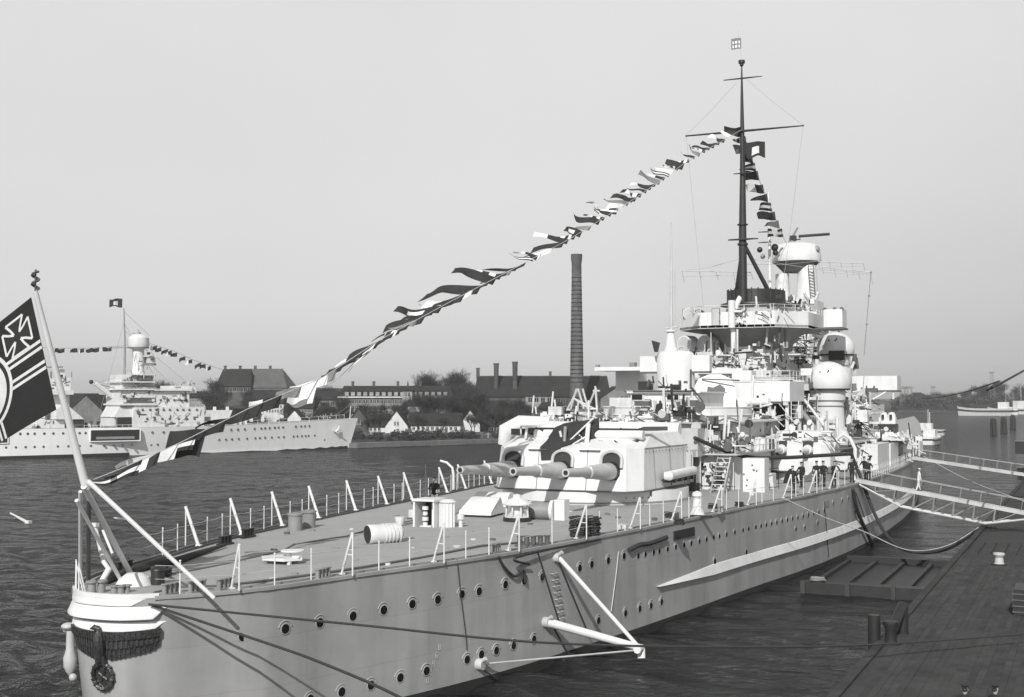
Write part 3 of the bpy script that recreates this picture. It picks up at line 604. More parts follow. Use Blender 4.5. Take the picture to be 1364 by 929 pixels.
for y_ in (48.0, 51.2, 54.0): q = MB(); f_ = min(1, (y_-45.9)/9.1); q.tube([(5.52+.4*f_, y_, 6.78), (5.38+.39*f_, y_, 9.52)], .03, 5); q.build('armour_joint', GRY, tur)
q = MB(); q.tube([(5.37, 46.45, 9.56), (5.76, 55, 9.56)], .035, 5); q.build('armour_joint', GRY, tur)
for k in range(14): q = MB(); u_ = k/13.; q.ball((5.42+.42*u_, 46.6+8.2*u_, 9.35), .055, 6, 4); q.build('rivet_head', GRY, tur)
# turret side fittings: life-raft roll on brackets, rear overhang box, ladder
q = MB(); q.tube([V3((6.05, 48.6, 7.6)), V3((6.35, 48.65, 7.6)), V3((6.45, 54.2, 7.7))], [.25, .33, .33], 12); q.build('canvas_float_roll', CANL, tur)
q = MB()
q.box(5.7, 6.5, 49.0, 54.4, 7.20, 7.30)
for k in range(4): q.box(5.72, 6.6, 49.3+k*1.45, 49.65+k*1.45, 7.1, 7.36)
q.build('float_bracket', BLK, tur)
q = MB(); q.box(5.12, 5.95, 55.3, 56.6, 8.6, 9.0); q.box(4.9, 5.9, 55.2, 57.2, 9.0, 9.12); q.build('turret_rear_hood', WH2, tur)
q = MB(); q.box(5.8, 6.15, 54.6, 54.75, 6.8, 9.0); q.box(5.8, 6.15, 55.1, 55.25, 6.8, 9.0)
for k in range(7): q.box(5.95, 6.1, 54.75, 55.1, 6.95+k*.3, 7.0+k*.3)
q.build('turret_ladder', LGY, tur)
q = MB(); q.prism([(5.2, 46.9), (5.62, 47.1), (5.62, 48.6), (5.3, 49.6)], 6.3, 6.6); q.build('barbette_bracket', DGY, tur)
q = MB()
for x, y in ((842, 660), (852, 664), (860, 660), (832, 664)):
    p = att(x, y, 46.5); q.ball((5.0+(x-842)*.04, 45.3+(x-842)*.05, 6.3), .09, 8, 5)
q.build('barbette_bolt', DGY, tur)
# rangefinder through the rear of the turret
q = MB(); q.tube([(-9.4, 57, 10.55), (-9.2, 57, 10.6), (-5, 57, 10.6), (3, 57, 10.6), (4.6, 57, 10.6)], [.45, .62, .55, .55, .5], 18); q.build('turret_rangefinder', WHT, tur)
q = MB(); q.tube([(-9.9, 56.6, 9.2), (-9.7, 56.7, 10.3), (-8.6, 56.9, 10.9), (-6, 57, 11.0)], [.5, .75, .7, .5], 14); q.build('rangefinder_hood', WHT, tur)
# roof: catapult beam, black canvas cover, posts, lattice, walkway
for xa, xb in ((-3.1, -1.5), (.9, 5.0)): q = MB(); q.tube([(xa, 47.3, 10.42), (xb, 47.3, 10.42)], .33, 18); q.build('catapult_beam', WHT, tur)
q = MB(); q.box(-4.2, 4.7, 46.9, 47.9, 9.78, 10.08); q.build('catapult_track', BLK, tur); q = MB(); q.box(-3.8, 4.8, 47.6, 48.3, 10.72, 10.86); q.build('catapult_track', DGY, tur)
q = MB(); q.box(-4.6, 4.8, 47.4, 48.1, 10.92, 11.0); q.build('roof_walkway', WHT, tur)
q = MB(); cy = 49.4
cy = 47.3; prof = [(-1.9, 10.6, .4), (-1.6, 10.9, .6), (-.9, 11.2, .75), (-.1, 11.35, .8), (.6, 11.4, .75), (1.3, 11.5, .5), (1.7, 11.6, .2)]
rn = random.Random(5)
q.loft([[V3((x, cy-wd, 9.9)), V3((x, cy-wd*1.05, (9.9+zt)/2)), V3((x+.1, cy-wd*.6, zt-.1)), V3((x, cy, zt)), V3((x, cy+wd*.7, zt-.2)), V3((x, cy+wd, 10.0))] for x, zt, wd in prof]); q.build('canvas_cover', CANV, tur, 60)
q = MB()
q.loft([[V3((-1.6, 46.9, 10.55)), V3((.9, 46.9, 10.75)), V3((.9, 47.5, 10.75)), V3((-1.6, 47.5, 10.5))], [V3((-1.7, 46.0, 9.98)), V3((.7, 46.0, 10.1)), V3((.7, 46.5, 10.1)), V3((-1.7, 46.5, 9.9))], [V3((-1.75, 45.0, 9.6)), V3((-.2, 45.0, 9.6)), V3((-.1, 45.3, 9.6)), V3((-1.75, 45.3, 9.55))], [V3((-1.6, 44.85, 8.7)), V3((-.75, 44.85, 8.75)), V3((-.7, 45.1, 8.8)), V3((-1.6, 45.1, 8.7))]]); 
q.build('dark_apron', CANV, tur, 60)  # dark sheet running down the sloping face below the cover
q = MB(); q.tube([(-.3, 45.9, 9.7), (-.3, 46.1, 11.0)], .12, 10); q.build('roof_post', GRY, tur)
q = MB(); q.tube([(1.3, 46, 9.75), (1.3, 46.4, 11.2)], .16, 10); q.tube([(-.2, 46, 9.8), (1.6, 46.6, 11.6)], .06, 6); q.tube([(1.5, 46, 9.8), (.3, 46.6, 10.6)], .05, 6); q.tube([(.2, 45.8, 9.7), (1.2, 46.0, 10.3)], .05, 6); q.build('roof_lattice', WHT, tur)
q = MB(); q.prism([(-5.6, 48.6), (-2.4, 47.0), (-2.4, 48.4)], 10.3, 10.75); q.build('beam_end_cover', CANV, tur); q = MB(); q.prism([(4.7, 47.6), (4.7, 48.2), (6.0, 49.6)], 10.7, 11.0); q.build('beam_end_cover', DGY, tur)
for x in (-4.4, -3.2, 3.2, 4.6): q = MB(); q.tube([(x, 47.7, 10.0), (x, 47.7, 10.95)], .07, 6); q.build('walkway_post', WHT, tur)
# ---------------------------------------------------------------- superstructure of the battleship
def ab(q, x0, y0, x1, y1, t, L_, tp=0., mi=0):      # block whose after face, at station t, is seen between these pixels
    xm, ym = (x0+x1)/2., (y0+y1)/2.
    a, b = att(x0, ym, t).x, att(x1, ym, t).x; z1, z0 = att(xm, y0, t).z, att(xm, y1, t).z
    q.box(a, b, t, t+L_, z0, z1, mi, tp); return a, b, z0, z1
def S(q, nm, m=None, par=ship, sm=38, **k): return q.build(nm, m or WHT, par, sm)
rn = random.Random(11)
def rail(pts, h=1.05, par=ship, n=None, name='guard_rail', m=None, close=False):
    q = MB(); pts = [V3(p) for p in pts]
    if close: pts.append(pts[0])
    for hh in (h, h*.55): q.tube([p+V3((0, 0, hh)) for p in pts], .025, 5)
    for a, b in zip(pts, pts[1:]):
        k = max(1, int((b-a).length/1.3))
        for i in range(k): p = a.lerp(b, i/k); q.tube([p, p+V3((0, 0, h))], .03, 5)
    q.tube([pts[-1], pts[-1]+V3((0, 0, h))], .03, 5)
    return q.build(name, m or WHT, par)
def ladder(p0, p1, wd, steps, par=ship, name='ladder', m=None, ax=(1, 0, 0)):
    q = MB(); p0, p1, a = V3(p0), V3(p1), V3(ax)*wd/2
    for sg in (-1, 1): q.tube([p0+a*sg, p1+a*sg], .045, 6)
    for k in range(1, steps): p = p0.lerp(p1, k/steps); q.box(p.x-abs(a.x)-.01, p.x+abs(a.x)+.01, p.y-.1-abs(a.y), p.y+.1+abs(a.y), p.z-.02, p.z+.02)
    return q.build(name, m or WHT, par)
def dark_ports(par, face, t, ws, z, r=.16):      # round ports on an after-facing wall at station t
    for w_ in ws:
        q = MB(); q.lathe((w_, t, z), [(r*1.3, .0), (r*1.3, -.05), (r, -.06), (r, -.03)], 12, ax='y'); q.lathe((w_, t, z), [(r*.98, -.0), (r*.98, -.055), (.001, -.056)], 12, ax='y', mi=1); q.build('porthole', [WHT, BLK], par)
def door(par, x0, x1, t, z0, z1, m=None):
    q = MB(); q.box(x0, x1, t-.05, t+.02, z0, z1); return q.build('door', m or GRY, par)
# decks and deckhouses
q = MB(); q.prism([(-6.6, 62.4), (6.6, 62.4), (7.4, 64), (7.4, 74.5), (6.5, 76), (6.5, 84), (8.8, 86), (8.8, 118), (6.5, 132), (4, 142), (-4, 142), (-6.5, 132), (-8.8, 118), (-8.8, 86), (-7.2, 76), (-7.4, 64)], DK, 8.5)
h1 = S(q, 'deckhouse', WHT, ship, 20)
q = MB(); q.prism([(-9, 61.5), (7.8, 61.5), (8.2, 64), (8.2, 74.8), (7.6, 75.8), (7.6, 86.8), (11.8, 88), (11.8, 118), (8, 131), (4.5, 142.5), (-4.5, 142.5), (-8, 131), (-11.8, 118), (-11.8, 88), (-10, 86), (-10, 62)], 8.5, 8.62)
S(q, 'superstructure_deck', LGY, ship, 20)
q = MB(); q.box(5.0, 7.0, 62.36, 62.42, 7.05, 7.12); q.box(4.6, 7.41, 62.34, 62.42, 6.0, 6.07); S(q, 'wall_ledge', DGY, h1)
dark_ports(h1, 0, 62.4, (3.1, 3.9, 4.7, 5.5), 7.7); dark_ports(h1, 0, 62.4, (-5, -4), 7.5)
for k in range(9):
    q = MB(); q.lathe((7.42, 65+k*1.1, 7.5), [(.001, -.02), (.18, -.02), (.2, .04), (.14, .05), (.001, .05)], 12, ax='x', mi=0); S(q, 'porthole', GLS, h1)
q = MB()   # lifebuoy on the wall
for k in range(16):
    a, b = 2*PI*k/16, 2*PI*(k+1)/16; q.tube([(5.6+.36*math.cos(a), 62.28, 6.6+.36*math.sin(a)), (5.6+.36*math.cos(b), 62.28, 6.6+.36*math.sin(b))], .09, 6, mi=1 if k % 4 == 0 else 0)
q.build('lifebuoy', [DGY, WHT], h1)
# second tier
q = MB(); q.prism([(-5, 65.5), (5, 65.5), (6, 67), (6, 78), (5, 80), (5, 94), (6.4, 96), (6.4, 124), (4.4, 132), (-4.4, 132), (-6.4, 124), (-6.4, 96), (-5, 92), (-6, 80), (-6, 67)], 8.62, 10.9)
h2 = S(q, 'deckhouse', WHT, ship, 20)
q = MB(); q.prism([(-6.6, 64.2), (6.6, 64.2), (7.2, 66), (7.2, 80), (6, 82), (6, 94.5), (8, 96), (8, 125), (5, 133), (-5, 133), (-8, 125), (-8, 95), (-7.2, 82), (-7.2, 66)], 10.9, 11.0); S(q, 'superstructure_deck', LGY, ship, 20)
dark_ports(h2, 0, 65.5, (-3.5, -1.2, 1.4, 3.3), 9.9, .17)
door(h2, .0, .8, 65.5, 8.65, 10.4, DGY)
# bandstand with curved bulwark over the turret roof
q = MB(); n = 40
def arcpts(cx, cy, rx, ry, a0, a1, n): return [(cx+rx*math.cos(a0+(a1-a0)*k/n), cy+ry*math.sin(a0+(a1-a0)*k/n)) for k in range(n+1)]
def bulwark(cx, cy, rx, ry, a0, a1, z0, z1, name='bulwark', m=None, th=.12, par=ship, n=36, cap=True):
    q = MB(); o = arcpts(cx, cy, rx, ry, a0, a1, n); i_ = arcpts(cx, cy, rx-th, ry-th, a0, a1, n)
    q.loft([[V3((a[0], a[1], z0)), V3((a[0], a[1], z1)), V3((b[0], b[1], z1)), V3((b[0], b[1], z0))] for a, b in zip(o, i_)])
    if cap: q.tube([V3((a[0], a[1], z1)) for a in o], .07, 6)
    return q.build(name, m or WHT, par, 30)
bulwark(.2, 70.5, 6.4, 6.2, -PI*1.05, PI*.05, 11.0, 12.2)
q = MB(); q.prism(arcpts(.2, 70.5, 6.5, 6.3, -PI*1.05, PI*.05, 30), 10.78, 11.02); S(q, 'bandstand_floor', LGY)
q = MB(); q.tube([V3((p[0], p[1], 11.55)) for p in arcpts(.2, 70.5, 6.46, 6.26, -PI*1.05, PI*.05, 30)], .05, 5); S(q, 'bulwark_strip', WH2)
q = MB(); q.tube([V3((p[0], p[1], 11.15+.22*math.sin(k*.9))) for k, p in enumerate(arcpts(.2, 70.5, 6.5, 6.3, -PI*.75, PI*.0, 30))], .035, 5); S(q, 'signal_cable', DGY)
# after control house with dark windows
q = MB(); A = ab(q, 840, 524, 930, 560, 67.5, 8); h3 = S(q, 'control_house', WHT, ship, 20)
q = MB(); q.box(A[0]-.25, A[1]+.25, 67.2, 75.8, A[3], A[3]+.14); S(q, 'control_house_roof', WHT)
def window(par, x0, y0, x1, y1, t, m=GLS, nm='window', fr=WH2):
    xm, ym = (x0+x1)/2., (y0+y1)/2.; a, b = att(x0, ym, t).x, att(x1, ym, t).x; z1, z0 = att(xm, y0, t).z, att(xm, y1, t).z
    q = MB(); q.box(a, b, t-.04, t+.02, z0, z1, 0); 
    for (p, r_, s_, u) in ((a-.07, b+.07, z1, z1+.06), (a-.07, b+.07, z0-.06, z0), (a-.07, a, z0, z1), (b, b+.07, z0, z1)): q.box(p, r_, t-.1, t+.02, s_, u, 1)
    return q.build(nm, [m, fr], par)
window(h3, 842, 526, 856, 533, 67.5); window(h3, 889, 526, 904, 533, 67.5)
window(h3, 889, 555, 905, 559, 67.5); 
# round rangefinder cupola
c0 = att(895, 500, 68.5); q = MB()
q.lathe((c0.x, 69.6, 0), [(1.62, 13.5), (1.62, 16.6), (1.5, 16.85), (1.2, 17.0)], 40); h4 = S(q, 'rangefinder_cupola')
q = MB(); q.cyl((c0.x, 69.6), 1.75, 13.5, 13.7, 40); S(q, 'cupola_ring', WH2, h4)
for s_ in (-3.1, 1.4): q = MB(); q.box(c0.x+s_, c0.x+s_+1.7, 69.2, 70, 15.25, 16.6); S(q, 'rangefinder_arm', WHT, h4)
for s_ in (-3.05, 1.6): q = MB(); q.box(c0.x+s_, c0.x+s_+1.45, 69.15, 70.02, 15.1, 15.25); S(q, 'arm_foot_plate', DGY, h4)
q = MB(); q.box(c0.x+.2, c0.x+.95, 67.85, 68.05, 13.7, 14.45); S(q, 'dark_hatch', BLK, h4); q = MB(); q.box(c0.x-2.8, c0.x-1.6, 67.8, 68.3, 13.65, 14.4); S(q, 'dark_hatch', BLK, h4)
q = MB(); q.cyl((c0.x-.5, 69.8), .62, 16.9, 17.3, 20, .6); q.cyl((c0.x-.5, 69.8), .5, 17.3, 18.7, 20, .3); q.cyl((c0.x-.5, 69.8), .5, 18.7, 18.85, 20); S(q, 'pole_foot')
q = MB(); q.tube([(c0.x-.45, 69.8, 18.8), (c0.x-.4, 69.8, 28.2)], [.17, .06], 8); q.tube([(c0.x-.4, 69.8, 19.4), (c0.x-.15, 69.8, 19.6), (c0.x-.1, 69.8, 24)], .05, 6); q.tube([(c0.x-1, 69.8, 19.0), (c0.x+.1, 69.8, 19.1)], .09, 6); S(q, 'pole_mast', LGY)
q = MB(); p = att(873, 470, 68); q.loft([[V3((p.x-.35, 68, 17.9)), V3((p.x+.3, 68, 17.7)), V3((p.x+.3, 68.4, 17.7)), V3((p.x-.35, 68.4, 17.9))], [V3((p.x-.1, 68, 16.9)), V3((p.x+.15, 68, 16.9)), V3((p.x+.15, 68.3, 16.9)), V3((p.x-.1, 68.3, 16.9))]]); S(q, 'covered_searchlight', BLK)
# fairing shield with twin anti-aircraft guns amidships
def aa_mount(x, y, z, rz=0., sc_=1., par=ship, m=WHT):
    q = MB(); ca, sa = math.cos(rz), math.sin(rz)
    R = lambda a, b, c: V3((x+sc_*(a*ca-b*sa), y+sc_*(a*sa+b*ca), z+sc_*c))
    pr_ = [(-1.9, .1), (-1.95, 1.7), (-1.4, 2.7), (-.5, 3.1), (.6, 3.1), (1.5, 2.7), (1.95, 1.7), (1.9, .1)]
    q.loft([[R(a, b_+(.25*c if b_ < 0 else 0), c) for a, c in pr_] for b_ in (-1.2, 1.6)])
    g = q.build('anti_aircraft_gun', m, par, 25)
    q = MB(); q.loft([[R(a, -1.26+.25*(c+.7), c+.7) for a, c in ((-.7, .5), (.85, .4), (1.0, 1.1), (.5, 1.5), (-.1, 1.2), (-.6, 1.3))], [R(a, -1.1+.25*(c+.7), c+.7) for a, c in ((-.7, .5), (.85, .4), (1.0, 1.1), (.5, 1.5), (-.1, 1.2), (-.6, 1.3))]]); q.build('gun_opening', BLK, g)
    for d in (-.3, .35): q = MB(); q.tube([R(d, -.8, 1.), R(d, -3.4, 1.25)], [.13*sc_, .08*sc_], 8); q.build('anti_aircraft_barrel', GUN, g)
    q = MB(); q.tube([R(0, 0, -.5), R(0, 0, .1)], 1.1*sc_, 20); q.build('gun_pedestal', WH2, g); return g
p = att(948, 546, 79); aa_mount(p.x, 80, 12.0, .25, 1.02)
q = MB(); q.cyl((p.x, 80), 2.4, 10.9, 11.5, 24); S(q, 'gun_platform', WH2)
bulwark(2.8, 86, 3.0, 2.6, -PI*.8, PI*.0, 12.4, 14.5, 'curved_screen', WHT); bulwark(2.6, 87.5, 3.4, 3.0, -PI*.8, PI*.0, 14.4, 14.7, 'curved_screen', WH2); bulwark(3.6, 88.5, 3.4, 3.0, -PI*.7, PI*.0, 14.7, 14.95, 'curved_screen', LGY)
# box-shaped wing platform with a long plate
q = MB(); A = ab(q, 988, 508, 1052, 535, 84, 6.5); wing = S(q, 'wing_platform', WHT, ship, 20)
a = att(991, 524, 84).x; b = att(1018, 524, 84).x
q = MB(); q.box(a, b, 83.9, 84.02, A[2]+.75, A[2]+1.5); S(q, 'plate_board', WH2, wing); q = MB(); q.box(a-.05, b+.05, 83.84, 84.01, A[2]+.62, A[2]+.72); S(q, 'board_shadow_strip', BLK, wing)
rail([(A[0], 84.1, A[3]), (A[1], 84.1, A[3]), (A[1], 90, A[3])], 1.0)
q = MB(); q.box(A[0]-.6, A[0]+.2, 84.5, 86, 8.6, A[2]); q.box(A[1]-.5, A[1]-.2, 84.3, 84.6, 8.6, A[2]); q.box(A[1]-.5, A[1]-.2, 89.8, 90.1, 8.6, A[2]); S(q, 'platform_column')
q = MB(); q.box(-3, A[1]-.7, 88.5, 93, 8.65, 12.7); S(q, 'dark_recess_casing', BLK)  # black colour gives the recess under the wing its shade
# hawser reel under the wing
c = att(1009, 563, 83.5); q = MB(); q.tube([c, c+V3((0, .2, 0))], 1.05, 28); reel = S(q, 'cable_reel')
q = MB(); q.tube([c+V3((0, -.05, 0)), c+V3((0, 1.3, 0))], .5, 20); S(q, 'reel_core', BLK, reel)
q = MB()
for k in range(6): a_ = k*PI/3; q.box(c.x+.55*math.cos(a_)-.1, c.x+.55*math.cos(a_)+.1, c.y-.08, c.y+.02, c.z+.75*math.sin(a_)-.14, c.z+.75*math.sin(a_)+.14)
S(q, 'reel_hole', BLK, reel)
ladder((c.x+3.4, 84.2, 8.7), (c.x+3.4, 84.2, 12.7), .7, 10)
for k in range(9):
    q = MB(); x_ = c.x+4+k*.42+rn.uniform(-.1, .1); h_ = rn.uniform(1.2, 2.6)
    if k % 3 == 0: q.tube([(x_, 83.3, 8.62), (x_, 83.3, 8.62+h_), (x_-.2, 82.9, 8.8+h_)], [.2, .18, .28], 10)
    else: q.cyl((x_, 83.4), .16, 8.62, 8.62+h_, 8)
    S(q, 'ventilator', WHT if k % 2 else WH2)
q = MB(); q.tube([c+V3((-1.6, -.3, 1.9)), c+V3((1.2, -.3, 2.0))], .38, 14); q.ball(c+V3((-1.3, -.4, 1.4)), .55, 12, 8); S(q, 'air_duct')
# starboard twin secondary turret and the single mounting farther forward
def sec_turret(cx, cy, hw, z1, barrels, label):
    q = MB(); f = cy-3.2
    def rg_(z, df, k): return [(cx-hw*k, f+df+.8, z), (cx-hw*.75*k, f+df, z), (cx+hw*.75*k, f+df, z), (cx+hw*k, f+df+.8, z), (cx+hw*k, cy+2.4, z), (cx+hw*.6*k, cy+3.3, z), (cx-hw*.6*k, cy+3.3, z), (cx-hw*k, cy+2.4, z)]
    q.loft([rg_(DK+.9, 0, 1), rg_(z1-1.1, .35, .98), rg_(z1, 2.4, .86)]); g = q.build('secondary_turret', WHT, ship, 12)
    q = MB(); q.cyl((cx, cy), hw*.98, DK-.05, DK+.9, 36); q.build('turret_base', WHT, g)
    q = MB(); q.cyl((cx, cy), hw*1.0, DK+.62, DK+.68, 36); q.build('base_strip', DGY, g)
    for d in barrels:
        q = MB(); zc = DK+2.75
        q.lathe((cx+d, f-2.9, zc), [(.001, .08), (.12, .0), (.16, .05), (.15, .3), (.2, 1.6), (.3, 2.9), (.34, 3.3)], 16, ax='y'); q.lathe((cx+d, f-2.9, zc), [(.001, -.01), (.08, -.01), (.08, .05)], 10, ax='y', mi=1); q.build('secondary_gun_barrel', [WHT, BLK], g)
        q = MB(); q.loft([[V3((cx+d+u, f+.28+(v-.6)*.1+o, zc+v)) for u, v in ((-.42, -.5), (.42, -.5), (.42, .75), (-.42, .75))] for o in (-.30, .2)]); q.build('gun_port', BLK, g)
        q = MB(); q.lathe((cx+d, f-.1, zc), [(.36, -.3), (.46, 0), (.5, .5)], 14, ax='y'); q.build('gun_mantlet', WHT, g)
    return g
sec_turret(9.35, 79.2, 2.75, 10.0, (-1.35, .95), '')
sec_turret(12.0, 117, 1.7, 8.6, (.0,), '')
q = MB(); q.box(11.2, 13.2, 96, 104, DK, 8.3); S(q, 'deck_screen')
q = MB(); q.box(12.9, 13.3, 104, 110, DK, 8.1); q.box(10.5, 13.0, 109.8, 110.2, DK, 8.4); S(q, 'deck_screen')
for k in range(6): q = MB(); q.tube([(13.6-.1*k, 118+k*2.2, DK), (13.6-.1*k, 118+k*2.2, DK+2.7)], .16, 8); S(q, 'awning_post', WHT if k % 2 else DGY)
rail([hullpt(s_at_t(t), DK, -.2)[0]+V3((0, 0, .05)) for t in range(80, 140, 4)], 1.1)
# side ladder from the deck up to the first tier, locker and fan houses near it
a0, a1 = att(983, 652, 60), att(970, 598, 63)
q = MB(); p0, p1 = V3((att(976, 652, 61).x, 61.0, DK)), V3((att(963, 600, 64).x, 62.3, 8.6))
ladder((6.9, 58.8, DK), (6.7, 62.0, 8.6), 1.0, 9, name='deck_stair')
q = MB(); 
for sg in (0, 1): q.loft([[V3((6.35+sg*1.05, 58.7, DK)), V3((6.42+sg*1.05, 58.7, DK)), V3((6.42+sg*1.05, 59.1, DK)), V3((6.35+sg*1.05, 59.1, DK))], [V3((6.2+sg*1.05, 61.9, 8.6)), V3((6.27+sg*1.05, 61.9, 8.6)), V3((6.27+sg*1.05, 62.35, 8.6)), V3((6.2+sg*1.05, 62.35, 8.6))]])
S(q, 'stair_string', GRY)
def deckbox(px, py, a, b, h, m=WHT, nm='deck_locker', z=DK):
    c = atz(px, py, z); q = MB(); q.box(c.x-a/2, c.x+a/2, c.y, c.y+b, z, z+h); return S(q, nm, m)
deckbox(1004, 656, 1.7, 1.5, 2.6, WHT, 'winch_house'); c = atz(1004, 656)
for k in range(8): q = MB(); q.ball((c.x+rn.uniform(-.8, .8), c.y-.03, DK+rn.uniform(.5, 2.4)), .08, 8, 5); S(q, 'house_fitting', GRY)
deckbox(1022, 651, .9, 1.2, 1.2, WHT); deckbox(1001, 660, .3, 1., .5)
q = MB(); c = atz(1012, 652); q.tube([c+V3((0, 0, .3)), c+V3((0, 0, 1.5)), c+V3((1.4, .5, 1.7)), c+V3((1.4, .5, .2)), c+V3((0, 0, .1))], .05, 6); S(q, 'stowage_frame', BLK)
# conical ventilator by the turret, dark hatch behind it
c = atz(927, 688); q = MB(); q.lathe((c.x, c.y+.3, DK), [(.5, 0), (.3, .5), (.22, 1.1), (.32, 1.25), (.28, 1.45), (.001, 1.55)], 20); S(q, 'ventilator', WH2)
q = MB(); q.box(c.x-.2, c.x+1.1, c.y-.6, c.y-.3, DK, DK+.12); q.cyl((c.x-1.4, c.y-.2), .35, DK, DK+.15, 14); S(q, 'deck_scuttle', BLK)
q = MB(); c = att(912, 655, 60); q.cyl((c.x-.2, 60.4), .95, DK, DK+2.6, 20); S(q, 'dark_trunk', BLK)
q = MB(); c = att(912, 610, 59.5); q.box(c.x-.6, c.x+.9, 60, 62, DK+2.7, 10.6); S(q, 'trunk_casing', LGY)
for k in range(7): q = MB(); c = att(926+rn.uniform(-3, 6), 640, 61.2); q.tube([(c.x, 61.2, DK), (c.x, 61.2, DK+rn.uniform(1.5, 4.6))], rn.uniform(.06, .14), 8); S(q, 'standpipe', WHT if k % 2 else GRY)
for x, y in ((957, 678), (900, 690), (993, 676), (914, 700)): c = atz(x, y); coil('rope_coil', c+V3((-.4, 0, 0)), .26, 4, .045, ROPE)
# funnel and searchlight platform
q = MB(); q.cyl((.3, 98.4), 3.45, 8.6, 18.3, 48, 3.45, sy=1.25); fun = S(q, 'funnel')
q = MB(); q.lathe((.3, 98.4, 0), [(3.55, 17.9), (3.9, 18.6), (4.6, 19.5), (6.0, 20.2)], 48, sy=1.1); S(q, 'platform_flare', GRY)
octo = [(-6.9, 94.5), (-3.9, 91.2), (4.0, 91.2), (6.7, 94.5), (6.7, 103), (4, 106), (-4, 106), (-6.9, 103)]
q = MB(); q.prism(octo, 20.15, 20.4); S(q, 'funnel_platform', GRY, ship, 20)
q = MB(); oo = octo+[octo[0]]
q.loft([[V3((x, y, 20.1)), V3((x, y, 21.75)), V3((x*.985, 98.5+(y-98.5)*.985, 21.75)), V3((x*.985, 98.5+(y-98.5)*.985, 20.1))] for x, y in oo]); S(q, 'platform_bulwark', WHT, ship, 20)
q = MB(); q.lathe((.45, 98.4, 0), [(3.3, 20.3), (3.2, 22.9)], 48, sy=1.2); S(q, 'funnel_top', LGY, fun)
q = MB(); q.lathe((.4, 98.4, 0), [(3.75, 22.75), (3.7, 22.95), (3.05, 23.1), (3.0, 24.35), (2.8, 24.4), (2.8, 23.2)], 48, sy=1.2); S(q, 'funnel_cap', BLK, fun)
for k in range(14): a_ = -PI*.95+k*.22; q = MB(); q.box(.4+3.02*math.cos(a_)-.05, .4+3.02*math.cos(a_)+.05, 98.4+3.65*math.sin(a_)-.05, 98.4+3.65*math.sin(a_)+.05, 23.1, 24.5); S(q, 'cap_rib', BLK, fun)
rail([(x*.96, 98.5+(y-98.5)*.96, 21.7) for x, y in octo], .75, close=True)
for a_ in (-2.3, -1.9, -1.2, -.9): q = MB(); x_, y_ = .3+3.6*math.cos(a_), 98.4+4.4*math.sin(a_); q.tube([(x_, y_, 9), (x_, y_, 19.0)], .16, 8); q.tube([(x_+.5, y_, 9), (x_+.5, y_+.1, 16)], .09, 8); S(q, 'steam_pipe', WHT, fun)
# emblem-like shield with wreath on the bulwark: rough relief only
q = MB(); c = att(986, 427, 91.1)
for k in range(26): x_, z_ = c.x+rn.uniform(-.75, .75), 20.95+rn.uniform(-.65, 1.1); q.tube([(x_, 91.1, z_), (x_+rn.uniform(-.25, .25), 91.02, z_+rn.uniform(-.2, .25))], .05, 5, mi=k % 2)
q.build('bulwark_crest', [BLK, LGY], ship)
q = MB(); q.tube([(-.35, 91.6, 9), (-.35, 91.6, 20.1)], .26, 14); q.tube([(-.35, 91.4, 19.9), (-.35, 92.8, 22.5), (-.35, 94.4, 23.4)], .28, 14); S(q, 'mast_trunk', WHT)
q = MB(); q.tube([(-.35, 91.05, 20.1), (-.35, 91.05, 22.9)], .36, 14); S(q, 'trunk_head', WHT)
# boxes on the platform and lower searchlight platforms
def searchlight(x, y, z, r=.8, m=WHT, yaw=0.):
    q = MB(); d = V3((math.sin(yaw), -math.cos(yaw), 0)); c = V3((x, y, z+r*1.2))
    q.tube([c-d*r*.9, c-d*r*.7, c+d*r*.75], [r*.6, r, r], 22); g = q.build('searchlight', m, ship, 40)
    q = MB(); q.tube([c+d*r*.75, c+d*r*.8], r*.86, 22); q.build('searchlight_glass', LGY, g)
    q = MB(); q.cyl((x, y), r*.5, z, z+r*.4, 12); q.box(x-r*1.12, x-r*1.02, y-.12, y+.12, z+.2, z+r*1.3); q.box(x+r*1.02, x+r*1.12, y-.12, y+.12, z+.2, z+r*1.3); q.build('searchlight_yoke', GRY, g); return g
searchlight(-5.6, 93.8, 21.1, .62, WH2); searchlight(-4.3, 93, 21.1, .5, DGY)
q = MB(); A = ab(q, 1097, 412, 1122, 436, 97, 2.5); gb = S(q, 'platform_box', WHT, ship, 20)
q = MB(); q.box(A[0]-.9, A[1]+.15, 96.8, 99.5, A[2]-.22, A[2]-.05); S(q, 'box_floor', DGY, gb)
for x_ in (A[0]+.1, A[0]+1.1, A[1]-.1): q = MB(); q.ball((x_, 97.2, A[3]), .22, 10, 6); S(q, 'box_lamp', DGY, gb)
q = MB(); ab(q, 912, 470, 976, 474, 95, 3); ab(q, 975, 492, 1000, 498, 93, 3); S(q, 'searchlight_deck', DGY)
q = MB(); q.box(-6.8, 5.9, 94.2, 98, 17.35, 17.5); S(q, 'searchlight_deck', WH2)
for x in (-6.1, -3.9): searchlight(x, 94.9, 17.5, .95, WHT, -.4)
rail([(-7, 94.2, 17.5), (-2.6, 94.2, 17.5)], .9)
for x0, z0, x1, z1 in ((-7.2, 17.6, -2.2, 16.2), (-7, 16.8, -2.4, 16.4)): q = MB(); q.tube([(x0, 94, z0), (x1, 93.5, z1)], .12, 8); S(q, 'support_strut', DGY)
q = MB(); q.box(-6.2, -2.6, 94.4, 98, 14.2, 16.4); q.tube([(-5.6, 93, 15.4), (-3, 93, 15.2)], .7, 14); S(q, 'motor_house', WHT)
q = MB(); q.box(c0.x+3.0, 1.5, 84, 86, 14.6, 15.6); S(q, 'bridge_walk', WHT)
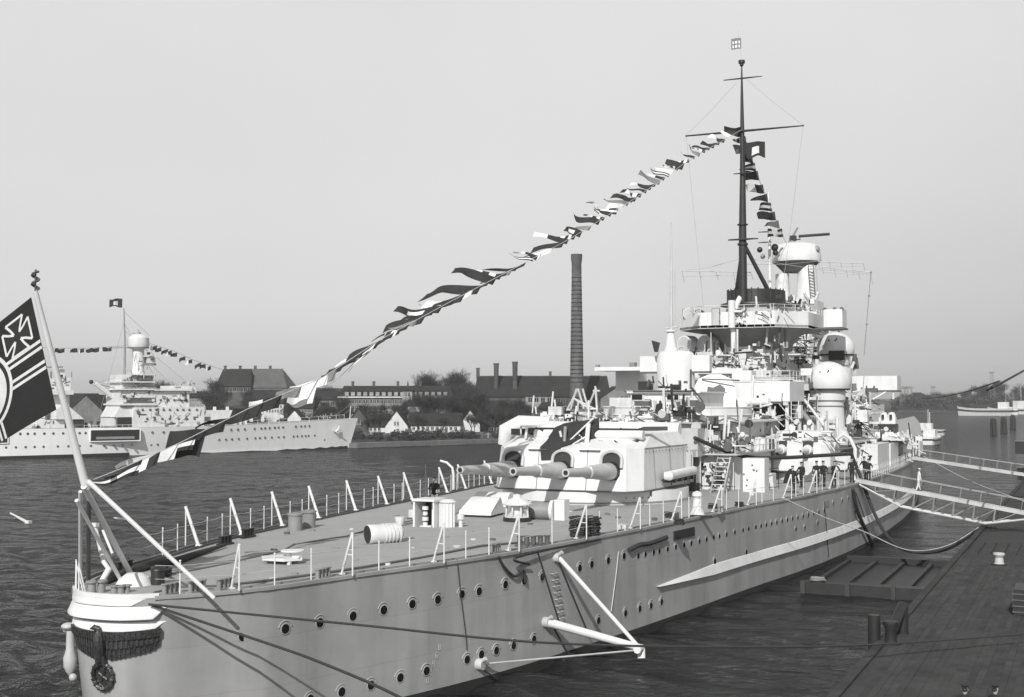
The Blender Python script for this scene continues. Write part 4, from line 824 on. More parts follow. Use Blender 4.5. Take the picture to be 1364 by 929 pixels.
q = MB(); A = ab(q, 930, 491, 989, 498, 86, 2); S(q, 'rangefinder_tube', WHT); q = MB(); q.box(A[0], A[1], 85.9, 88.1, A[2]-.15, A[2]-.02); S(q, 'tube_shadow_strip', DGY)
# main mast (black), tripod, yards
MT = V3((0, 94.5, 0)); q = MB()
q.tube([V3((-.05, 94.5, 22.9)), V3((-.05, 94.5, 30)), V3((0, 94.5, 36)), V3((0, 94.45, 41)), V3((0, 94.4, 44.5)), V3((0, 94.4, 47.9))], [.44, .40, .3, .22, .15, .06], 16); S(q, 'main_mast', BLK)
q = MB(); q.tube([V3((0, 94.5, 29.2)), V3((-1.3, 96.5, 23.9))], [.2, .24], 10); q.tube([V3((0, 94.5, 29.2)), V3((2.3, 96.5, 23.9))], [.2, .24], 10); S(q, 'mast_leg', BLK)
q = MB(); q.cyl((-.05, 94.5), .55, 28.9, 29.1, 16); q.cyl((-.05, 94.5), .56, 31.0, 31.12, 16); q.ball((0, 94.4, 47.9), .22, 10, 6); q.cyl((0, 94.4), .35, 48.05, 48.35, 12); S(q, 'mast_band', BLK)
def yard(xa, xb, y, z, r, nm='yard', m=BLK): q = MB(); q.tube([(xa, y, z), ((xa+xb)/2, y, z), (xb, y, z)], [r*.6, r, r*.5], 8); return S(q, nm, m)
L1 = att(913, 182, 94.2); R1 = att(1071, 167, 94.2); yard(L1.x, R1.x, 94.2, (L1.z+R1.z)/2, .13)
L2 = att(964, 107, 94.3); R2 = att(1015, 102, 94.3); yard(L2.x, R2.x, 94.3, (L2.z+R2.z)/2, .09)
L3 = att(970, 320, 94); R3 = att(1010, 318, 94); yard(L3.x, R3.x, 94, L3.z, .12)
L4 = att(977, 232, 94); R4 = att(1001, 232, 94); yard(L4.x, R4.x, 94, L4.z, .08)
zy = (L1.z+R1.z)/2
for a, b in ((V3((R2.x*.2, 94.3, 46.4)), V3((R1.x, 94.2, zy))), (V3((L2.x*.3, 94.3, 46)), V3((L1.x, 94.2, zy))), (V3((R1.x-.1, 94.2, zy)), V3((3, 99, 24))), (V3((L1.x+.1, 94.2, zy)), V3((-5.5, 99, 22)))):
    q = MB(); q.tube([a, a.lerp(b, .5)-V3((0, 0, .15)), b], .022, 4); S(q, 'rigging_line', LGY)
q = MB(); q.tube([V3((0, 94.4, 48)), V3((-.35, 94.3, 51.6))], .03, 5); S(q, 'flag_pole_top', LGY)
# fore tower and bridge
q = MB(); q.prism([(-4.2, 112), (4.2, 112), (5, 114), (5, 124), (3, 128), (-3, 128), (-5, 124), (-5, 114)], 10.9, 17.4); tow = S(q, 'bridge_tower', WHT, ship, 20)
q = MB(); q.prism([(-3.2, 113), (3.0, 113), (3.6, 115), (3.6, 123), (-3.6, 123), (-3.6, 115)], 17.4, 21.2); S(q, 'bridge_tower', WHT, ship, 20)
q = MB(); q.prism([(-4.4, 112), (4.4, 112), (5.4, 114), (5.4, 124), (-5.4, 124), (-5.4, 114)], 17.4, 17.55); q.prism([(-4.4, 112.5), (4.4, 112.5), (5., 114), (5., 123.5), (-5., 123.5), (-5., 114)], 21.2, 21.4); S(q, 'bridge_deck', LGY, ship, 20)
def win2(par, x0, y0, x1, y1, t): window(par, x0, y0, x1, y1, t, BLK)
win2(tow, 1052, 501, 1060, 513, 112); q = MB(); q.lathe((att(1070, 497, 112).x, 112, att(1070, 497, 112).z), [(.001, -.05), (.25, -.05), (.25, .02)], 14, ax='y'); S(q, 'porthole', BLK, tow)
for y_ in (475, 479, 483):
    for x_ in (1059, 1067): win2(tow, x_, y_, x_+6, y_+2.4, 112.0)
for x_ in (1050, 1059, 1068, 1084): win2(tow, x_, 462, x_+6, 469, 112.9)
rail([(-4.4, 112.1, 17.55), (4.4, 112.1, 17.55), (5.3, 114, 17.55), (5.3, 123, 17.55)], 1.)
rail([(-4.4, 112.6, 21.4), (4.4, 112.6, 21.4), (4.9, 114, 21.4), (4.9, 123, 21.4)], 1.)
q = MB(); q.prism([(-2.4, 114), (2.6, 114), (3.2, 116), (3.2, 121), (-3.2, 121), (-3.2, 116)], 21.4, 24.6); t3 = S(q, 'foretop_house', WHT, ship, 20)
q = MB(); q.cyl((1.8, 118), 1.35, 24.6, 28.9, 32, 1.05); S(q, 'foretop_column')
q = MB(); q.cyl((-1.2, 118), .9, 24.6, 28, 24, .8); S(q, 'foretop_column', WH2)
c = att(1061, 346, 118.5); q = MB(); q.lathe((c.x, 118.5, 0), [(1.5, 28.4), (1.7, 28.9), (2.9, 29.4), (2.95, 29.6), (2.85, 30.9), (2.4, 31.5), (1.2, 31.8)], 40); S(q, 'foretop_rangefinder')
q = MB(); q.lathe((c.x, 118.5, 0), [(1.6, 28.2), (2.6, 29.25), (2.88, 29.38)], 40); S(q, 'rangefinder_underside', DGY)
q = MB(); q.ball((c.x+2.6, 117.6, 30.8), .4, 10, 6); S(q, 'foretop_fitting', GRY); q = MB(); q.cyl((c.x-.4, 118), .4, 31.7, 32.4, 12); q.tube([(c.x-.4, 118, 32.4), (c.x+.3, 118, 33.6)], .12, 6); S(q, 'foretop_fitting', GRY)
a = att(1064, 315, 118); b = att(1105, 312, 118); q = MB(); q.tube([a, b], .17, 8); q.tube([a+V3((-1, 0, -.5)), a+V3((.2, 0, -.35)), a], .08, 6); q.box(c.x-.6, c.x+.1, 117.6, 118.2, 32, 32.6); S(q, 'foretop_boom', BLK)
q = MB(); p = att(1026, 400, 114); q.tube([V3((p.x, 114, 24.5)), V3((p.x-.1, 114, 37.5))], [.2, .12], 10); S(q, 'signal_pole', WHT)
for y_, wd in ((309, 1.2), (323, .7)): z_ = att(1020, y_, 114).z; yard(p.x-1.4, p.x+wd*.3, 114, z_, .09, 'signal_yard', DGY)
for x_, y_, r_ in ((1012, 333, .35), (1016, 342, .3), (1032, 330, .45), (1033, 337, .35)): v = att(x_, y_, 114); q = MB(); q.ball(v, r_, 10, 6); S(q, 'signal_lamp', BLK if r_ > .32 else GRY)
# cluttered bridge equipment beside the funnel cap
for k in range(26):
    x_, y_ = rn.uniform(1042, 1086), rn.uniform(398, 416); v = att(x_, y_, 112.5+rn.uniform(-1, 1)); q = MB(); h_ = rn.uniform(.3, 1.1)
    if k % 3: q.tube([v, v+V3((rn.uniform(-.5, .5), 0, h_))], rn.uniform(.06, .2), 7)
    else: q.box(v.x-.25, v.x+.25, v.y, v.y+.5, v.z, v.z+h_*.6)
    S(q, 'bridge_fitting', [WHT, WH2, DGY, BLK][k % 4])
q = MB(); A = ab(q, 1043, 415, 1088, 420, 111.5, 3); S(q, 'bridge_wing', WHT)
ladder(V3((att(1083, 372, 116.2).x, 116.2, 24.6)), V3((att(1080, 372, 116.2).x, 116.2, 29.0)), .6, 12, m=DGY)
# big round directors
def director(px, py, t, r, zf, cr, nm='director_dome'):
    c = att(px, py, t); q = MB()
    q.ball((c.x, t, c.z-.1), r, 44, 22, .92, -.32); g = S(q, nm)
    zb = c.z-.1-r*.92*.32; q = MB(); q.cyl((c.x, t), r*.955, zb-.14, zb+.02, 44, r*.955); S(q, 'dome_rim', BLK, g)
    q = MB(); q.lathe((c.x, t, 0), [(cr*1.25, zf), (cr*1.05, zf+1.4), (cr, zb-1.6), (cr*1.12, zb-.9), (cr*1.12, zb-.14)], 36); S(q, 'director_column', WHT, g)
    q = MB(); q.cyl((c.x, t), cr*1.16, zb-1.2, zb-1.14, 36); q.cyl((c.x, t), cr*1.1, zb-1.75, zb-1.7, 36); S(q, 'column_band', GRY, g)
    q = MB(); zz = c.z+r*.35; q.tube([V3((c.x+dx, t-r*.86, zz+dz)) for dx, dz in ((-.45, .15), (-.35, 0), (0, -.05), (.35, .05), (.45, .3))], .07, 6); S(q, 'sighting_hood', BLK, g)
    return g
director(1103, 508, 96, 2.3, 8.6, 1.55)
g2 = director(1113, 464, 104, 2.0, 14, 1.3)
q = MB(); v = att(1114, 473, 102.0); q.box(v.x-.8, v.x+.8, 101.9, 102.6, v.z-.55, v.z+.45); S(q, 'director_slot', BLK, g2)
q = MB(); q.cyl((g2.location.x, 104), 1.7, 10.9, 16.2, 30); S(q, 'director_base')
for k in range(12):
    x_, y_ = rn.uniform(1125, 1142), rn.uniform(482, 500); v = att(x_, y_, 119+rn.uniform(-1, 1)); q = MB(); q.tube([v, v+V3((rn.uniform(-.4, .4), 0, rn.uniform(.5, 1.4)))], rn.uniform(.08, .28), 8); S(q, 'bridge_fitting', [WHT, DGY, LGY][k % 3])
# long box wing to starboard with struts
q = MB(); A = ab(q, 1133, 501, 1195, 520, 124, 3.2); bw_ = S(q, 'hangar_wing', WHT, ship, 20)
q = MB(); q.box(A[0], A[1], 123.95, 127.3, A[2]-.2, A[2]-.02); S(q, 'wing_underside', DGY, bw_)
v0 = V3((A[1]-1, 124.2, A[2])); v1 = att(1128, 552, 122)
for a, b, r_ in ((v0, v1, .09), (V3((A[1]-.5, 124.2, A[2])), V3((A[1]-.5, 124.2, A[2]-1.1)), .15), (V3((A[0]+1.2, 124.2, A[2])), att(1133, 545, 122), .1), (V3((A[0], 124.2, A[2])), att(1128, 545, 122), .2)): q = MB(); q.tube([a, b], r_, 8); S(q, 'wing_strut', WHT, bw_)
for k in range(16):
    x_, y_ = rn.uniform(1118, 1160), rn.uniform(540, 575); v = att(x_, y_, 100+rn.uniform(-3, 3)); q = MB(); h_ = rn.uniform(.4, 1.5)
    if k % 3 == 0: q.box(v.x-.5, v.x+.5, v.y, v.y+.8, v.z-1, v.z+.2)
    else: q.tube([v+V3((0, 0, -1)), v+V3((rn.uniform(-.3, .3), 0, h_))], rn.uniform(.06, .2), 7)
    S(q, 'deck_gear', [WHT, WH2, GRY, WHT][k % 4])
# searchlight control stands with paired white hoods
def twin_hood(x0, y0, x1, y1, t):
    a, b = att(x0, y1, t), att(x1, y0, t); wd = b.x-a.x; q = MB(); h_ = b.z-a.z
    for k in range(2):
        cx = a.x+wd*(.26+.48*k); q.lathe((cx, t+.8, 0), [(wd*.25, a.z), (wd*.25, a.z+h_*.7), (wd*.18, a.z+h_*.92), (.01, a.z+h_)], 18)
    q.box(a.x, b.x, t+.3, t+1.6, a.z, a.z+h_*.55); g = S(q, 'twin_hood')
    for k in range(2): cx = a.x+wd*(.26+.48*k); q = MB(); q.box(cx-wd*.07, cx+wd*.07, t+.0, t+.35, a.z+h_*.42, a.z+h_*.78); S(q, 'hood_slot', BLK, g)
    q = MB(); q.box(a.x-.1, b.x+.1, t+.2, t+1.8, a.z-.9, a.z-.01); S(q, 'hood_base', BLK, g)
twin_hood(1142, 546, 1158, 560, 112); twin_hood(1170, 549, 1192, 565, 112)
q = MB(); A = ab(q, 1166, 576, 1198, 582, 110, 2); S(q, 'boat_cradle', WHT)
q = MB(); A = ab(q, 1135, 582, 1205, 587, 108, 8); S(q, 'awning_deck', WHT)
q = MB(); v = att(1115, 572, 96); q.ball((v.x, 96, v.z-1.0), 1.25, 24, 14, 1.1); S(q, 'canvas_covered_gun', CANL)
# diagonal loading boom
for dx in (0, 1.3):
    q = MB(); a, b = att(1052+dx*12, 528, 92), att(1096+dx*12, 585, 88); q.tube([a, b], .26 if dx == 0 else .14, 10); S(q, 'boat_boom', GRY if dx == 0 else WHT)
# boat crane frame by the gangway: inverted V with square canvas screen
T = 79.0
fp = [att(x, y, T) for x, y in ((1109, 598), (1116, 584), (1124, 579), (1132, 584), (1139, 598), (1139, 640))]
q = MB(); q.tube(fp, .17, 10); S(q, 'gangway_frame', WHT)
q = MB(); q.tube([att(1108, 600, T), att(1135, 597, T)], .09, 8); q.tube([fp[1], att(1120, 601, T)], .07, 6); q.tube([fp[3], att(1128, 600, T)], .07, 6); S(q, 'frame_brace', DGY)
q = MB(); a, b = att(1110, 626, T+.3), att(1133, 603, T+.3); q.box(a.x, b.x, T+.3, T+.42, a.z, b.z); S(q, 'canvas_screen', CANL)
q = MB(); a, b = att(1071, 633, 75), att(1082, 615, 75); q.box(a.x, b.x, 75, 75.1, a.z, b.z); S(q, 'canvas_screen', CANL)
# fittings on the port after deck seen over the turret
q = MB(); A = ab(q, 765, 547, 850, 575, 74, 5); bx = S(q, 'boat_hangar', LGY, ship, 20); q = MB(); q.box(A[0]-.3, A[1], 73.8, 79, A[3], A[3]+.14); S(q, 'hangar_roof', DGY)
q = MB(); A2 = ab(q, 738, 552, 766, 576, 72, 3); b2 = S(q, 'gun_shelter', WHT, ship, 20)
for k in range(4): x_ = 741.5+k*5.4; window(b2, x_, 558, x_+3.6, 566, 72, BLK)
for x_ in (745, 750, 756): q = MB(); v = att(x_, 553.5, 71.97); q.ball(v, .07, 8, 5); S(q, 'shelter_bolt', BLK, b2)
q = MB(); v0, v1 = att(716, 570, 71), att(728, 553, 71); q.tube([V3((v0.x, 71, v0.z-.5)), V3((v0.x+.3, 71, v0.z+.5)), V3((v1.x-.2, 71, v1.z))], [.5, .65, .4], 12); q.box(v1.x-.4, v1.x+.8, 71, 73, v0.z-.8, v1.z+.3); S(q, 'cowl_shelter', WHT)
for a, b in (((755, 547), (770, 518)), ((770, 518), (778, 546)), ((768, 518), (760, 546)), ((776, 518), (784, 546)), ((782, 546), (794, 517)), ((794, 518), (795, 545)), ((768, 533), (792, 545)), ((755, 546), (800, 546)), ((790, 521), (799, 521)), ((763, 530), (782, 543))):
    q = MB(); q.tube([att(*a, 75), att(*b, 75)], .10, 6); S(q, 'crane_lattice', LGY)
q = MB(); A3 = ab(q, 812, 530, 850, 542, 76, 5); S(q, 'after_platform', WH2)
for k in range(12):
    x_, y_ = rn.uniform(802, 846), rn.uniform(558, 572); v = att(x_, y_, 63.5); q = MB()
    if k % 2: q.tube([v, v+V3((.5, 0, .1))], .22, 8)
    else: q.ball(v, .28, 10, 6)
    S(q, 'deck_gear', [WHT, WHT, DGY][k % 3])
q = MB(); q.tube([att(800, 572, 61), att(838, 560, 61), att(870, 556, 61)], .12, 8); S(q, 'awning_spar', WHT)
# flat structure beyond the after rangefinder on the port side
q = MB(); ab(q, 792, 489, 853, 494, 84, 4); ab(q, 820, 494, 853, 520, 88, 2); S(q, 'port_gun_platform', WHT)
q = MB(); ab(q, 793, 486, 797, 489, 84, .5); ab(q, 838, 483, 845, 489, 84, .8); S(q, 'platform_lamp', GRY)
# wireless aerial spreaders and wires
for xs, ys, t in (((908, 1000), (361, 363), 97), ((1090, 1150), (349, 351), 112), ((1095, 1160), (356, 363), 112)):
    a, b = att(xs[0], ys[0], t), att(xs[1], ys[1], t); q = MB(); q.tube([a, b], .055, 6); q.tube([a+V3((0, 0, -.6)), b+V3((0, 0, -.3))], .03, 5); S(q, 'aerial_spreader', LGY)
    for k in range(5): v = a.lerp(b, k/4.); q = MB(); q.tube([v, v+V3((0, 1, rn.uniform(-1.8, -.6)))], .02, 4); S(q, 'aerial_wire', LGY)
a, b = att(1160, 363, 112), att(1151, 474, 112); q = MB(); q.tube([a, a.lerp(b, .5), b], .045, 5)
for f in (0, .28, .62): v = a.lerp(b, f); q.ball(v, .13, 8, 5)
S(q, 'aerial_downlead', GRY)
for x0, y0, x1, y1 in ((908, 361, 985, 345), (1000, 345, 1160, 365), (985, 352, 1092, 348)):
    q = MB(); a, b = att(x0, y0, 97 if x0 < 1000 else 105), att(x1, y1, 97 if x1 < 1000 else 112); q.tube([a, a.lerp(b, .5)-V3((0, 0, .25)), b], .022, 4); S(q, 'aerial_wire', LGY)
# forecastle: turrets far ahead, partly seen
q = MB(); q.prism([(-4, 146), (4, 146), (4.5, 150), (4.5, 160), (-4.5, 160), (-4.5, 150)], DK, 12); S(q, 'forward_turret', WHT, ship, 20)
# small random deckhouse clutter: pipes, lockers and vents along the first tier edge
for k in range(46):
    t = 63+rn.random()*24; x_ = rn.uniform(-7, 8.0); 
    if x_ < 5.2 and t > 65: x_ = 6.2+rn.random()*1.6
    q = MB(); h_ = rn.uniform(.3, 1.5); r_ = rn.uniform(.08, .3)
    if k % 4 == 0: q.box(x_-.4, x_+.4, t, t+.7, 8.62, 8.62+h_*.7)
    elif k % 4 == 1: q.tube([(x_, t, 8.62), (x_, t, 8.62+h_), (x_, t-.35, 8.75+h_)], [r_, r_*.9, r_*1.3], 10)
    else: q.cyl((x_, t), r_, 8.62, 8.62+h_*.8, 10)
    S(q, 'deck_gear', [WHT, WH2, WHT, DGY, LGY][k % 5])
rail([(-8.9, 61.7, 8.62), (5.9, 61.7, 8.62)], 1.); rail([(7.6, 61.7, 8.62), (8.1, 64, 8.62), (8.1, 74.5, 8.62)], 1.)
for k in range(30):      # gear on the funnel and tower decks
    t = 86+rn.random()*26; x_ = rn.uniform(5.2, 7.5); q = MB(); h_ = rn.uniform(.4, 2.)
    if k % 2: q.cyl((x_, t), rn.uniform(.1, .35), 11, 11+h_, 10)
    else: q.box(x_-.4, x_+.3, t, t+.9, 11, 11+h_*.7)
    S(q, 'deck_gear', [WHT, GRY, WH2, BLK][k % 4])

# ---------------------------------------------------------------- small fittings crowding the upperworks
rg2 = random.Random(31)
def fittings(x0, y0, x1, y1, t, n, dark=.5, dep=.6, s0=.25):
    n = int(n*1.7)
    for k in range(n):
        v = att(rg2.uniform(x0, x1), rg2.uniform(y0, y1), t-rg2.uniform(.02, dep)); q = MB(); g = rg2.random(); s_ = s0*rg2.uniform(.5, 1.5)
        if g < .25: q.box(v.x-s_, v.x+s_*rg2.uniform(.3, 1.4), v.y, v.y+s_, v.z, v.z+s_*rg2.uniform(.5, 1.4))
        elif g < .45: q.tube([v, v+V3((rg2.uniform(-2, 2)*s_*2, 0, rg2.uniform(-.3, .3)))], .05+.06*rg2.random(), 6)
        elif g < .7: q.tube([v, v+V3((rg2.uniform(-.2, .2), 0, s_*rg2.uniform(2, 5)))], .04+.08*rg2.random(), 6)
        elif g < .85: q.tube([v, v+V3((0, -s_*.5, 0))], s_*.7, 12)
        else: q.tube([v, v+V3((s_*3, 0, -s_*rg2.uniform(1, 4)))], .05, 5)
        S(q, ['bracket', 'pipe', 'small_lamp', 'voice_pipe', 'cleat'][rg2.randrange(5)], rg2.choice([BLK, DGY]) if rg2.random() < dark else rg2.choice([WHT, WH2, LGY]))
for a_ in ((842, 540, 925, 556, 64.4, 16, .5), (925, 575, 1000, 598, 62.3, 26, .55), (935, 602, 966, 645, 62.2, 12, .6), (990, 540, 1045, 575, 83.2, 22, .4), (1045, 442, 1095, 458, 111, 20, .7), (1048, 470, 1075, 500, 111.8, 10, .5),
        (1112, 522, 1165, 570, 104, 30, .5), (1128, 570, 1222, 592, 106, 24, .4), (700, 552, 850, 572, 60, 26, .5), (1000, 575, 1110, 588, 77, 20, .4), (975, 395, 1045, 425, 91, 10, .6), (920, 472, 990, 490, 93, 18, .6), (1020, 475, 1048, 503, 92, 12, .6), (700, 583, 850, 592, 46.5, 6, .5), (1140, 590, 1165, 630, 88, 10, .4), (1200, 585, 1225, 612, 112, 14, .4), (860, 505, 925, 520, 67, 8, .5), (1090, 560, 1140, 580, 94, 14, .5)):
    fittings(*a_)
for x0, y0, x1, y1, t, dz in ((840, 566, 935, 566, 63.8, .1), (920, 480, 985, 488, 93, -.1), (935, 505, 985, 507, 79, .0), (1045, 440, 1095, 446, 110.5, 0), (843, 521, 925, 521, 67.1, 0)):
    q = MB(); a, b = att(x0, y0, t), att(x1, y1, t); q.tube([a, a.lerp(b, .5)+V3((0, 0, dz)), b], .07, 6); S(q, 'awning_spar', DGY)
q = MB(); A = att(1052, 445, 110.4); B = att(1092, 490, 110.4)
for k in range(5): z_ = A.z+(B.z-A.z)*k/5; q.tube([V3((A.x, 110.4, z_)), V3((B.x-.3*k, 110.4, z_))], .06, 5)
for k in range(4): x_ = A.x+(B.x-A.x)*k/3.4; q.tube([V3((x_, 110.4, A.z)), V3((x_-.5, 110.4, B.z+.5))], .06, 5)
S(q, 'platform_lattice', DGY)

# doors, hatches and stiffener ribs that break up the big plain plates
def ribs(x0, x1, t, z0, z1, n, m=WH2, w_=.05):
    for k in range(n+1): x_ = x0+(x1-x0)*k/n; q = MB(); q.box(x_-w_/2, x_+w_/2, t-.06, t+.01, z0, z1); S(q, 'stiffener', m)
def plate_door(x, t, z, w_=.75, h_=1.7, m=LGY):
    q = MB(); q.box(x-w_/2, x+w_/2, t-.07, t+.01, z, z+h_, 0)
    for a in (.25, .75): q.box(x+w_/2-.02, x+w_/2+.09, t-.11, t+.01, z+h_*a-.06, z+h_*a+.06, 1)
    q.box(x-w_/2-.06, x-w_/2, t-.04, t+.01, z-.05, z+h_+.05, 1); q.box(x+w_/2, x+w_/2+.06, t-.04, t+.01, z-.05, z+h_+.05, 1); q.box(x-w_/2, x+w_/2, t-.04, t+.01, z+h_, z+h_+.06, 1)
    q.build('door', [m, DGY], ship)
for x_, t_, z_ in ((-2.4, 65.5, 8.65), (2.6, 65.5, 8.65), (4.2, 65.5, 8.65), (-1.5, 62.4, DK+.15), (1.9, 62.4, DK+.15), (5.9, 62.4, DK+.15), (-1.6, 67.5, 11.1), (1.4, 67.5, 11.1), (.2, 112, 11.1), (3.4, 112, 11.1), (-2, 91.0, 20.4)): plate_door(x_, t_, z_)
ribs(-3.7, 3.6, 91.2, 20.15, 21.7, 9); ribs(4.9, 7.3, 62.36, 5.75, 8.5, 4)
for z_ in (12.2, 13.6, 15.0, 16.4): q = MB(); q.cyl((.3, 98.4), 3.49, z_, z_+.06, 48, sy=1.25); S(q, 'funnel_band', LGY)
for x_ in (-5.8, -3.4, -1.0, 1.4, 3.4, 5.0): q = MB(); q.tube([(x_, 64.15, 11.0), (x_, 64.15, 12.1)], .035, 5); S(q, 'stiffener', LGY)

for a_ in ((930, 470, 1000, 505, 90, 22, .45, 1., .5), (985, 535, 1050, 578, 84, 20, .5, 1., .5), (1050, 500, 1090, 560, 92, 20, .5, 1., .5), (1110, 520, 1165, 590, 100, 26, .45, 1., .55), (845, 540, 935, 560, 64.3, 14, .4, .5, .5), (925, 560, 1000, 598, 62.2, 18, .5, .5, .45), (700, 545, 800, 570, 66, 16, .5, .8, .5), (1085, 440, 1130, 500, 106, 16, .5, .8, .4), (990, 455, 1050, 500, 93, 16, .5, .8, .35)):
    fittings(*a_)
# ---------------------------------------------------------------- ensign
def cloth_fn(o, hoist, fly, amp, k, ph):
    o, hoist, fly = V3(o), V3(hoist), V3(fly); n = hoist.cross(fly).normalized()
    def f(u, v, off=0.):        # u along the fly 0..1, v down the hoist 0..1
        wv = amp*u**.6*math.sin(k*u*6.28+ph+v*1.3)+amp*.3*math.sin(k*11*u+v*4)*u
        return o+hoist*v+fly*u+n*(wv+off)+V3((0, 0, -.10*fly.length*u*u*(.6)))
    return f
e0 = atw(41.5, 396, -.12); e1 = atw(75, 546, -.1)
FLY = 6.9; fdir = -RT*.74+V3((0, 0, -.22))+HV*.42
f = cloth_fn(e0, e1-e0, fdir.normalized()*FLY+V3((0, 0, -.9)), .2, .8, 2.7)
def f2(u, v, off=0.):       # upper edge sags more steeply near the staff
    return f(u, v, off)+V3((0, 0, -.35*math.sin(min(1, u*1.4)*1.57)*(1-v)))
q = MB(); nu, nv = 60, 34
q.grid([[f2(i/nu, j/nv, .004) for j in range(nv+1)] for i in range(nu+1)]); q.grid([[f2(i/nu, j/nv, -.004) for j in range(nv+1)] for i in range(nu+1)])
ens = q.build('ensign', mat('ensign_red_bunting', .02, .9, .18, 2.5), None, 60)
tag(ens, 'big dark naval ensign with iron cross and white-edged bands flying from the stern flagstaff', 'flag')
AR = FLY/4.4; cu, cv = .43, .5        # centre of the disc
def U(x, y): return (x/FLY, y/4.4)     # metres of cloth from the hoist and from the top
def strip(q, pts, wd, mi=0, off=.008, n=14):
    for (x0, y0), (x1, y1) in zip(pts, pts[1:]):
        L_ = math.hypot(x1-x0, y1-y0); nx, ny = -(y1-y0)/L_*wd/2, (x1-x0)/L_*wd/2; m = max(1, int(L_/.15))
        for sg in (off, -off): q.grid([[f2(*U(x0+(x1-x0)*k/m+s*nx, y0+(y1-y0)*k/m+s*ny), sg) for s in (-1, 1)] for k in range(m+1)], mi=mi)
cx, cy = 3.15, 2.19; R0 = 1.45
W_ = MB(); B_ = MB()
for yc in (1.79, 2.58):
    strip(W_, [(0.02, yc), (cx-R0*.97, yc)], .36); strip(B_, [(0.02, yc), (cx-R0*.9, yc)], .12, off=.012)
    strip(W_, [(cx+R0*.97, yc), (6.85, yc)], .36); strip(B_, [(cx+R0*.9, yc), (6.85, yc)], .12, off=.012)
for xc in (cx-.39, cx+.39):
    strip(W_, [(xc, .03), (xc, cy-R0*.97)], .36); strip(B_, [(xc, .03), (xc, cy-R0*.9)], .12, off=.012)
    strip(W_, [(xc, cy+R0*.97), (xc, 4.37)], .36); strip(B_, [(xc, cy+R0*.9), (xc, 4.37)], .12, off=.012)
circ = lambda r, n=44: [(cx+r*math.cos(2*PI*k/n), cy+r*math.sin(2*PI*k/n)) for k in range(n+1)]
strip(W_, circ(R0*1.03), .14, off=.016); strip(B_, circ(R0*.93), .12, off=.016); [W_.grid([[f2(*U(cx+r_*math.cos(2*PI*k/44), cy+r_*math.sin(2*PI*k/44)), o_) for k in range(45)] for r_ in [R0*.87*j/8 for j in range(9)]]) for o_ in (.014, -.014)]
strip(B_, [(cx-.8, cy-.1), (cx-.45, cy+.28)], .16, off=.02)
# iron cross in the upper canton
ic, jc, h = .98, .98, .64
def ironcross(h, wi, wo, bow):
    p = []
    for r in range(4):
        a = r*PI/2
        for x, y in ((wi, -wi), (h*.55, -wi*1.25-(wo-wi)*.25), (h, -wo), (h, wo), (h*.55, wi*1.25+(wo-wi)*.25)): p.append((ic+x*math.cos(a)-y*math.sin(a), jc+x*math.sin(a)+y*math.cos(a)))
    return p
P_ = ironcross(h, .13, .42, 0); P2 = ironcross(h*.97, .10, .38, 0)
P_.append(P_[0]); strip(W_, P_, .085, off=.012); q = MB()
W_.build('flag_white_bands', FWH, ens, 60); B_.build('flag_black_bands', FDK, ens, 60)
qq = MB()
for sg in (.008, -.008):
    for r in range(4):
        a = r*PI/2; arm = [(0, 0), (.10, -.10), (h*.55, -.18), (h, -.4), (h, .4), (h*.55, .18), (.10, .10)]
        qq.face([f2(*U(ic+x*math.cos(a)-y*math.sin(a), jc+x*math.sin(a)+y*math.cos(a)), sg) for x, y in arm])
qq.build('iron_cross', FDK, ens, 0)
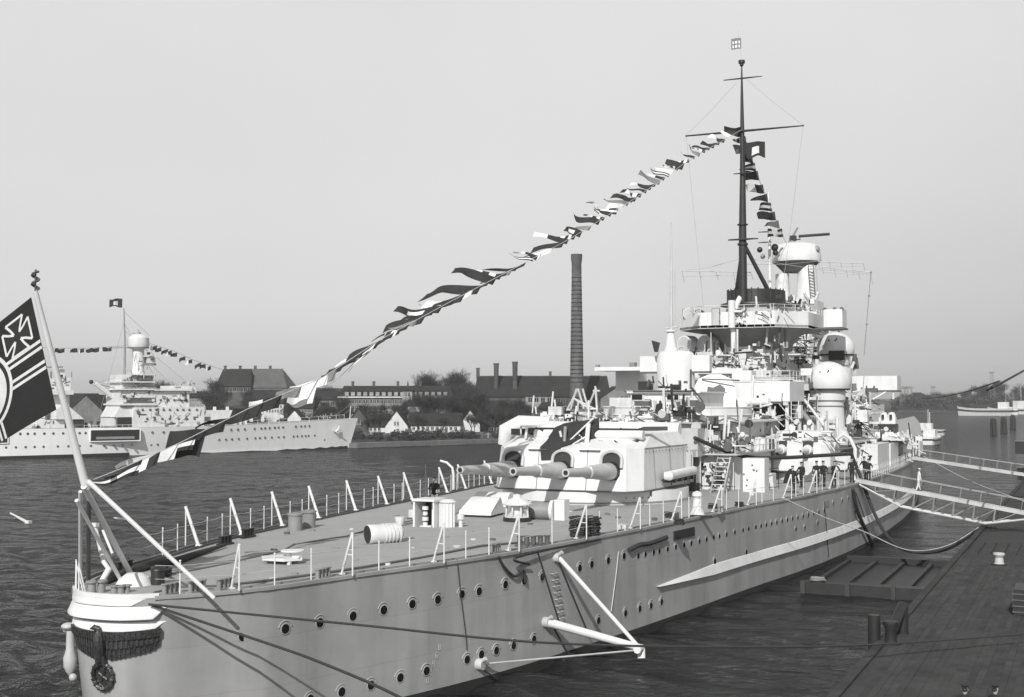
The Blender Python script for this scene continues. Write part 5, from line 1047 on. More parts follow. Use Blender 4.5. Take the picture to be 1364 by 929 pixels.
# ---------------------------------------------------------------- dressing lines with signal flags
LP = [(122, 640), (160, 625), (240, 590), (330, 545), (430, 503), (508, 452), (600, 402), (690, 355), (760, 318), (850, 262), (920, 212), (985, 182)]
lp = [atw(x, y, 0) for x, y in LP]; lp[-1] = V3((0, 94.4, zy+.2))
q = MB(); q.tube(lp, .018, 6); dl = q.build('dressing_line', ROPL); tag(dl, 'long rope of signal flags rising from the stern flagstaff to the mast yard', 'rope')
def at_px(line, px):
    lo, hi = 0., 1.; 
    def ev(s):
        k = min(len(line)-2, int(s*(len(line)-1))); return line[k].lerp(line[k+1], s*(len(line)-1)-k)
    for _ in range(30):
        m = (lo+hi)/2
        if pr(*ev(m))[0] < px: lo = m
        else: hi = m
    e = ev(lo); return e, (ev(min(1, lo+.01))-ev(max(0, lo-.01))).normalized()
rf = random.Random(21)
def sigflag(p, along, hgt, fly, pat, seed, pennant=False, tilt=0.):
    r = random.Random(seed); nu, nv = 14, 6; q = MB()
    F = (-RT*(.8+.05*r.random())-HV*r.uniform(.3, .6)+V3((0, 0, tilt*(.55 if pr(*p)[0] < 450 else 1)))).normalized(); fly *= 1.15
    ph, am, k = r.uniform(0, 6), r.uniform(.08, .2), r.uniform(.6, 1.3)
    n = F.cross(V3((0, 0, 1))).normalized(); lowr = pr(*p)[0] < 450; dn = (-along*(.35 if lowr else .8)+V3((0, 0, -.85))*(.8 if lowr else .5)).normalized(); hgt *= .95 if lowr else 1; fly *= .82 if lowr else 1; up2 = F.cross(n)
    def g(u, v, o):
        vv = v if not pennant else .5+(v-.5)*(1-.82*u)
        curl = am*fly*.9*math.sin(k*5*u+ph)*u
        return p+dn*(hgt*vv*(1-.35*math.sin(u*3+ph)**2*u))+F*(fly*u)+n*(am*fly*math.sin(k*6.3*u+ph*2+v*1.2)*u+o)+up2*curl*.5
    for o in (.004, -.004):
        q.grid([[g(i/nu, j/nv, o) for j in range(nv+1)] for i in range(nu+1)])
        k0 = len(q.mi)-nu*nv
        for i in range(nu):
            for j in range(nv):
                u, v = i/nu, j/nv
                m = {'dark': 0, 'white': 1, 'grey': 2, 'halved': int(u > .5), 'banded': (int(v*3) % 2), 'striped': int(u*5) % 2, 'crossed': int(abs(u-.45) < .14 or abs(v-.42) < .2), 'centred': int(.3 < u < .7 and .25 < v < .7)}[pat]
                q.mi[k0+i*nv+j] = m
    return q.build('signal_flag', [FDK, FWH, FMD], None, 60)
ORD = ['first', 'second', 'third', 'fourth', 'fifth', 'sixth', 'seventh', 'eighth', 'ninth', 'tenth', 'eleventh', 'twelfth', 'thirteenth', 'fourteenth', 'fifteenth', 'sixteenth', 'seventeenth', 'eighteenth', 'nineteenth', 'twentieth', 'twenty-first', 'twenty-second', 'twenty-third', 'twenty-fourth', 'twenty-fifth', 'twenty-sixth', 'twenty-seventh', 'twenty-eighth', 'twenty-ninth', 'thirtieth', 'thirty-first', 'thirty-second', 'thirty-third', 'thirty-fourth', 'thirty-fifth', 'thirty-sixth', 'thirty-seventh', 'thirty-eighth', 'thirty-ninth', 'fortieth', 'forty-first', 'forty-second', 'forty-third', 'forty-fourth', 'forty-fifth', 'forty-sixth']
PATN = {'dark': 'plain dark', 'white': 'plain white', 'grey': 'plain grey', 'halved': 'half dark half white', 'banded': 'dark and white banded', 'striped': 'dark and white striped', 'crossed': 'dark flag with white cross', 'centred': 'dark flag with white centre'}
# pixel where each flag's hoist meets the line, drop, fly in metres, pattern, pennant, tilt of the fly
FL = [(190, .7, 2.1, 'banded', 1, -.62), (214, .6, 2.3, 'striped', 1, -.75), (238, .7, 2.6, 'white', 1, -.5), (262, .7, 2.6, 'banded', 1, -.55), (276, 1.3, 1.6, 'dark', 0, .0), (302, .6, 2.6, 'halved', 1, -.6), (332, .6, 2.4, 'dark', 1, -.55), (352, .7, 1.6, 'dark', 0, -.45), (376, .7, 1.7, 'halved', 0, -.35), (402, .6, 1.3, 'grey', 0, -.3), (424, 1.3, 1.5, 'white', 0, -.45), (438, .6, 1.3, 'white', 1, -.75), (460, .6, 2.1, 'dark', 1, -.55), (478, .6, 1.9, 'dark', 1, -.5), (495, .55, 2.3, 'banded', 1, -.75), (508, .7, 1.6, 'dark', 0, -.45), (526, .5, 1.6, 'dark', 1, -.5), (546, .5, 2., 'dark', 1, -.35), (568, .8, 2.0, 'dark', 0, -.25), (590, .7, 2.4, 'centred', 0, -.1), (620, .8, 2.2, 'halved', 0, -.25), (642, .9, 3.6, 'dark', 0, -.10), (662, .8, 2.8, 'dark', 0, .18), (676, .4, 1.6, 'halved', 0, -.3), (690, .5, 2.0, 'dark', 1, -.15), (712, .45, 1.6, 'banded', 1, .1), (722, .5, 1.4, 'white', 1, -.1), (752, .7, 2.4, 'dark', 0, -.2), (758, .6, 2.4, 'halved', 0, .12), (776, .8, 1.4, 'centred', 0, .2), (800, .7, 2., 'dark', 0, .15), (806, .5, 1.6, 'striped', 1, .05), (824, .8, 2., 'crossed', 0, .0), (838, .6, 1.9, 'grey', 1, .15), (848, .6, 1.8, 'dark', 0, .0), (862, .5, 1.6, 'dark', 1, .1), (868, .5, 2., 'halved', 0, .1), (880, .7, 2., 'grey', 0, .25), (892, .5, 1.8, 'banded', 0, .15), (904, .5, 1.4, 'striped', 1, .15), (912, 1.1, 1.5, 'dark', 0, .1), (926, .5, 1.4, 'dark', 1, .2), (940, .5, 1.5, 'striped', 1, .1), (952, .6, 1.5, 'dark', 0, .1), (966, .7, 1.6, 'halved', 0, .1), (984, .8, 1.7, 'dark', 0, .0)]
for i, (px, hg, fl, pt_, pn, tl) in enumerate(FL):
    p, d = at_px(lp, px); o = sigflag(p, d, hg, fl, pt_, 100+i, bool(pn), tl)
    tag(o, '%s signal %s, %s flag up the line from the stern flagstaff' % (PATN[pt_].replace('dark flag with', 'dark') , 'pennant' if pn else 'flag', ORD[i]), 'signal flag', 'signal flags dressed from the stern to the mast')
for i in range(len(FL)-1):      # small scraps between the big flags
    x = (FL[i][0]+FL[i+1][0])/2.
    if FL[i+1][0]-FL[i][0] < 9 or x < 440: continue
    p, d = at_px(lp, x); pt_ = ['dark', 'halved', 'white', 'dark', 'striped', 'grey'][i % 6]; o = sigflag(p, d, .45+.1*(i % 3), 1.2+.25*(i % 4), pt_, 700+i, bool(i % 2), FL[i][5]+rf.uniform(-.3, .25))
    tag(o, 'small %s pennant between %s and %s flags of the stern line' % (PATN[pt_].replace('dark flag with', 'dark'), ORD[i], ORD[i+1]), 'signal flag', 'signal flags dressed from the stern to the mast')
l2 = [V3((0, 94.4, zy)), V3((0, 103, 36.2)), V3((0, 110, 33.3)), V3((-.2, 117, 31))]
q = MB(); q.tube(l2, .03, 6); tag(q.build('dressing_line', ROPL), 'short rope of signal flags falling from the mast yard to the foretop', 'rope')
for i in range(12):
    p = l2[0].lerp(l2[1], (i+.6)/6.5) if i < 6 else l2[1].lerp(l2[3], (i-5.4)/7); pt_ = ['dark', 'striped', 'grey', 'dark', 'banded', 'dark', 'halved', 'dark', 'banded', 'dark', 'grey', 'crossed'][i]
    o = sigflag(p, V3((0, .4, -1)), 1.2, 1.9, pt_, 300+i, i % 3 == 1, -.05)
    tag(o, '%s signal flag, %s from the top on the line abaft the foretop' % (PATN[pt_].replace('dark flag with', 'dark'), ORD[i]), 'signal flag', 'signal flags between mast and foretop')
o = sigflag(att(1019, 189, 94.2), V3((0, 0, 1)), 1.7, 1.9, 'centred', 402, False, -.05); tag(o, 'dark national flag with pale centre streaming beside the mast just below the long yard', 'flag')
p = V3((-.33, 94.3, 51.5)); q = MB(); a, b = att(974, 66.5, 94.3), att(987, 50.5, 94.3)
for o_ in (.01, -.01):
    q.grid([[V3((a.x+(b.x-a.x)*i/8, 94.3+.06*math.sin(i)+o_, a.z+(b.z-a.z)*j/8)) for j in range(9)] for i in range(9)])
    for i in range(8):
        for j in range(8): q.mi[-64+i*8+j] = 2 if (i in (0, 7) or j in (0, 7)) else (1 if (i*j+j) % 3 else 2)
tag(q.build('command_flag', [FDK, FWH, FMD], None, 0), 'small square bordered command flag flying above the very top of the mast', 'flag')
# ---------------------------------------------------------------- ropes and chains outside the hull
def rope(name, pts, r, m, label, n=None):
    pts = [V3(p) for p in pts]; q = MB(); out = []
    for i in range(len(pts)-1):
        a, b, c, d = pts[max(0, i-1)], pts[i], pts[i+1], pts[min(len(pts)-1, i+2)]
        for k in range(8): out.append(V3([cm(a[j], b[j], c[j], d[j], k/8.) for j in range(3)]))
    out.append(pts[-1]); q.tube(out, r, 7); return tag(q.build(name, m), label, 'rope')
sA = hullpt(2.0, 5.5, .15)[0]
rope('mooring_line', [sA, atw(470, 832, 9.5), atw(735, 857, 15.5), atw(1020, 862, 21.5), atz(1180, 858, 2.7), atz(1364, 845, 2.5)], .045, ROPE, 'thin dark mooring line running from the stern to the quay bollard')
rope('mooring_line', [sA+V3((.1, .1, -.05)), atw(370, 862, 7.), atw(430, 884, 10), atw(510, 918, 13), atw(600, 965, 17)], .05, ROPE, 'slack dark mooring line slanting steeply down across the stern quarter')
rope('heavy_hawser', [V3((5.0, 59.5, 9.9)), att(985, 607, 64), att(1040, 610, 69), att(1095, 607, 74), att(1134, 605, 77.5)], .16, ROPE, 'thick dark hose sagging over the deck from the turret rear to the gangway frame')
rope('heavy_hawser', [V3((att(1134, 605, 77.5).x, 77.5, att(1134, 605, 77.5).z)), att(1148, 640, 78), atw(1165, 685, 16), atw(1185, 718, 18), atw(1215, 735, 20.5), atw(1262, 731, 22.5), atw(1305, 705, 24.3)], .15, ROPE, 'thick dark cable looping from the gangway frame down over the water to the quay edge')
rope('shore_cable', [atw(1046, 665, 14), atw(1100, 690, 16), atw(1150, 708, 18), atw(1210, 733, 20.6), atw(1262, 727, 22.6), atw(1303, 703, 24.3)], .035, ROPL, 'thin pale cable looping beside the thick cable from the deck edge to the quay')
rope('overhead_cable', [atw(1228, 531, 0), atw(1245, 530, 6), atw(1262, 527.5, 11), atw(1281, 523.5, 16), atw(1300, 518.5, 20), atw(1330, 508, 24.5), atw(1364, 494, 28), atw(1450, 445, 31)], .08, ROPE, 'thick dark overhead cable curving up out of the right edge of view')
rope('mooring_line', [atw(1230, 608, 13), atw(1290, 640, 20), atw(1364, 668, 27)], .05, ROPL, 'pale mooring line between the two gangways reaching the quay')
rope('anchor_rope', [hullpt(s_at_t(26.8), 5.6, .05)[0], on_hull(690, 742) and hullpt(*on_hull(690, 742, .3), .3)[0], hullpt(*on_hull(705, 752, .2), .2)[0]], .06, BLK, 'dark tarry rope hanging at the deck edge below the wire coil')
def hpt(x, y, o=.12): return hullpt(*on_hull(x, y, o), o)[0]
def hrope(nm, px, r, m, label, o=.12): return rope(nm, [hpt(x, y, o) for x, y in px], r, m, label)
hrope('fender_rope', [(838, 733), (852, 726), (866, 724), (888, 716)], .13, ROPE, 'thick rope fender lashed along the hull aft of the name plate')
hrope('fender_rope', [(664, 742), (672, 756), (686, 768), (697, 760), (700, 776)], .07, ROPE, 'short looped dark rope hung on the hull between portholes', .15)
hrope('hanging_wire', [(609, 745), (614, 795), (620, 842), (622, 866)], .02, ROPE, 'thin wire hanging straight down the hull below the second bollards', .05)
hrope('hanging_wire', [(824, 735), (820, 770), (814, 815)], .03, LGY, 'pale thin wire hanging down the hull above the guard spars', .05)
for k, (x0, y0, x1, y1) in enumerate(((1098, 668, 1104, 742), (1140, 656, 1152, 690))): hrope('hanging_wire', [(x0, y0), ((x0+x1)/2, (y0+y1)/2), (x1, y1)], .035, ROPE, ['thin dark wire hanging down the hull across the pale stripe', 'thin dark wire hanging down the hull beneath the gangway head'][k], .05)
hrope('hanging_wire', [(1136, 652), (1142, 680), (1156, 712), (1166, 735)], .16, ROPE, 'thick black hose hanging down the hull under the gangway head', .3)
# --- spar guards standing out from the hull
ap = atw(853, 866, 12.8)
def spar(a, b, r0, r1, m, label, nm='guard_spar'):
    q = MB(); q.tube([a, a.lerp(b, .04), b.lerp(a, .04), b], [r0*1.5, r0, r1, r1*1.4], 10); return tag(q.build(nm, m), label, 'spar')
g_ = MB(); a = hpt(742, 743, .1); b = hpt(728, 829, .1); c = hpt(640, 885, .1)
bg_ = thing('propeller_guard', a, 'white V of guard spars standing out from the hull above the propeller', 'guard')
def part(q, nm, m, par, sm=38): return q.build(nm, m, par, sm)
q = MB(); q.tube([a+V3((.1, 0, 0)), ap+V3((-.2, 0, .25))], [.12, .10], 10); part(q, 'spar', WHT, bg_)
q = MB(); q.tube([b+V3((.05, 0, 0)), ap+V3((0, 0, .1))], [.22, .18], 10); q.tube([ap+V3((0, -.5, .1)), ap+V3((0, .1, .1)), ap+V3((.05, 0, -.4))], .2, 8); part(q, 'spar', WHT, bg_)
q = MB(); q.tube([c, ap], .045, 6); part(q, 'guy_wire', LGY, bg_)
for v, s_ in ((a, 1.), (b, 1.1), (c, 1.1)): q = MB(); q.tube([v-V3((.35, 0, 0)), v+V3((.15, 0, 0))], .24*s_, 12); q.tube([v+V3((.1, -.05, .15)), v+V3((.32, -.1, .3))], .1, 8); part(q, 'spar_socket', LGY, bg_)
for (x0, y0), (x1, y1) in (((744, 748), (786, 850)), ((716, 735), (745, 830)), ((640, 890), (663, 905)), ((735, 832), (757, 872))):
    q = MB(); q.tube([hpt(x0, y0, .2), hpt(x1, y1, .15)], .045, 6); part(q, 'tackle_rope', ROPE, bg_)
# ---------------------------------------------------------------- gangways
def gangway(P0, P1, wd, truss, label, group=None):
    root = thing('gangway', P1, label, 'gangway'); P0, P1 = V3(P0), V3(P1); d = (P1-P0); Lg = d.length; d.normalize(); sd = d.cross(V3((0, 0, 1))).normalized(); up = sd.cross(d)
    X = lambda a, s, u: P0+d*a+sd*s+up*u
    q = MB(); q.loft([[X(0, -wd/2, -.06), X(0, wd/2, -.06), X(0, wd/2, .06), X(0, -wd/2, .06)], [X(Lg, -wd/2, -.06), X(Lg, wd/2, -.06), X(Lg, wd/2, .06), X(Lg, -wd/2, .06)]]); q.build('walkway', GRY, root)
    for s in (-1, 1):
        q = MB(); s_ = s*(wd/2+.06); q.loft([[X(t, s_-.05, -.2), X(t, s_+.05, -.2), X(t, s_+.05, .1), X(t, s_-.05, .1)] for t in (0, Lg)]); q.build('side_beam', LGY, root)
        if truss:
            h = truss; q = MB(); q.tube([X(0, s_, -.2), X(Lg*.28, s_, -h), X(Lg*.75, s_, -h), X(Lg, s_, -.3)], .09, 6); q.build('lower_chord', LGY, root)
            n = 7
            for k in range(n):
                a0 = Lg*(.12+.78*k/n); a1 = Lg*(.12+.78*(k+1)/n); dd = lambda a: -h*min(1, a/(Lg*.28)) if a < Lg*.75 else -h+(h-.3)*(a-Lg*.75)/(Lg*.25)
                q = MB(); q.tube([X(a0, s_, -.2), X(a0, s_, dd(a0))], .07, 5); q.tube([X(a0, s_, dd(a0)), X(a1, s_, -.2)], .05, 5); q.build('truss_brace', GRY, root)
        for k in range(9):
            a0 = Lg*(k+.3)/9; q = MB(); q.tube([X(a0, s_, 0), X(a0, s_, 1.05)], .025, 5); q.build('handrail_post', GRY, root)
        q = MB(); q.tube([X(0, s_, 1.0), X(Lg*.5, s_, .97), X(Lg, s_, 1.0)], .018, 5); q.build('hand_rope', LGY, root)
    return root
gangway((14.4, 76.2, 5.95), (28.6, 76.6, 3.5), .8, 1.5, 'long white trussed gangway sloping from the crowded deck edge down to the quay')
gangway((14.4, 113, 6.3), (27, 113, 4.6), .9, 0, 'farther plain white gangway sloping to the quay forward of the crew')
# ---------------------------------------------------------------- people
def person(loc, face, top, legs, label, h=1.95, pose='stand', cap='peak', arms=(0, 0), group=None):
    root = thing('person', loc, label, 'person', group); k = h/1.8; R = Matrix.Rotation(face, 4, 'Z'); O = V3(loc)
    X = lambda x, y, z: O+R @ V3((x*k, y*k, z*k))       # y- is the way they face
    lean = {'stand': 0, 'lean': .22, 'walk': .05}[pose]; st = .28 if pose == 'walk' else .05
    # one continuous clothed body built from closed tapering loops
    def limb(q, pts, rs, mi=0): q.tube([X(*p) for p in pts], [r*k for r in rs], 10, True, mi)
    q = MB(); sh = 1.46; n = 14
    def ring(y0, z, rx, ry): return [X(rx*math.cos(2*PI*j/n), y0+ry*math.sin(2*PI*j/n), z) for j in range(n)]
    q.loft([ring(0, .84, .15, .11), ring(0, .92, .175, .125), ring(-lean*.3, 1.08, .155, .11), ring(-lean*.7, 1.28, .19, .12), ring(-lean, 1.42, .20, .105), ring(-lean, 1.49, .10, .075), ring(-lean, 1.54, .058, .058)], mi=0)
    for s, ar in ((-1, arms[0]), (1, arms[1])):
        ex, ey, ez = s*(.27), -lean-.02, 1.17; hx, hy, hz = s*.26, -lean-.1, .90
        if ar == 1: ex, ey, ez = s*.30, -lean-.12, 1.2; hx, hy, hz = s*.16, -lean-.36, 1.15      # forearm forward
        if ar == 2: ex, ey, ez = s*.26, -lean+.12, 1.2; hx, hy, hz = s*.1, -lean+.2, 1.0           # behind the back
        limb(q, [(s*.15, -lean, 1.43), (s*.20, -lean, 1.42), (ex, ey, ez), (hx, hy, hz)], [.07, .068, .05, .036], 0)
        hq = MB(); hq.tube([X(hx, hy, hz), X(hx, hy-.015, hz-.05), X(hx, hy-.02, hz-.095)], [.028*k, .043*k, .038*k], 8)
        for f_ in range(4): dx = (f_-1.5)*.02; hq.tube([X(hx+dx, hy-.02, hz-.09), X(hx+dx, hy-.035, hz-.135-.01*(f_ in (1, 2))), X(hx+dx, hy-.06, hz-.165-.012*(f_ in (1, 2)))], [.011*k, .010*k, .007*k], 6)
        hq.tube([X(hx-s*.035, hy-.02, hz-.045), X(hx-s*.06, hy-.05, hz-.085), X(hx-s*.055, hy-.06, hz-.11)], [.013*k, .011*k, .008*k], 6); hq.build('hand', SKIN, root, 60)
        yy = st*s*.5
        limb(q, [(s*.085, 0, .90), (s*.095, -yy*.4, .50), (s*.095, -yy+(.06 if yy < 0 else 0), .09)], [.10, .072, .055], 1)
        bq = MB(); bq.tube([X(s*.095, -yy+.06, .05), X(s*.1, -yy-.06, .055), X(s*.105, -yy-.17, .035)], [.05*k, .052*k, .035*k], 8); bq.build('boot', BLK, root, 60)
    q.build('uniform', [top, legs], root, 60)
    hy = -lean-.02; q = MB(); q.lathe(X(0, hy, 1.56), [(.052*k, -.08*k), (.058*k, 0), (.078*k, .05*k), (.092*k, .12*k), (.085*k, .19*k), (.05*k, .235*k), (.002, .245*k)], 16)
    q.tube([X(0, hy-.085, 1.69), X(0, hy-.115, 1.655), X(0, hy-.085, 1.645)], [.01*k, .017*k, .012*k], 6)
    for s in (-1, 1): q.ball(X(s*.09, hy, 1.67), .02*k, 6, 5)
    hd = q.build('head', SKIN, root, 60)
    q = MB()
    for s in (-1, 1): q.ball(X(s*.035, hy-.082, 1.70), .010*k, 6, 4)
    q.tube([X(-.025, hy-.088, 1.615), X(.025, hy-.088, 1.615)], .006*k, 5); q.build('eyes_and_mouth', HAIR, root, 60)
    q = MB(); q.ball(X(0, hy+.03, 1.69), .092*k, 12, 7, 1., -.85); q.build('hair', HAIR, root, 60)
    q = MB(); zc = O.z+1.755*k; p = X(0, hy, 1.755)
    q.lathe(p, [(.097*k, 0), (.10*k, .03*k), (.135*k, .055*k), (.12*k, .075*k), (.01, .085*k)] if cap != 'round' else [(.097*k, -.01), (.105*k, .03*k), (.11*k, .06*k), (.01, .07*k)], 16)
    if cap == 'peak': q.box(p.x-.06*k, p.x+.06*k, p.y-.14*k, p.y, p.z-.005, p.z+.012)
    q.build('cap', CLW if (cap == 'round' and top is CLW) else CLD, root, 60); return root
PE = [((1056, 657), .3, CLD, CLD, 'stand', 'round', (1, 1), 'stout person in dark cape-like coat and cap standing by the secondary turret barrel'),
      ((1068, 650), -.4, CLD, CLD, 'stand', 'peak', (1, 0), 'person in dark uniform with arm held out, left of the pale canvas square'),
      ((1088, 648), .2, CLD, CLD, 'stand', 'peak', (0, 0), 'slim person in dark uniform standing just right of the pale canvas square'),
      ((1097, 648), -.3, CLD, CLD, 'stand', 'peak', (2, 2), 'broad person in dark coat with hands behind back under the sloping cable'),
      ((1111, 648), .5, CLD, CLD, 'lean', 'round', (1, 1), 'person in dark clothes leaning on the rail in front of the white canvas screen'),
      ((1135, 642), 0., CLD, CLD, 'stand', 'peak', (0, 0), 'person in dark uniform at the gangway head beside the white arch frame'),
      ((1152, 640), -.5, CLD, CLD, 'walk', 'peak', (1, 0), 'person in dark uniform striding forward of the gangway frame'),
      ((1157, 641), .6, CLD, CLD, 'stand', 'peak', (0, 1), 'person in dark uniform close behind the striding one')]
for (px, py), fc, tp_, lg, ps, cp, ar, lb in PE:
    c = atz(px, py, DK+.05); person(c, fc, tp_, lg, lb, 2.05 if px != 1157 else 1.9, ps, cp, ar)
q = MB(); c = atz(1054, 657, DK); q.lathe((c.x, c.y, c.z), [(.62, .75), (.55, 1.1), (.36, 1.6), (.12, 1.85)], 14); o = q.build('cape', CLD, None); o.parent = bpy.data.objects['person']; o.location = o.location-WLOC['person']
P0 = V3((14.4, 76.2, 5.95)); P1 = V3((28.6, 76.6, 3.5)); c = P0.lerp(P1, .36); person(c+V3((0, 0, .07)), PI*.6, CLW, CLW, 'person in white sailor clothes walking on the long gangway', 1.9, 'walk', 'round', (0, 0))
c = atz(563, 698); q = MB(); q.box(c.x-.8, c.x+.2, c.y+1.75, c.y+2.5, DK, DK+.6); q.build('deck_locker', WH2, ship); person(V3((c.x-.35, c.y+2.1, DK+.6)), .4, CLD, CLW, 'person in dark jacket and white trousers standing behind the open companionway', 1.95, 'stand', 'round', (1, 1))
c = atz(1285, 912, 3.9); person(V3((c.x, c.y, 2.06)), PI, CLD, CLD, 'blurred dark person on the quay at the bottom edge, the left of two', 1.8, 'stand', 'peak', (0, 0))
c = atz(1325, 912, 3.9); person(V3((c.x, c.y, 2.06)), PI*.8, CLD, CLD, 'blurred dark person on the quay at the bottom edge, the right of two', 1.8, 'stand', 'peak', (0, 0))
# ---------------------------------------------------------------- quay
QW = mat('quay_timber', .062, .9, .3, .5, 0, .3, 6, spec=.06); QW2 = mat('quay_timber_worn', .066, .9, .35, .7, 0, .3, 6, spec=.06); QW3 = mat('quay_timber_dark', .058, .9, .35, .6, 0, .3, 6, spec=.06)
QS = mat('quay_side', .03, .9, .3, .8)
q = MB(); q.box(24.5, 110, -34, 175, -3, 1.90); qb = tag(q.build('quay', QS), kind='structure')
q = MB(); q.box(24.15, 24.55, -34, 175, 1.2, 2.10); q.box(24.3, 24.5, -34, 175, -2, 1.2); q.build('quay_edge_beam', QW3, qb)
for k in range(26): t = -30+k*8; q = MB(); q.cyl((24.15, t), .22, -2, 1.85, 10); q.build('fender_pile', QS, qb)
rq = random.Random(4); planks = []
for i_, m in enumerate((QW, QW2, QW3)):
    q = MB(); q.box(-.140, .140, -5.985, 5.985, 0, .09); planks.append(q.build('plank', m, qb, 0, origin=(0, 0, 0)))
for r_ in range(46):
    for k in range(6):
        y = -6+k*12+(r_ % 3)*4; inst(planks[rq.randrange(3)], qb, (24.70+r_*.285, y, 1.905+rq.uniform(0, .02)), name='plank')
for o in planks: bpy.data.objects.remove(o)
for x0, x1, y0, y1 in ((37.9, 110, -34, 175), (24.56, 37.9, 80, 175)):
    q = MB(); n_ = 0; x_ = x0
    while x_ < min(x1, x0+40): q.box(x_, x_+.27, y0, y1, 1.90, 1.985+rq.uniform(0, .02)); x_ += .285
    tag(q.build('plank_field', QW, qb, 0), kind='stuff')
def bollard(c, h, r, m, label):
    root = thing('bollard', c, label, 'bollard'); q = MB(); q.lathe(c, [(r*1.3, 0), (r, .08), (r*.85, h*.6), (r*1.25, h*.85), (r*1.2, h), (.01, h+.05)], 16); q.build('post', m, root); q = MB(); q.cyl((c.x, c.y), r*1.7, c.z, c.z+.05, 16); q.build('base_plate', BLK, root); return root
bollard(V3((24.75, 23.2, 2.0)), 1.0, .28, BLK, 'black iron bollard on the quay edge where the stern line crosses')
c = atz(1331, 752, 2.02); bollard(c, .75, .3, LGY, 'small pale-topped bollard standing alone on the quay planks')
q = MB(); q.tube([(24.2, 22.0, 1.0), (24.9, 26.0, 3.3)], .25, 10); q.tube([(24.0, 23.4, -1), (24.0, 23.4, 3.2)], .28, 10); q.tube([(24.9, 26, -1), (24.9, 26., 3.3)], .25, 10); tag(q.build('mooring_post', BLK), 'dark forked mooring posts leaning at the quay edge', 'mooring post')
c = atz(1356, 820, 2.02); q = MB(); q.box(c.x-.2, c.x+3, c.y, c.y+2.6, 2.03, 3.3); cr_ = q.build('cargo_box', BLK); tag(cr_, 'big black box on the quay cut off by the right edge of view', 'box')
q = MB()
for k in range(4): q.box(c.x-.26, c.x+3.06, c.y-.04, c.y+2.64, 2.15+k*.3, 2.21+k*.3)
q.build('box_batten', DGY, cr_)
for (px, py, w_, d_, h_, lb) in ((1355, 640, 5, 4, 1.6, 'dark pile of stores beside the farther gangway end at the right edge'), (1352, 605, 4, 6, 2.4, 'low black hut on the quay at the right edge above the farther gangway')):
    c = atz(px, py, 2); q = MB(); q.prism([(c.x, c.y), (c.x+w_, c.y-.3), (c.x+w_, c.y+d_), (c.x+.4, c.y+d_*.8)], 2.03, 2+h_); r_ = q.build('quay_hut', BLK); tag(r_, lb, 'hut' if h_ > 2 else 'stores'); q = MB(); q.prism([(c.x-.2, c.y-.2), (c.x+w_+.2, c.y-.5), (c.x+w_+.2, c.y+d_+.2), (c.x+.2, c.y+d_)], 2+h_, 2.15+h_); q.build('flat_roof', DGY, r_)
for i, (px, py, wd) in enumerate(((1323, 580, 7), (1337, 577, 8), (1349, 572, 8))):
    c = atz(px, py, 0); q = MB()
    for a in range(5): an = a*1.26; q.tube([(c.x+1.0*math.cos(an)*wd/8, c.y+1.0*math.sin(an), -1), (c.x+.6*math.cos(an), c.y+.6*math.sin(an), 5.6)], .42, 8)
    q.cyl((c.x, c.y), 1.15, 3.6, 4.1, 12); q.cyl((c.x, c.y), .9, 5.2, 6, 12, .5)
    tag(q.build('dolphin_piles', BLK), '%s cluster of dark mooring piles standing in the water at right' % ['left', 'middle', 'right'][i], 'mooring piles')
# floating raft between ship and quay
root = thing('raft', (19, 58, 0), 'black timber raft floating between the hull and the quay', 'raft')
q = MB(); q.box(15.4, 23.9, 50, 66.5, -.3, .15); q.build('raft_deck', mat('wet_timber', .018, .5, .4, .6, 0, .4, 3), root)
q = MB(); q.box(15.2, 24.0, 49.5, 50.6, -.3, .75); q.build('front_beam', BLK, root)
for k in range(5): x_ = 15.5+k*2.05; q = MB(); q.box(x_-.15, x_+.15, 50.6, 66, .15, .4); q.build('cross_timber', BLK, root)
for k in range(4): q = MB(); q.box(15.2+k*2.9, 15.5+k*2.9, 49.3, 49.55, -.2, .85); q.build('fender_board', mat('weathered_timber', .045, .9, .3, 1), root)
q = MB(); q.box(15.3, 23.9, 66.2, 66.9, -.3, .6); q.build('rear_beam', BLK, root)
coil('rope_coil', (16.2, 50.1, .75), .45, 2, .07, GRY, root)
# small boat off the quarter, drifting board
q = MB(); a, b = atz(14, 684, .05), atz(38, 697, .05); q.tube([a, b], [.10, .18], 8); q.box(b.x-.3, b.x+.2, b.y-.2, b.y+.3, 0, .3); tag(q.build('driftwood', WHT), 'small pale floating board on the open water at far left', 'float')
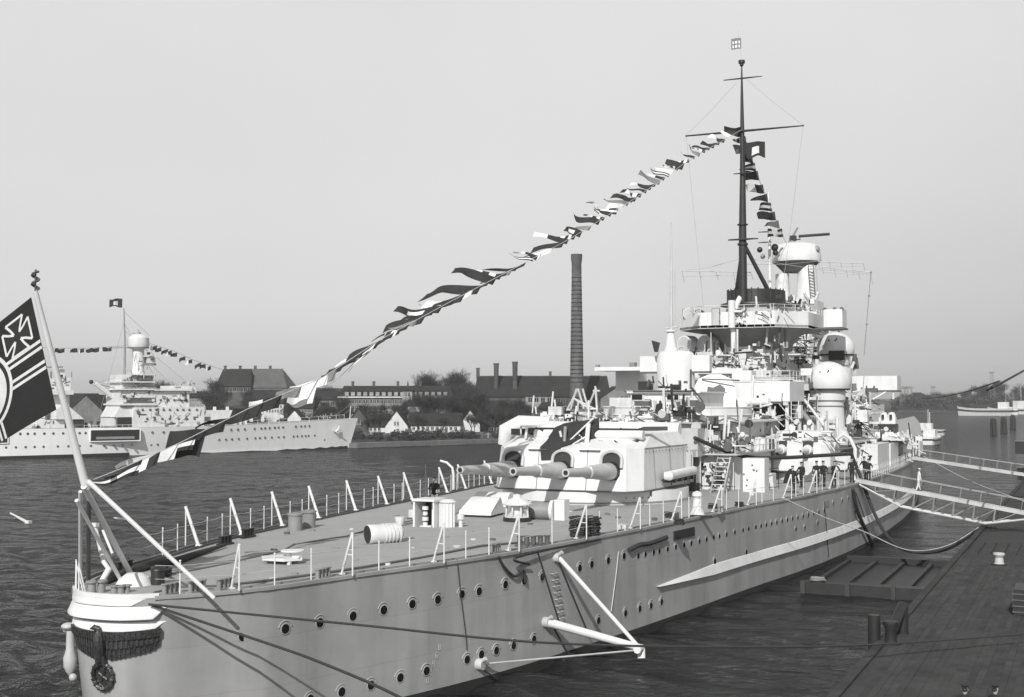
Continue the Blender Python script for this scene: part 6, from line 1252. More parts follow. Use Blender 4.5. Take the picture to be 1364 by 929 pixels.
# launch beyond the bow
def launch(c, ang, L_, wd, h, label, cabin=True, m=WHT):
    root = thing('launch', c, label, 'boat'); R = Matrix.Rotation(ang, 3, 'Z'); q = MB()
    X = lambda a, b, z: V3(c)+R @ V3((a, b, z))
    prof = [(-.5, .35, .1), (-.45, .42, 0), (-.2, .5, 0), (.15, .48, 0), (.35, .34, .1), (.47, .12, .25), (.5, .01, .35)]
    q.loft([[X(-wd*f_, L_*t, h*(1+r_)), X(-wd*f_*.75, L_*t*.96, -.3), X(wd*f_*.75, L_*t*.96, -.3), X(wd*f_, L_*t, h*(1+r_))] for t, f_, r_ in prof]); q.build('boat_hull', m, root, 30)
    q = MB(); q.loft([[X(-wd*f_*1.03, L_*t, h*(1+r_)*.55), X(-wd*f_*1.03, L_*t, h*(1+r_)*.75), X(wd*f_*1.03, L_*t, h*(1+r_)*.75), X(wd*f_*1.03, L_*t, h*(1+r_)*.55)] for t, f_, r_ in prof]); q.build('boat_fender', BLK, root, 30)
    if cabin:
        q = MB(); q.loft([[X(a, b, z) for a, b in ((-wd*.3, -L_*.2), (wd*.3, -L_*.2), (wd*.28, L_*.15), (-wd*.28, L_*.15))] for z in (h*.9, h*2.1)]); q.build('cabin', WH2, root, 30)
        q = MB(); q.tube([X(0, -L_*.1, h*2), X(0, -L_*.1, h*4.5)], .09, 6); q.build('boat_mast', WHT, root)
    return root
launch(atz(1240, 592, 0), AL-.5, 13, 5.2, 2.0, 'white launch with dark fender band lying off the bow, seen nearly end on')
launch(atz(1231, 580, 0), AL+1.0, 14, 4, 2.0, 'second pale boat partly behind the launch off the bow', True, LGY)
# ---------------------------------------------------------------- the light cruiser across the harbour
cr = thing('light_cruiser', (-142.7, 247, 0), 'pale grey light cruiser dressed with flags, moored across the water at left', 'cruiser')
CF = Fr((-142.7, 247), (-42.3, -79.3), (79.3, -42.3))
CW = mat('cruiser_paint', .78, .5, .05, .15, .05); CWU = mat('cruiser_upper_paint', .66, .5, .1, .3, .1)
def cdeck(a): return 6.3+1.4*max(0, 1-a/42.)**1.5
def cbeam(a): return max(.12, 8.2*(1-math.exp(-a/17.))) if a < 140 else max(.5, 8.2*(1-((a-140)/40.)**2))
q = MB(); rows = []
for a in [0, 1, 2.5, 5, 8, 12, 17, 23, 30, 40, 55, 70, 90, 110, 130, 145, 160, 172, 178]:
    row = []
    for k in range(9):
        f_ = -1+k/4.; 
        row.append(None)
    r = []; zt = cdeck(a)
    for z in (-1, 0, 1, 3, zt): 
        fl = (.72+.28*(max(z, 0)/zt)) if a < 60 else 1; r.append(CF.P(a-(.32*max(z, 0) if a < 12 else 0)*(1-a/12. if a < 12 else 0), cbeam(a)*fl, z))
    r2 = []
    for z in (zt, 3, 1, 0, -1): 
        fl = (.72+.28*(max(z, 0)/zt)) if a < 60 else 1; r2.append(CF.P(a-(.32*max(z, 0) if a < 12 else 0)*(1-a/12. if a < 12 else 0), -cbeam(a)*fl, z))
    rows.append(r+r2)
q.loft(rows); chull = q.build('hull', CW, cr, 40)
q = MB(); q.grid([[CF.P(a, cbeam(a)*.985*s_, cdeck(a)+.02) for s_ in (-1, 0, 1)] for a in range(0, 178, 4)]); q.build('deck', DECK, cr)
q = MB(); q.loft([[CF.P(a, cbeam(a)*(.72 if a < 60 else 1)+o, z) for o, z in ((-.2, -.5), (.05, -.5), (.07, .62), (-.1, .66))] for a in [.3, 1, 3, 6, 10, 15, 20, 30, 45, 59.9, 62, 80, 110, 140, 170]]); q.build('black_waterline_band', BLK, cr)
def cport(px, py, r=.24):
    a, z = CF.hit(px, py, 8.2); 
    for _ in range(6): fl = (.72+.28*z/cdeck(a)) if a < 60 else 1; a, z = CF.hit(px, py, cbeam(max(0, a))*fl)
    c = cbeam(a)*((.72+.28*z/cdeck(a)) if a < 60 else 1); q = MB(); q.loft([[CF.P(a+r*1.2*math.cos(t), c+o, z+r*1.2*math.sin(t)) for t in [2*PI*k/8 for k in range(8)]] for o in (-.3, .06)]); q.build('porthole', DGY, chull)
for x in (15, 27, 37, 46, 59, 71, 84, 106, 114, 203, 218, 243, 262, 283): cport(x, 578.5-x*.012)
for x in (308, 317, 326, 339, 348, 353, 359, 366, 371, 377, 394, 401, 406, 412): cport(x, 572.8-(x-308)*.05)
for x in (8, 21, 34, 46, 58, 77, 91, 106, 121, 139, 152, 164, 176, 193, 201, 210, 230, 244, 255, 268): cport(x, 596.5-x*.02, .22)
for x in (292, 301, 309, 318, 329, 340, 346, 353, 362, 371, 378, 391, 396, 402, 407, 411, 419): cport(x, 586-(x-292)*.045, .22)
cport(432, 586, .2)
def cbox(nm, x0, y0, x1, y1, c0, c1, m=CWU, par=cr, off=None, z0=None):
    off = c1 if off is None else off; a1, zt = CF.hit(x0, y0, off); a0, zb = CF.hit(x1, y1, off)
    if z0 is not None: zb = z0
    q = MB(); q.fbox(CF, min(a0, a1), max(a0, a1), c0, c1, zb, zt); return q.build(nm, m, par, 20)
def cball(nm, px, py, r, c=0., m=BLK, par=cr, sz=1.): a, z = CF.hit(px, py, c); q = MB(); q.ball(CF.P(a, c, z), r, 12, 8, sz); return q.build(nm, m, par)
for x0, x1 in ((121, 186), (-20, 10)):
    y0 = 573.5 if x0 > 0 else 577; g = cbox('boat_recess', x0, y0, x1, y0+13, 7.9, 8.26, BLK, chull)
    a1, zt = CF.hit(x0, y0, 8.3); a0, zb = CF.hit(x1, y0+13, 8.3)
    q = MB()
    for A0, A1, Z0, Z1 in ((a0-.2, a0, zb-.2, zt+.2), (a1, a1+.2, zb-.2, zt+.2), (a0, a1, zt, zt+.2), (a0, a1, zb-.2, zb)): q.fbox(CF, A0, A1, 8.0, 8.4, Z0, Z1)
    q.build('recess_frame', CW, chull, 20)
    q = MB(); q.fbox(CF, a0+1.2, a1-1.2, 8.2, 8.34, zb+.35, zb+.9); q.build('stowed_boat', GRY, chull)
D_ = [('deckhouse', 178, 543, 272, 570, -5, 6), ('deckhouse', 207, 521, 252, 543.2, -4, 5), ('bridge_house', 229, 514, 256, 521.2, -3, 4), ('bridge_house', 160, 521, 208, 543.1, -4, 5), ('bridge_house', 163, 499, 204, 521.2, -3.4, 4.4), ('deckhouse', 240, 516, 262, 524, -2, 3)]
for nm, x0, y0, x1, y1, c0, c1 in D_: cbox(nm, x0, y0, x1, y1, c0, c1)
for x0, y0, x1, y1 in ((184, 503, 203, 507), (185, 514, 207, 521), (170, 530, 207, 537), (166, 517, 182, 519), (178, 500, 200, 502)): cbox('bridge_opening', x0, y0, x1, y1, 4, 5.1, DGY)
for x0, y0, x1, y1 in ((158, 518, 208, 520), (162, 508, 206, 510), (206, 519, 256, 521), (160, 538, 209, 540)): cbox('bridge_wing', x0, y0, x1, y1, -5, 5.8, CWU)
for x, y in [(x, 533) for x in (214, 224, 232, 240, 247)]+[(x, 546) for x in (190, 200, 208, 218, 226, 236, 244, 252, 262)]+[(x, 558) for x in (196, 206, 216, 226, 238, 249, 259)]+[(166, 507), (170, 507), (175, 507)]: cball('porthole', x, y, .28, 6.05 if y > 543 else (5.05 if y > 520 else 4.45), DGY)
# tower column, rotating head, basket
a, zb = CF.hit(184, 499, 0); _, zt = CF.hit(184, 463, 0); _, z2 = CF.hit(184, 446, 0); p = CF.P(a, 0, 0)
q = MB(); q.lathe((p.x, p.y, 0), [(1.7, zb-1), (1.35, zb+1), (1.3, zt)], 20); q.build('tower_column', CWU, cr)
q = MB(); q.lathe((p.x, p.y, 0), [(1.4, zt-.5), (2.3, zt), (2.5, zt+.5), (2.4, z2-.8), (1.5, z2), (.5, z2+.2)], 24); q.build('rangefinder_head', CWU, cr)
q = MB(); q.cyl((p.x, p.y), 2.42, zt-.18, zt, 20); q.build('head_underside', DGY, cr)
q = MB(); q.tube([(p.x, p.y, z2), (p.x, p.y, z2+1.2)], .12, 6); q.ball((p.x+.5, p.y-.4, z2+.3), .4); q.ball((p.x-.8, p.y-.7, z2+.1), .35); q.build('head_fitting', GRY, cr)
for y0, y1 in ((474, 476), (484, 487)): cbox('tower_basket', 191, y0, 208, y1, -1, 1.2, CWU if y0 < 480 else GRY)
cbox('tower_basket', 196, 476, 207, 484, -1, .9, CWU)
a1, z1 = CF.hit(165, 411, 0); a2, zz2 = CF.hit(166, 499, 0); q = MB(); q.tube([CF.P(a2, 0, zz2), CF.P(a2+.0, 0, (z1+zz2)/2), CF.P(a1, 0, z1)], [.28, .2, .12], 8); q.build('mast', GRY, cr)
def ctube(nm, p0, p1, r, m=CWU, c=0., par=cr): a, z = CF.hit(*p0, c); b, w_ = CF.hit(*p1, c); q = MB(); q.tube([CF.P(a, c, z), CF.P(b, c, w_)], r, 6); return q.build(nm, m, par)
ctube('yard', (142, 464), (176, 463), .1, GRY); ctube('crane_jib', (127, 511), (181, 553), .5); ctube('crane_jib', (127, 511), (160, 519), .1, GRY); cball('crane_head', 121.5, 509, .5, 0, BLK)
for x in (144, 148, 174): ctube('rigging_line', (x, 465), (x+8, 530), .03, LGY)
# forward gun house, awnings, aft tower, deck clutter and crew-sized gear
cbox('gun_house', 281, 547, 315, 566, -4, 4); cbox('gun_house', 315, 551, 322, 566, -3, 3); ctube('gun_barrel', (320, 556), (345, 553), .3, GUN)
for x in (286, 303): cbox('gun_house_vent', x, 542, x+2, 547, 0, 1)
cbox('windlass', 335, 549, 352, 551.5, -2, 2); cbox('windlass_post', 350, 551, 352, 562, 1, 2); cbox('windlass_post', 335, 551, 337, 562, 1, 2)
a0, z0 = CF.hit(152, 556, 5); a1, _ = CF.hit(181, 556, 5); am, zm = CF.hit(167, 540, 5); q = MB(); q.fpoly(CF, [(a0, z0), (a1, z0), (am-2, zm), (am+1, zm)], -4, 5); q.build('awning', CANL, cr)
cbox('awning_opening', 157, 557, 180, 568, 4.6, 5.06, BLK); cbox('screen_wall', 136, 557, 154, 568, 3, 4)
a0, z0 = CF.hit(75, 559, 5); a1, _ = CF.hit(112, 559, 5); q = MB(); q.fpoly(CF, [(a0, z0), (a0, z0+2.2), (a0-1.5, z0+3.2), ((a0+a1)/2, z0+2.6), (a1, z0)], -4, 5); q.build('awning', CANL, cr)
cbox('deckhouse', 88, 559, 112, 572, -3, 4, DGY); cbox('deckhouse', 52, 560, 86, 573, -4, 4); cbox('deckhouse', -20, 566, 50, 574, -3, 4, CWU)
cbox('after_tower', 66, 503, 94, 522, -3, 3); cbox('after_tower', 62, 520, 98, 526, -4, 4); cbox('after_tower', 72, 522, 92, 566, -2, 2); cbox('after_tower_top', 77, 492, 86, 503, -1, 1, CWU); cbox('after_tower_wing', 68, 488, 84, 490, -2, 2, GRY); cbox('after_funnel', 20, 530, 60, 570, -2.5, 2.5)
rc = random.Random(8)
for k in range(26):
    x = rc.uniform(112, 158) if k < 12 else rc.uniform(180, 330); y = 569 if x < 200 else 565
    cbox('deck_gear', x, y-rc.uniform(3, 8), x+rc.uniform(1.2, 3.2), y+2, 2, 3, [DGY, CWU, BLK, CWU][k % 4])
for x0, y0, x1, y1, c, n in ((160, 498, 206, 540, 5, 46), (208, 512, 256, 545, 5, 26), (180, 545, 272, 566, 6, 34), (66, 492, 96, 522, 3, 16), (176, 448, 210, 495, 2.2, 14), (10, 555, 110, 570, 4, 26), (230, 508, 262, 516, 3, 10)):
    for k in range(n):
        x, y = rc.uniform(x0, x1), rc.uniform(y0, y1); a, z = CF.hit(x, y, c+.1); q = MB(); g = k % 4; l = rc.uniform(.2, .8)
        if g == 0: q.fbox(CF, a-l, a+l, c-.1, c+.12, z, z+.22)
        elif g == 1: q.fbox(CF, a-.08, a+.08, c-.1, c+.15, z-l, z+l)
        elif g == 2: q.fbox(CF, a-.3, a+.3, c-.2, c+.35, z-.25, z+.3)
        else: q.tube([CF.P(a, c+.1, z), CF.P(a+rc.uniform(-2, 2), c+.1, z+rc.uniform(.3, 2.))], .06, 5)
        q.build(['bracket', 'pipe', 'locker', 'stay'][g], [DGY, GRY, CWU, BLK][rc.randrange(4)], cr, 20)
for p0, p1 in (((165, 430), (205, 500)), ((165, 430), (130, 560)), ((165, 440), (255, 515)), ((165, 415), (200, 448)), ((180, 465), (262, 545)), ((127, 511), (165, 500))): ctube('rigging_line', p0, p1, .035, GRY)
for x0, x1, y in ((160, 208, 517), (208, 256, 518), (180, 272, 540), (112, 180, 567), (272, 290, 562)):
    a0, z0 = CF.hit(x0, y, 5.5); a1, _ = CF.hit(x1, y, 5.5); q = MB(); q.tube([CF.P(a0, 5.5, z0), CF.P(a1, 5.5, z0)], .05, 4)
    for k in range(9): aa = a0+(a1-a0)*k/8; q.tube([CF.P(aa, 5.5, z0), CF.P(aa, 5.5, z0-1)], .05, 4)
    q.build('guard_rail', CWU, cr)
q = MB(); zz = lambda a: cdeck(a)
for a in range(2, 60, 3): c = cbeam(a)*.97; q.tube([CF.P(a, c, zz(a)), CF.P(a, c, zz(a)+1.1)], .06, 4)
q.tube([CF.P(a, cbeam(a)*.97, zz(a)+1.05) for a in range(2, 60, 3)], .04, 4); q.build('guard_rail', CWU, cr)
a, z = CF.hit(449, 572, 1.5); q = MB(); q.tube([CF.P(a, 2.6, z+.8), CF.P(a+.5, 2.9, z), CF.P(a+1.2, 2.8, z-.7)], [.15, .25, .3], 6); q.tube([CF.P(a-.6, 2.8, z-.7), CF.P(a+1.8, 2.8, z-.2)], .16, 6); q.build('anchor', CWU, cr)
ctube('jackstaff', (466, 558), (467, 541), .1)
for k, (p0, p1) in enumerate((((443, 556), (466, 540)), ((452, 558), (466, 546)))): ctube('bow_stay', p0, p1, .1, DGY)
cdl = [[(40, 462), (75, 464), (120, 464), (165, 461)], [(200, 458), (232, 468), (258, 480), (300, 494)]]
for li, ln in enumerate(cdl):
    P_ = [CF.P(CF.hit(*p, 0)[0], 0, CF.hit(*p, 0)[1]) for p in ln]; q = MB(); q.tube(P_, .05, 5); tag(q.build('dressing_line', GRY), 'thin rope of small flags %s the tower of the cruiser across the water' % ['running aft from', 'running forward from'][li], 'rope')
    xs = (78, 86, 103, 112, 124, 132, 142, 149) if li == 0 else (209, 215, 224, 229, 236, 247, 256, 268, 274, 281)
    for i, x in enumerate(xs):
        p, d = at_px(P_, x) if pr(*P_[0])[0] < pr(*P_[-1])[0] else at_px(P_[::-1], x)
        pt_ = 'dark' if i % 3 else 'halved'; o = sigflag(p, V3((0, 0, 1)), 1.0, 1.7, pt_, 500+li*50+i, False, -.35-.2*(i % 2))
        tag(o, 'tiny %s flag, %s from the left on the cruiser\'s %s line' % (PATN[pt_], ORD[i], ['after', 'forward'][li]), 'signal flag', 'flags dressed over the cruiser')
a, z = CF.hit(163, 398, 0); o = sigflag(CF.P(a, 0, z), V3((0, 0, 1)), 2.2, 3.0, 'centred', 600, False, -.1); tag(o, 'dark flag with pale centre at the masthead of the cruiser', 'flag')
# ---------------------------------------------------------------- town behind
ROOF = mat('slate_roof', .032, .8, .3, .3, 0, .3, 2, spec=.15); RED = mat('weathered_roof', .10, .8, .25, .25, 0, .3, 2); BRK = mat('dark_brick', .085, .85, .35, .35, .15, .2, 3); BRL = mat('pale_brick', .2, .85, .3, .3, .15); WAL = mat('limewashed_wall', .62, .8, .2, .3, .15); STO = mat('stone_wall', .30, .85, .25, .3, .1)
def windows(par, fr, a0, a1, c, z0, z1, n, m=GLS, frm=None, k0=.55):
    st_ = (a1-a0)/n
    for i in range(n):
        x0 = a0+st_*(i+.5-k0/2); x1 = a0+st_*(i+.5+k0/2); q = MB(); q.fbox(fr, x0, x1, c-.05, c+.06, z0, z1, 0)
        q.fbox(fr, x0-.12, x1+.12, c+.0, c+.14, z0-.14, z0, 1); q.fbox(fr, (x0+x1)/2-.05, (x0+x1)/2+.05, c+.06, c+.12, z0, z1, 1); q.build('window', [m, frm or WAL], par, 0)
def house(D, x0, x1, ye, yr, yb, dep, label, wall=BRK, roof=ROOF, gable=False, hip=0., cat='house', name='house', extra=None, win=None, ang=0.):
    o = CAM+HV*D; u, n_ = RT, -HV
    if ang: R = Matrix.Rotation(ang, 3, 'Z'); u = R @ u; n_ = R @ n_
    fr = Fr(o, u, n_); a0, ze = fr.hit(x0, ye); a1, _ = fr.hit(x1, ye); zr = fr.hit((x0+x1)/2, yr)[1]; zb = min(fr.hit((x0+x1)/2, yb)[1], 3 if D < 470 else 20)-3
    root = thing(name, fr.P((a0+a1)/2, 0, zb), label, cat)
    if gable:
        q = MB(); q.fpoly(fr, [(a0, zb), (a1, zb), (a1, ze), ((a0+a1)/2, zr), (a0, ze)], -dep, 0); q.build('wall', wall, root, 20)
        q = MB(); m_ = (a0+a1)/2; e = .35; dz = (zr-ze)/(m_-a0)
        for s in (-1, 1): xo = a0-e if s < 0 else a1+e; q.loft([[fr.P(xo, c, ze-e*dz+.02), fr.P(xo, c, ze-e*dz+.3), fr.P(m_, c, zr+.3), fr.P(m_, c, zr+.02)] for c in (.25, -dep-.2)])
        q.build('roof', roof, root, 20)
    else:
        q = MB(); q.fbox(fr, a0, a1, -dep, 0, zb, ze); q.build('wall', wall, root, 20)
        h_ = hip*(a1-a0); q = MB(); e = .5
        q.loft([[fr.P(a0-e, e, ze), fr.P(a1+e, e, ze), fr.P(a1+e, -dep-e, ze), fr.P(a0-e, -dep-e, ze)], [fr.P(a0-e, e, ze+.25), fr.P(a1+e, e, ze+.25), fr.P(a1+e, -dep-e, ze+.25), fr.P(a0-e, -dep-e, ze+.25)], [fr.P(a0+h_, -dep/2+.15, zr), fr.P(a1-h_, -dep/2+.15, zr), fr.P(a1-h_, -dep/2-.15, zr), fr.P(a0+h_, -dep/2-.15, zr)]]); q.build('roof', roof, root, 20)
    if win:
        for (w0, w1, wy0, wy1, n) in win: A0, Z1 = fr.hit(w0, wy0); A1, Z0 = fr.hit(w1, wy1); windows(root, fr, A0, A1, 0, Z0, Z1, n)
    return root, fr, a0, a1, ze, zr
def chim(root, fr, a, c, z0, z1, w_, m=BRK, nm='chimney'): q = MB(); q.fbox(fr, a-w_/2, a+w_/2, c-w_/2, c+w_/2, z0, z1); q.fbox(fr, a-w_*.6, a+w_*.6, c-w_*.6, c+w_*.6, z1, z1+.3); return q.build(nm, m, root, 20)
# factory
fa = house(500, 634, 812, 529, 500.5, 560, 26, 'long dark brick factory hall with wide sloping roof behind the bare trees', BRK, ROOF, cat='factory', name='factory', win=[(716, 812, 532, 541, 14), (640, 700, 534, 545, 9)])
root, fr, a0, a1, ze, zr = fa; chim(root, fr, fr.hit(634, 500, -13)[0]+.8, -13, zr-1, zr+3, 1.4); chim(root, fr, fr.hit(733, 500, -13)[0], -13, zr-.2, zr+1.6, 1.)
q = MB(); q.tube([fr.P(a0, -12.8, zr+.1), fr.P(a1, -12.8, zr+.1)], .18, 6); q.build('ridge_cap', STO, root)
house(494, 800, 846, 531, 515, 560, 30, 'gabled end wing of the factory with lighter brick gable beside the white gun tower', BRL, ROOF, gable=True, cat='factory', name='factory_wing', win=[(826, 842, 528, 534, 3)])
house(480, 700, 738, 528, 524, 550, 8, 'small pale rooftop extension in front of the factory windows', STO, ROOF, cat='extension', name='factory_extension', win=[(702, 736, 530, 536, 4)])
# factory chimney with iron bands
def stack(px, y0, y1, w0, w1, D, label, bands, m):
    fr = FB(D); a, zt = fr.hit(px, y0); _, zb = fr.hit(px, y1); s_ = 1700./D; c = fr.P(a, 0, 0); zb -= 8; root = thing('factory_chimney', (c.x, c.y, zb), label, 'chimney'); h = zt-zb; r0, r1 = w1/s_/2, w0/s_/2
    q = MB(); q.lathe((c.x, c.y, zb), [(r0*1.04, 0), (r1, h*.86), (r1*1.02, h*.865)], 28); q.build('shaft', m, root)
    q = MB(); q.lathe((c.x, c.y, zb), [(r1*1.02, h*.865), (r1*1.0, h*.93), (r1*1.16, h*.97), (r1*1.18, h), (r1*.8, h), (r1*.7, h*.98)], 28); q.build('chimney_head', BRK, root)
    for k in range(bands): z = h*(.1+.76*k/bands); r = r0*1.04+(r1-r0*1.04)*z/(h*.86); q = MB(); q.lathe((c.x, c.y, zb), [(r, z), (r+.09, z+.03), (r+.09, z+.35), (r, z+.38)], 28); q.build('iron_band', BLK, root)
    return root
CHB = mat('chimney_brick', .125, .85, .4, .5, .25, .2, 3)
stack(768, 339, 500, 13, 18, 470, 'tall banded brick factory chimney rising above the roofs', 26, CHB)
stack(661, 484, 502, 6.6, 5.2, 505, 'left of the two short dark stacks on the factory ridge', 2, BRK); stack(686, 482, 502, 7, 5.4, 505, 'right and thicker of the two short dark stacks on the factory ridge', 2, BRK)
# long barrack block with dormers
bb = house(500, 452, 602, 529, 514, 556, 14, 'long pale barracks with dark mansard roof and a row of dormers left of the trees', BRL, ROOF, hip=.02, cat='barracks', name='barracks', win=[(458, 535, 533, 538, 16), (545, 600, 533, 538, 11), (458, 535, 541, 546, 16)])
root, fr, a0, a1, ze, zr = bb
for k in range(17): A = fr.hit(462+k*8.2, 525, 0)[0]; q = MB(); q.fbox(fr, A-.75, A+.75, -3.5, .2, ze+.3, ze+2.0); q.fbox(fr, A-.9, A+.9, -3.5, .35, ze+2.0, ze+2.2, 1); q.build('dormer', [STO, ROOF], root, 20)
q = MB(); q.fbox(fr, a0-.6, a1+.6, .5, .8, ze-.35, ze+.15); q.build('cornice', WAL, root)
for x in (470, 498, 530, 560, 590): chim(root, fr, fr.hit(x, 515, -7)[0], -7, zr-.6, zr+1.5, 1.0)
house(560, 326, 448, 531, 519, 548, 12, 'long pale hillside building behind the wood left of the barracks', STO, ROOF, hip=.03, cat='building', name='long_building', win=[(330, 446, 533, 537, 18), (330, 446, 540, 543, 18)])
cu = house(496, 536, 549, 521, 516, 540, 6, 'pale central pavilion of the barracks with a small spire', STO, ROOF, cat='pavilion', name='barracks_pavilion', hip=.3, win=[(538, 547, 523, 528, 2)]); q = MB(); c = cu[1].P((cu[2]+cu[3])/2, -3, cu[5]); q.tube([c, c+V3((0, 0, 2.6))], [.5, .05], 6); q.build('spire', BLK, cu[0])
# big steep-roofed hall on the hill
h_ = house(600, 284, 381, 517, 490.5, 545, 30, 'huge steep-roofed hall on the hill behind the cruiser bow', BRL, RED, hip=.13, cat='hall', name='hill_hall', win=[(290, 376, 520, 524, 15)])
root, fr, a0, a1, ze, zr = h_
for k in range(6): A = fr.hit(302+k*5.5, 508, -5)[0]; q = MB(); q.fbox(fr, A-.7, A+.7, -6, -2, ze+2.0, ze+3.4); q.fbox(fr, A-.85, A+.85, -6, -1.8, ze+3.4, ze+3.6, 1); q.build('dormer', [WAL, ROOF], root, 20)
for k in range(4): chim(root, fr, fr.hit(300+k*20, 492, -15)[0], -15, zr-.6, zr+1.2, 1.1)
house(598, 289, 334, 515, 491.5, 540, 14, 'darker roofed left wing of the hall on the hill', BRK, ROOF, hip=.08, cat='wing', name='hall_wing', win=[(293, 332, 517, 522, 8)])
# waterside houses
house(430, 86, 142, 553, 527, 572, 30, 'dark gabled warehouse behind the cruiser at left', mat('gable_boards', .16, .85, .3, .5, .2), ROOF, gable=True, cat='warehouse', name='warehouse')
house(436, 60, 118, 548, 524, 572, 20, 'long dark warehouse roof behind the cruiser mast at far left', BRK, ROOF, cat='warehouse', name='warehouse')
house(402, 513, 543, 568, 548, 580, 14, 'white gabled boathouse standing nearest the far shore', WAL, ROOF, gable=True, cat='boathouse', name='boathouse', win=[(524, 532, 562, 567, 2)])
house(409, 543, 613, 567, 551, 578, 10, 'long low white-walled shed with a dark roof between the two white gables', WAL, ROOF, cat='shed', name='shed', win=[(548, 610, 569, 573, 10)])
house(412, 470, 514, 569, 552, 578, 10, 'low white-walled shed with dark roof left of the white boathouse', WAL, ROOF, cat='shed', name='shed', win=[(474, 508, 570.5, 574, 6)])
house(410, 466, 489, 560, 545, 580, 8, 'dark brick cottage just right of the cruiser bow', BRK, ROOF, gable=True, cat='cottage', name='cottage', win=[(474, 482, 560, 565, 2)])
house(416, 613, 639, 565, 547, 578, 12, 'smaller white gabled house among the bare trees', WAL, ROOF, gable=True, cat='house', name='house', win=[(621, 631, 558, 563, 2)])
house(422, 592, 616, 566, 550, 578, 9, 'dark steep roof joined to the smaller white gabled house', BRK, ROOF, cat='house', name='house')
house(430, 650, 700, 568, 556, 578, 8, 'grey low house half hidden by trees below the factory', BRL, ROOF, cat='house', name='house', win=[(654, 696, 570, 574, 6)])
house(440, 700, 760, 566, 552, 576, 8, 'grey house right of the trees below the factory windows', STO, ROOF, cat='house', name='house', win=[(704, 756, 568, 572, 8)])
house(400, 383, 401, 557, 547, 566, 8, 'little white gabled hut seen above the cruiser foredeck', WAL, ROOF, gable=True, cat='hut', name='hut')
house(520, 395, 450, 533, 521, 552, 10, 'grey house among trees left of the long barracks', BRL, ROOF, cat='house', name='house', win=[(399, 446, 536, 541, 7)])
rh = random.Random(19)
for k, (x, y, w_, wl, lb) in enumerate(((336, 541, 22, STO, 'pale narrow house on the hillside left of the wood'), (365, 538, 26, WAL, 'white house with many windows above the cruiser foredeck'), (402, 544, 30, BRL, 'grey-brown tenement above the cruiser windlass'), (432, 549, 20, WAL, 'small white house low among trees behind the cruiser bow'), (560, 541, 34, STO, 'pale tenement under the right half of the barracks'), (604, 538, 24, BRL, 'brick house right of the barracks end'), (486, 552, 26, BRL, 'grey house between the barracks and the dark cottage'), (655, 543, 26, STO, 'pale workshop in front of the left end of the factory'), (688, 548, 30, WAL, 'low white workshop below the factory windows'), (735, 545, 34, BRL, 'long brown workshop right below the factory windows'), (225, 528, 24, BRK, 'dark brick house in the wood left of the hill hall'), (262, 530, 24, STO, 'pale house in the wood under the hill hall'))):
    house(470+rh.uniform(-8, 14), x-w_/2, x+w_/2, y, y-7-rh.random()*4, y+18, 9, lb, wl, ROOF, hip=.12 if k % 2 else 0, cat='house', name='house', win=[(x-w_/2+2, x+w_/2-2, y+2, y+5.5, max(3, w_//4)), (x-w_/2+2, x+w_/2-2, y+8, y+11.5, max(3, w_//4))])
# waterside fence and clutter
fr = FB(372); root = thing('shore_fence', fr.P(fr.hit(470, 585)[0], 0, 1.4), 'pale broken picket fence along the far bank in front of the sheds', 'fence')
rr = random.Random(12)
for k in range(56):
    x = 468+k*5.2; a, _ = fr.hit(x, 585); q = MB(); h = rr.uniform(1.2, 2.6); q.fbox(fr, a-.15, a+.25+rr.random()*.8*(k % 3 == 0), -.1, .1, 1.0, 1.4+h); q.build('fence_post', [STO, BRK, WAL, DGY, BRK][k % 5], root, 0)
q = MB(); a0, a1 = fr.hit(468, 585)[0], fr.hit(760, 585)[0]; q.fbox(fr, a0, a1, -.05, .05, 2.3, 2.5); q.fbox(fr, a0, a1, -.3, -.2, .8, 2.0, 1); q.build('fence_rail', [GRY, BRK], root)
q = MB()
for (u0, d0), (u1, d1) in zip(SH, SH[1:]):
    if u0 > 150 or u0 < -310: continue
    (x0, y0), (x1, y1) = rel(u0, d0-.6), rel(u1, d1-.6); (x2, y2), (x3, y3) = rel(u0, d0+.8), rel(u1, d1+.8)
    q.loft([[(x0, y0, -1), (x0, y0, 1.25), (x2, y2, 1.4), (x2, y2, -1)], [(x1, y1, -1), (x1, y1, 1.25), (x3, y3, 1.4), (x3, y3, -1)]])
tag(q.build('embankment', mat('embankment_stone', .13, .9, .3, .2, .2)), kind='structure')
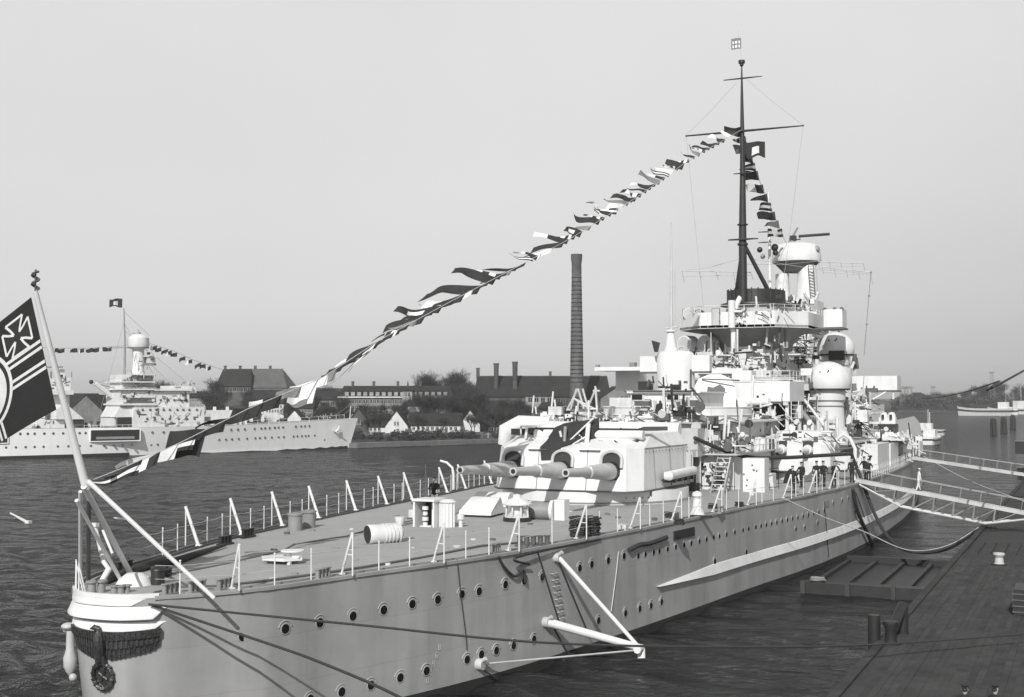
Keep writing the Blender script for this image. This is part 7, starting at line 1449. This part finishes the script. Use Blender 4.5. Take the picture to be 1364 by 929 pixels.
# ---------------------------------------------------------------- bare trees and shrubs
BARK = mat('dark_bark', .045, .95, .3, .8); TWG = mat('bare_twigs', .04, .95, .3, .3)
def tree_proto(seed, H, spread):
    r = random.Random(seed); tr = MB(); tw = MB()
    def grow(p, d, L_, rad, lv):
        e = p+d*L_; mid = p.lerp(e, .5)+V3((r.uniform(-1, 1), r.uniform(-1, 1), 0))*L_*.05
        if lv < 3: tr.tube([p, mid, e], [rad, rad*.82, rad*.62], 5 if lv else 7, lv == 0)
        if lv >= 3:
            for _ in range(5):
                t = r.random(); a = p.lerp(e, t); dd = (d+V3((r.uniform(-1, 1), r.uniform(-1, 1), r.uniform(-.3, .9)))*.8).normalized(); l = L_*r.uniform(.5, 1.1); w_ = V3((r.uniform(-1, 1), r.uniform(-1, 1), r.uniform(-1, 1))).normalized()*.045
                b = a+dd*l; tw.face([a-w_, a+w_, b+w_*.4, b-w_*.4])
                for _ in range(2): c = a.lerp(b, r.uniform(.3, .9)); d3 = (dd+V3((r.uniform(-1, 1), r.uniform(-1, 1), r.uniform(-.5, 1)))*.9).normalized(); w3 = w_*.7; tw.face([c-w3, c+w3, c+d3*l*.6])
            return
        n = (5, 4, 4)[lv]
        for k in range(n):
            an = 2*PI*(k+r.random()*.7)/n; tl = (.55, .8, .9)[lv]*spread*r.uniform(.7, 1.2)
            nd = (d+V3((math.cos(an), math.sin(an), r.uniform(-.1, .4)))*tl).normalized(); st_ = p.lerp(e, r.uniform(.5, 1.) if lv else r.uniform(.72, 1.))
            grow(st_, nd, L_*r.uniform(.55, .8), rad*.5, lv+1)
        grow(e, (d+V3((r.uniform(-1, 1), r.uniform(-1, 1), 1))*.2).normalized(), L_*.6, rad*.55, lv+1)
    grow(V3((0, 0, -.5)), V3((0, 0, 1)), H*.42, H*.022, 0)
    return tr, tw
PT_ = []
for i, (H, spr) in enumerate(((12, 1.), (13, .8), (11, 1.25), (14, .6))):
    tr, tw = tree_proto(40+i, H, spr); t_ = thing('bare_tree', (0, 0, 0), 'bare leafless tree in the dark wood along the far shore', 'tree', 'bare trees on the far shore')
    tr.build('trunk', BARK, t_, 60, origin=(0, 0, 0)); tw.build('crown', TWG, t_, 0, origin=(0, 0, 0)); PT_.append(t_)
rt = random.Random(77); used = set(); spots = []
def scatter(n, x0, x1, D0, D1, h0, h1):
    for _ in range(n): spots.append((rt.uniform(x0, x1), rt.uniform(D0, D1), rt.uniform(h0, h1)))
scatter(30, 560, 640, 424, 490, .75, 1.1); scatter(26, 640, 700, 424, 480, .55, .8); scatter(20, 690, 790, 436, 480, .5, .75); scatter(22, 200, 300, 440, 590, .9, 1.3); scatter(30, 325, 462, 440, 560, .6, .95); scatter(14, 462, 560, 430, 480, .5, .7); scatter(16, 480, 760, 380, 396, .45, .7); scatter(22, 560, 628, 510, 560, 1.0, 1.35); scatter(8, 0, 60, 440, 500, .8, 1.); scatter(12, 140, 200, 440, 560, .8, 1.1)
scatter(36, 1195, 1310, 1135, 1200, 1.0, 1.4); scatter(34, 1290, 1400, 1135, 1190, 1.2, 1.9)
for i, (px, D, s_) in enumerate(spots):
    k = rt.randrange(4); o = PT_[k] if k not in used else copy_tree(PT_[k]); used.add(k)
    u = (px-682)/1700.*D; x, y = rel(u, D); put(o, (x, y, gz(u, D)), rt.uniform(0, 6.28)); o.scale = (s_*1.1, s_*1.1, s_)
# evergreen masses: shrubs and hedges made of leaf clumps
EVG = mat('evergreen_leaves', .05, .9, .5, .6)
def bush(seed, n=420):
    r = random.Random(seed); q = MB()
    cl = [(V3((r.uniform(-1, 1), r.uniform(-1, 1), r.uniform(.3, 1.7))), r.uniform(.5, .9)) for _ in range(9)]
    for _ in range(n):
        c, rad = cl[r.randrange(9)]; p = c+V3((r.gauss(0, 1), r.gauss(0, 1), r.gauss(0, 1))).normalized()*rad*r.uniform(.6, 1.05); u = V3((r.uniform(-1, 1), r.uniform(-1, 1), r.uniform(-1, 1))).normalized()*.2; v = u.cross(V3((r.uniform(-1, 1), r.uniform(-1, 1), r.uniform(-1, 1)))).normalized()*.14
        q.face([p-u, p+v, p+u, p-v])
    return q
PB = []
for i in range(3):
    t_ = thing('evergreen_shrub', (0, 0, 0), 'dark evergreen shrub on the far bank', 'shrub', 'evergreen shrubs on the far bank'); bush(60+i).build('foliage', EVG, t_, 0, origin=(0, 0, 0)); q = MB(); q.tube([(0, 0, -.3), (0, 0, 1.2)], .12, 5); q.build('stem', BARK, t_, origin=(0, 0, 0)); PB.append(t_)
used = set(); bs = [(rt.uniform(466, 760), rt.uniform(345, 372), rt.uniform(.7, 1.3)) for _ in range(60)]+[(rt.uniform(480, 520), rt.uniform(412, 430), rt.uniform(2.2, 3.4)) for _ in range(8)]+[(rt.uniform(560, 720), rt.uniform(420, 480), rt.uniform(1.2, 2.4)) for _ in range(14)]+[(rt.uniform(325, 465), rt.uniform(430, 520), rt.uniform(1.4, 2.6)) for _ in range(12)]+[(rt.uniform(200, 300), rt.uniform(430, 560), rt.uniform(1.4, 2.4)) for _ in range(8)]+[(rt.uniform(1195, 1400), rt.uniform(1122, 1145), rt.uniform(4., 6.5)) for _ in range(80)]
for px, D, s_ in bs:
    k = rt.randrange(3); u = (px-682)/1700.*D
    if D < shoreD(u)+2: D = shoreD(u)+rt.uniform(3, 20)
    o = PB[k] if k not in used else copy_tree(PB[k]); used.add(k); x, y = rel(u, D); put(o, (x, y, gz(u, D)-.1), rt.uniform(0, 6.28)); o.scale = (s_, s_, s_)
# ---------------------------------------------------------------- right-hand shore
house(1112, 1196, 1290, 546, 541, 552, 20, 'low dark wharf shed at the far end of the harbour', BRK, ROOF, cat='shed', name='wharf_shed', win=[(1200, 1286, 547, 549, 12)])
house(1112, 1262, 1420, 543, 537.5, 552, 24, 'long black wharf warehouse behind the moored barges', BLK, BLK, cat='warehouse', name='wharf_warehouse')
house(1160, 1212, 1240, 532, 523, 545, 20, 'distant hall with a pale cupola above the far trees', BRK, ROOF, hip=.3, cat='hall', name='distant_hall')
house(1150, 1297, 1308, 529, 522, 545, 10, 'pale distant block under the overhead cable', STO, STO, cat='building', name='distant_block')
house(1135, 1238, 1262, 538, 536.5, 545, 8, 'tiny white-roofed hut by the far water', WAL, WAL, cat='hut', name='hut')
def mast_(px, y0, D, r, label, arms=0):
    fr = FB(D); a, z = fr.hit(px, y0); root = thing('lattice_mast', fr.P(a, 0, 1), label, 'mast'); q = MB()
    for s, c in ((-1, -1), (1, -1), (1, 1), (-1, 1)): q.tube([fr.P(a+s*r*2, c*r*2, 1), fr.P(a+s*r*.4, c*r*.4, z)], .12, 4)
    for k in range(8): zz = 1+(z-1)*k/8; w_ = r*2*(1-k/10.); q.tube([fr.P(a-w_, w_, zz), fr.P(a+w_, w_, zz+(z-1)/8)], .08, 4); q.tube([fr.P(a+w_, w_, zz), fr.P(a-w_, w_, zz+(z-1)/8)], .08, 4)
    q.build('lattice', GRY, root)
    if arms: q = MB(); q.fbox(fr, a-2.2, a+2.2, -.3, .3, z-1.5, z+.6); q.build('mast_head', GRY, root)
mast_(1321, 496, 1130, 1.6, 'tall thin lattice mast above the far wharf, right of the cable', 1); mast_(1243, 515, 1125, 1.6, 'dark stubby lattice mast left of the cable dip', 1)
mast_(1358, 512, 1130, 1.2, 'lattice mast at the right edge behind the moored boats', 1)
for k, x in enumerate((1200, 1205, 1209, 1214)): mast_(x, 516, 1128, .7, '%s of four slender signal masts beside the long white box wing' % ORD[k].replace('first', 'leftmost').replace('fourth', 'rightmost').replace('second', 'second from left').replace('third', 'third from left'), 1)
mast_(1349, 522, 1126, 1.4, 'thick dark post rising from the far warehouse')
launch(atz(1312, 554, 0), AL+1.35, 38, 9, 5.2, 'long light grey barge moored at the far wharf', False, LGY)
launch(atz(1336, 553, 0), AL+1.1, 22, 9, 4.6, 'white boat moored just right of the long barge', True)
launch(atz(1357, 552, 0), AL+1.9, 24, 9, 5.0, 'white boat at the right edge of the far wharf', True)
# ---------------------------------------------------------------- light haze over the harbour
hb = MB(); hb.box(-2600, 2600, -60, 5200, -2.6, 56)
AIR = bpy.data.materials.new('harbour_air'); AIR.use_nodes = True; _t = AIR.node_tree; _t.nodes.clear(); _v = _t.nodes.new('ShaderNodeVolumePrincipled'); _o = _t.nodes.new('ShaderNodeOutputMaterial')
_v.inputs['Color'].default_value = (.9, .9, .9, 1); _v.inputs['Density'].default_value = .00018; _v.inputs['Anisotropy'].default_value = .2; _t.links.new(_v.outputs[0], _o.inputs['Volume'])
tag(hb.build('haze', AIR, None, 0), kind='stuff')
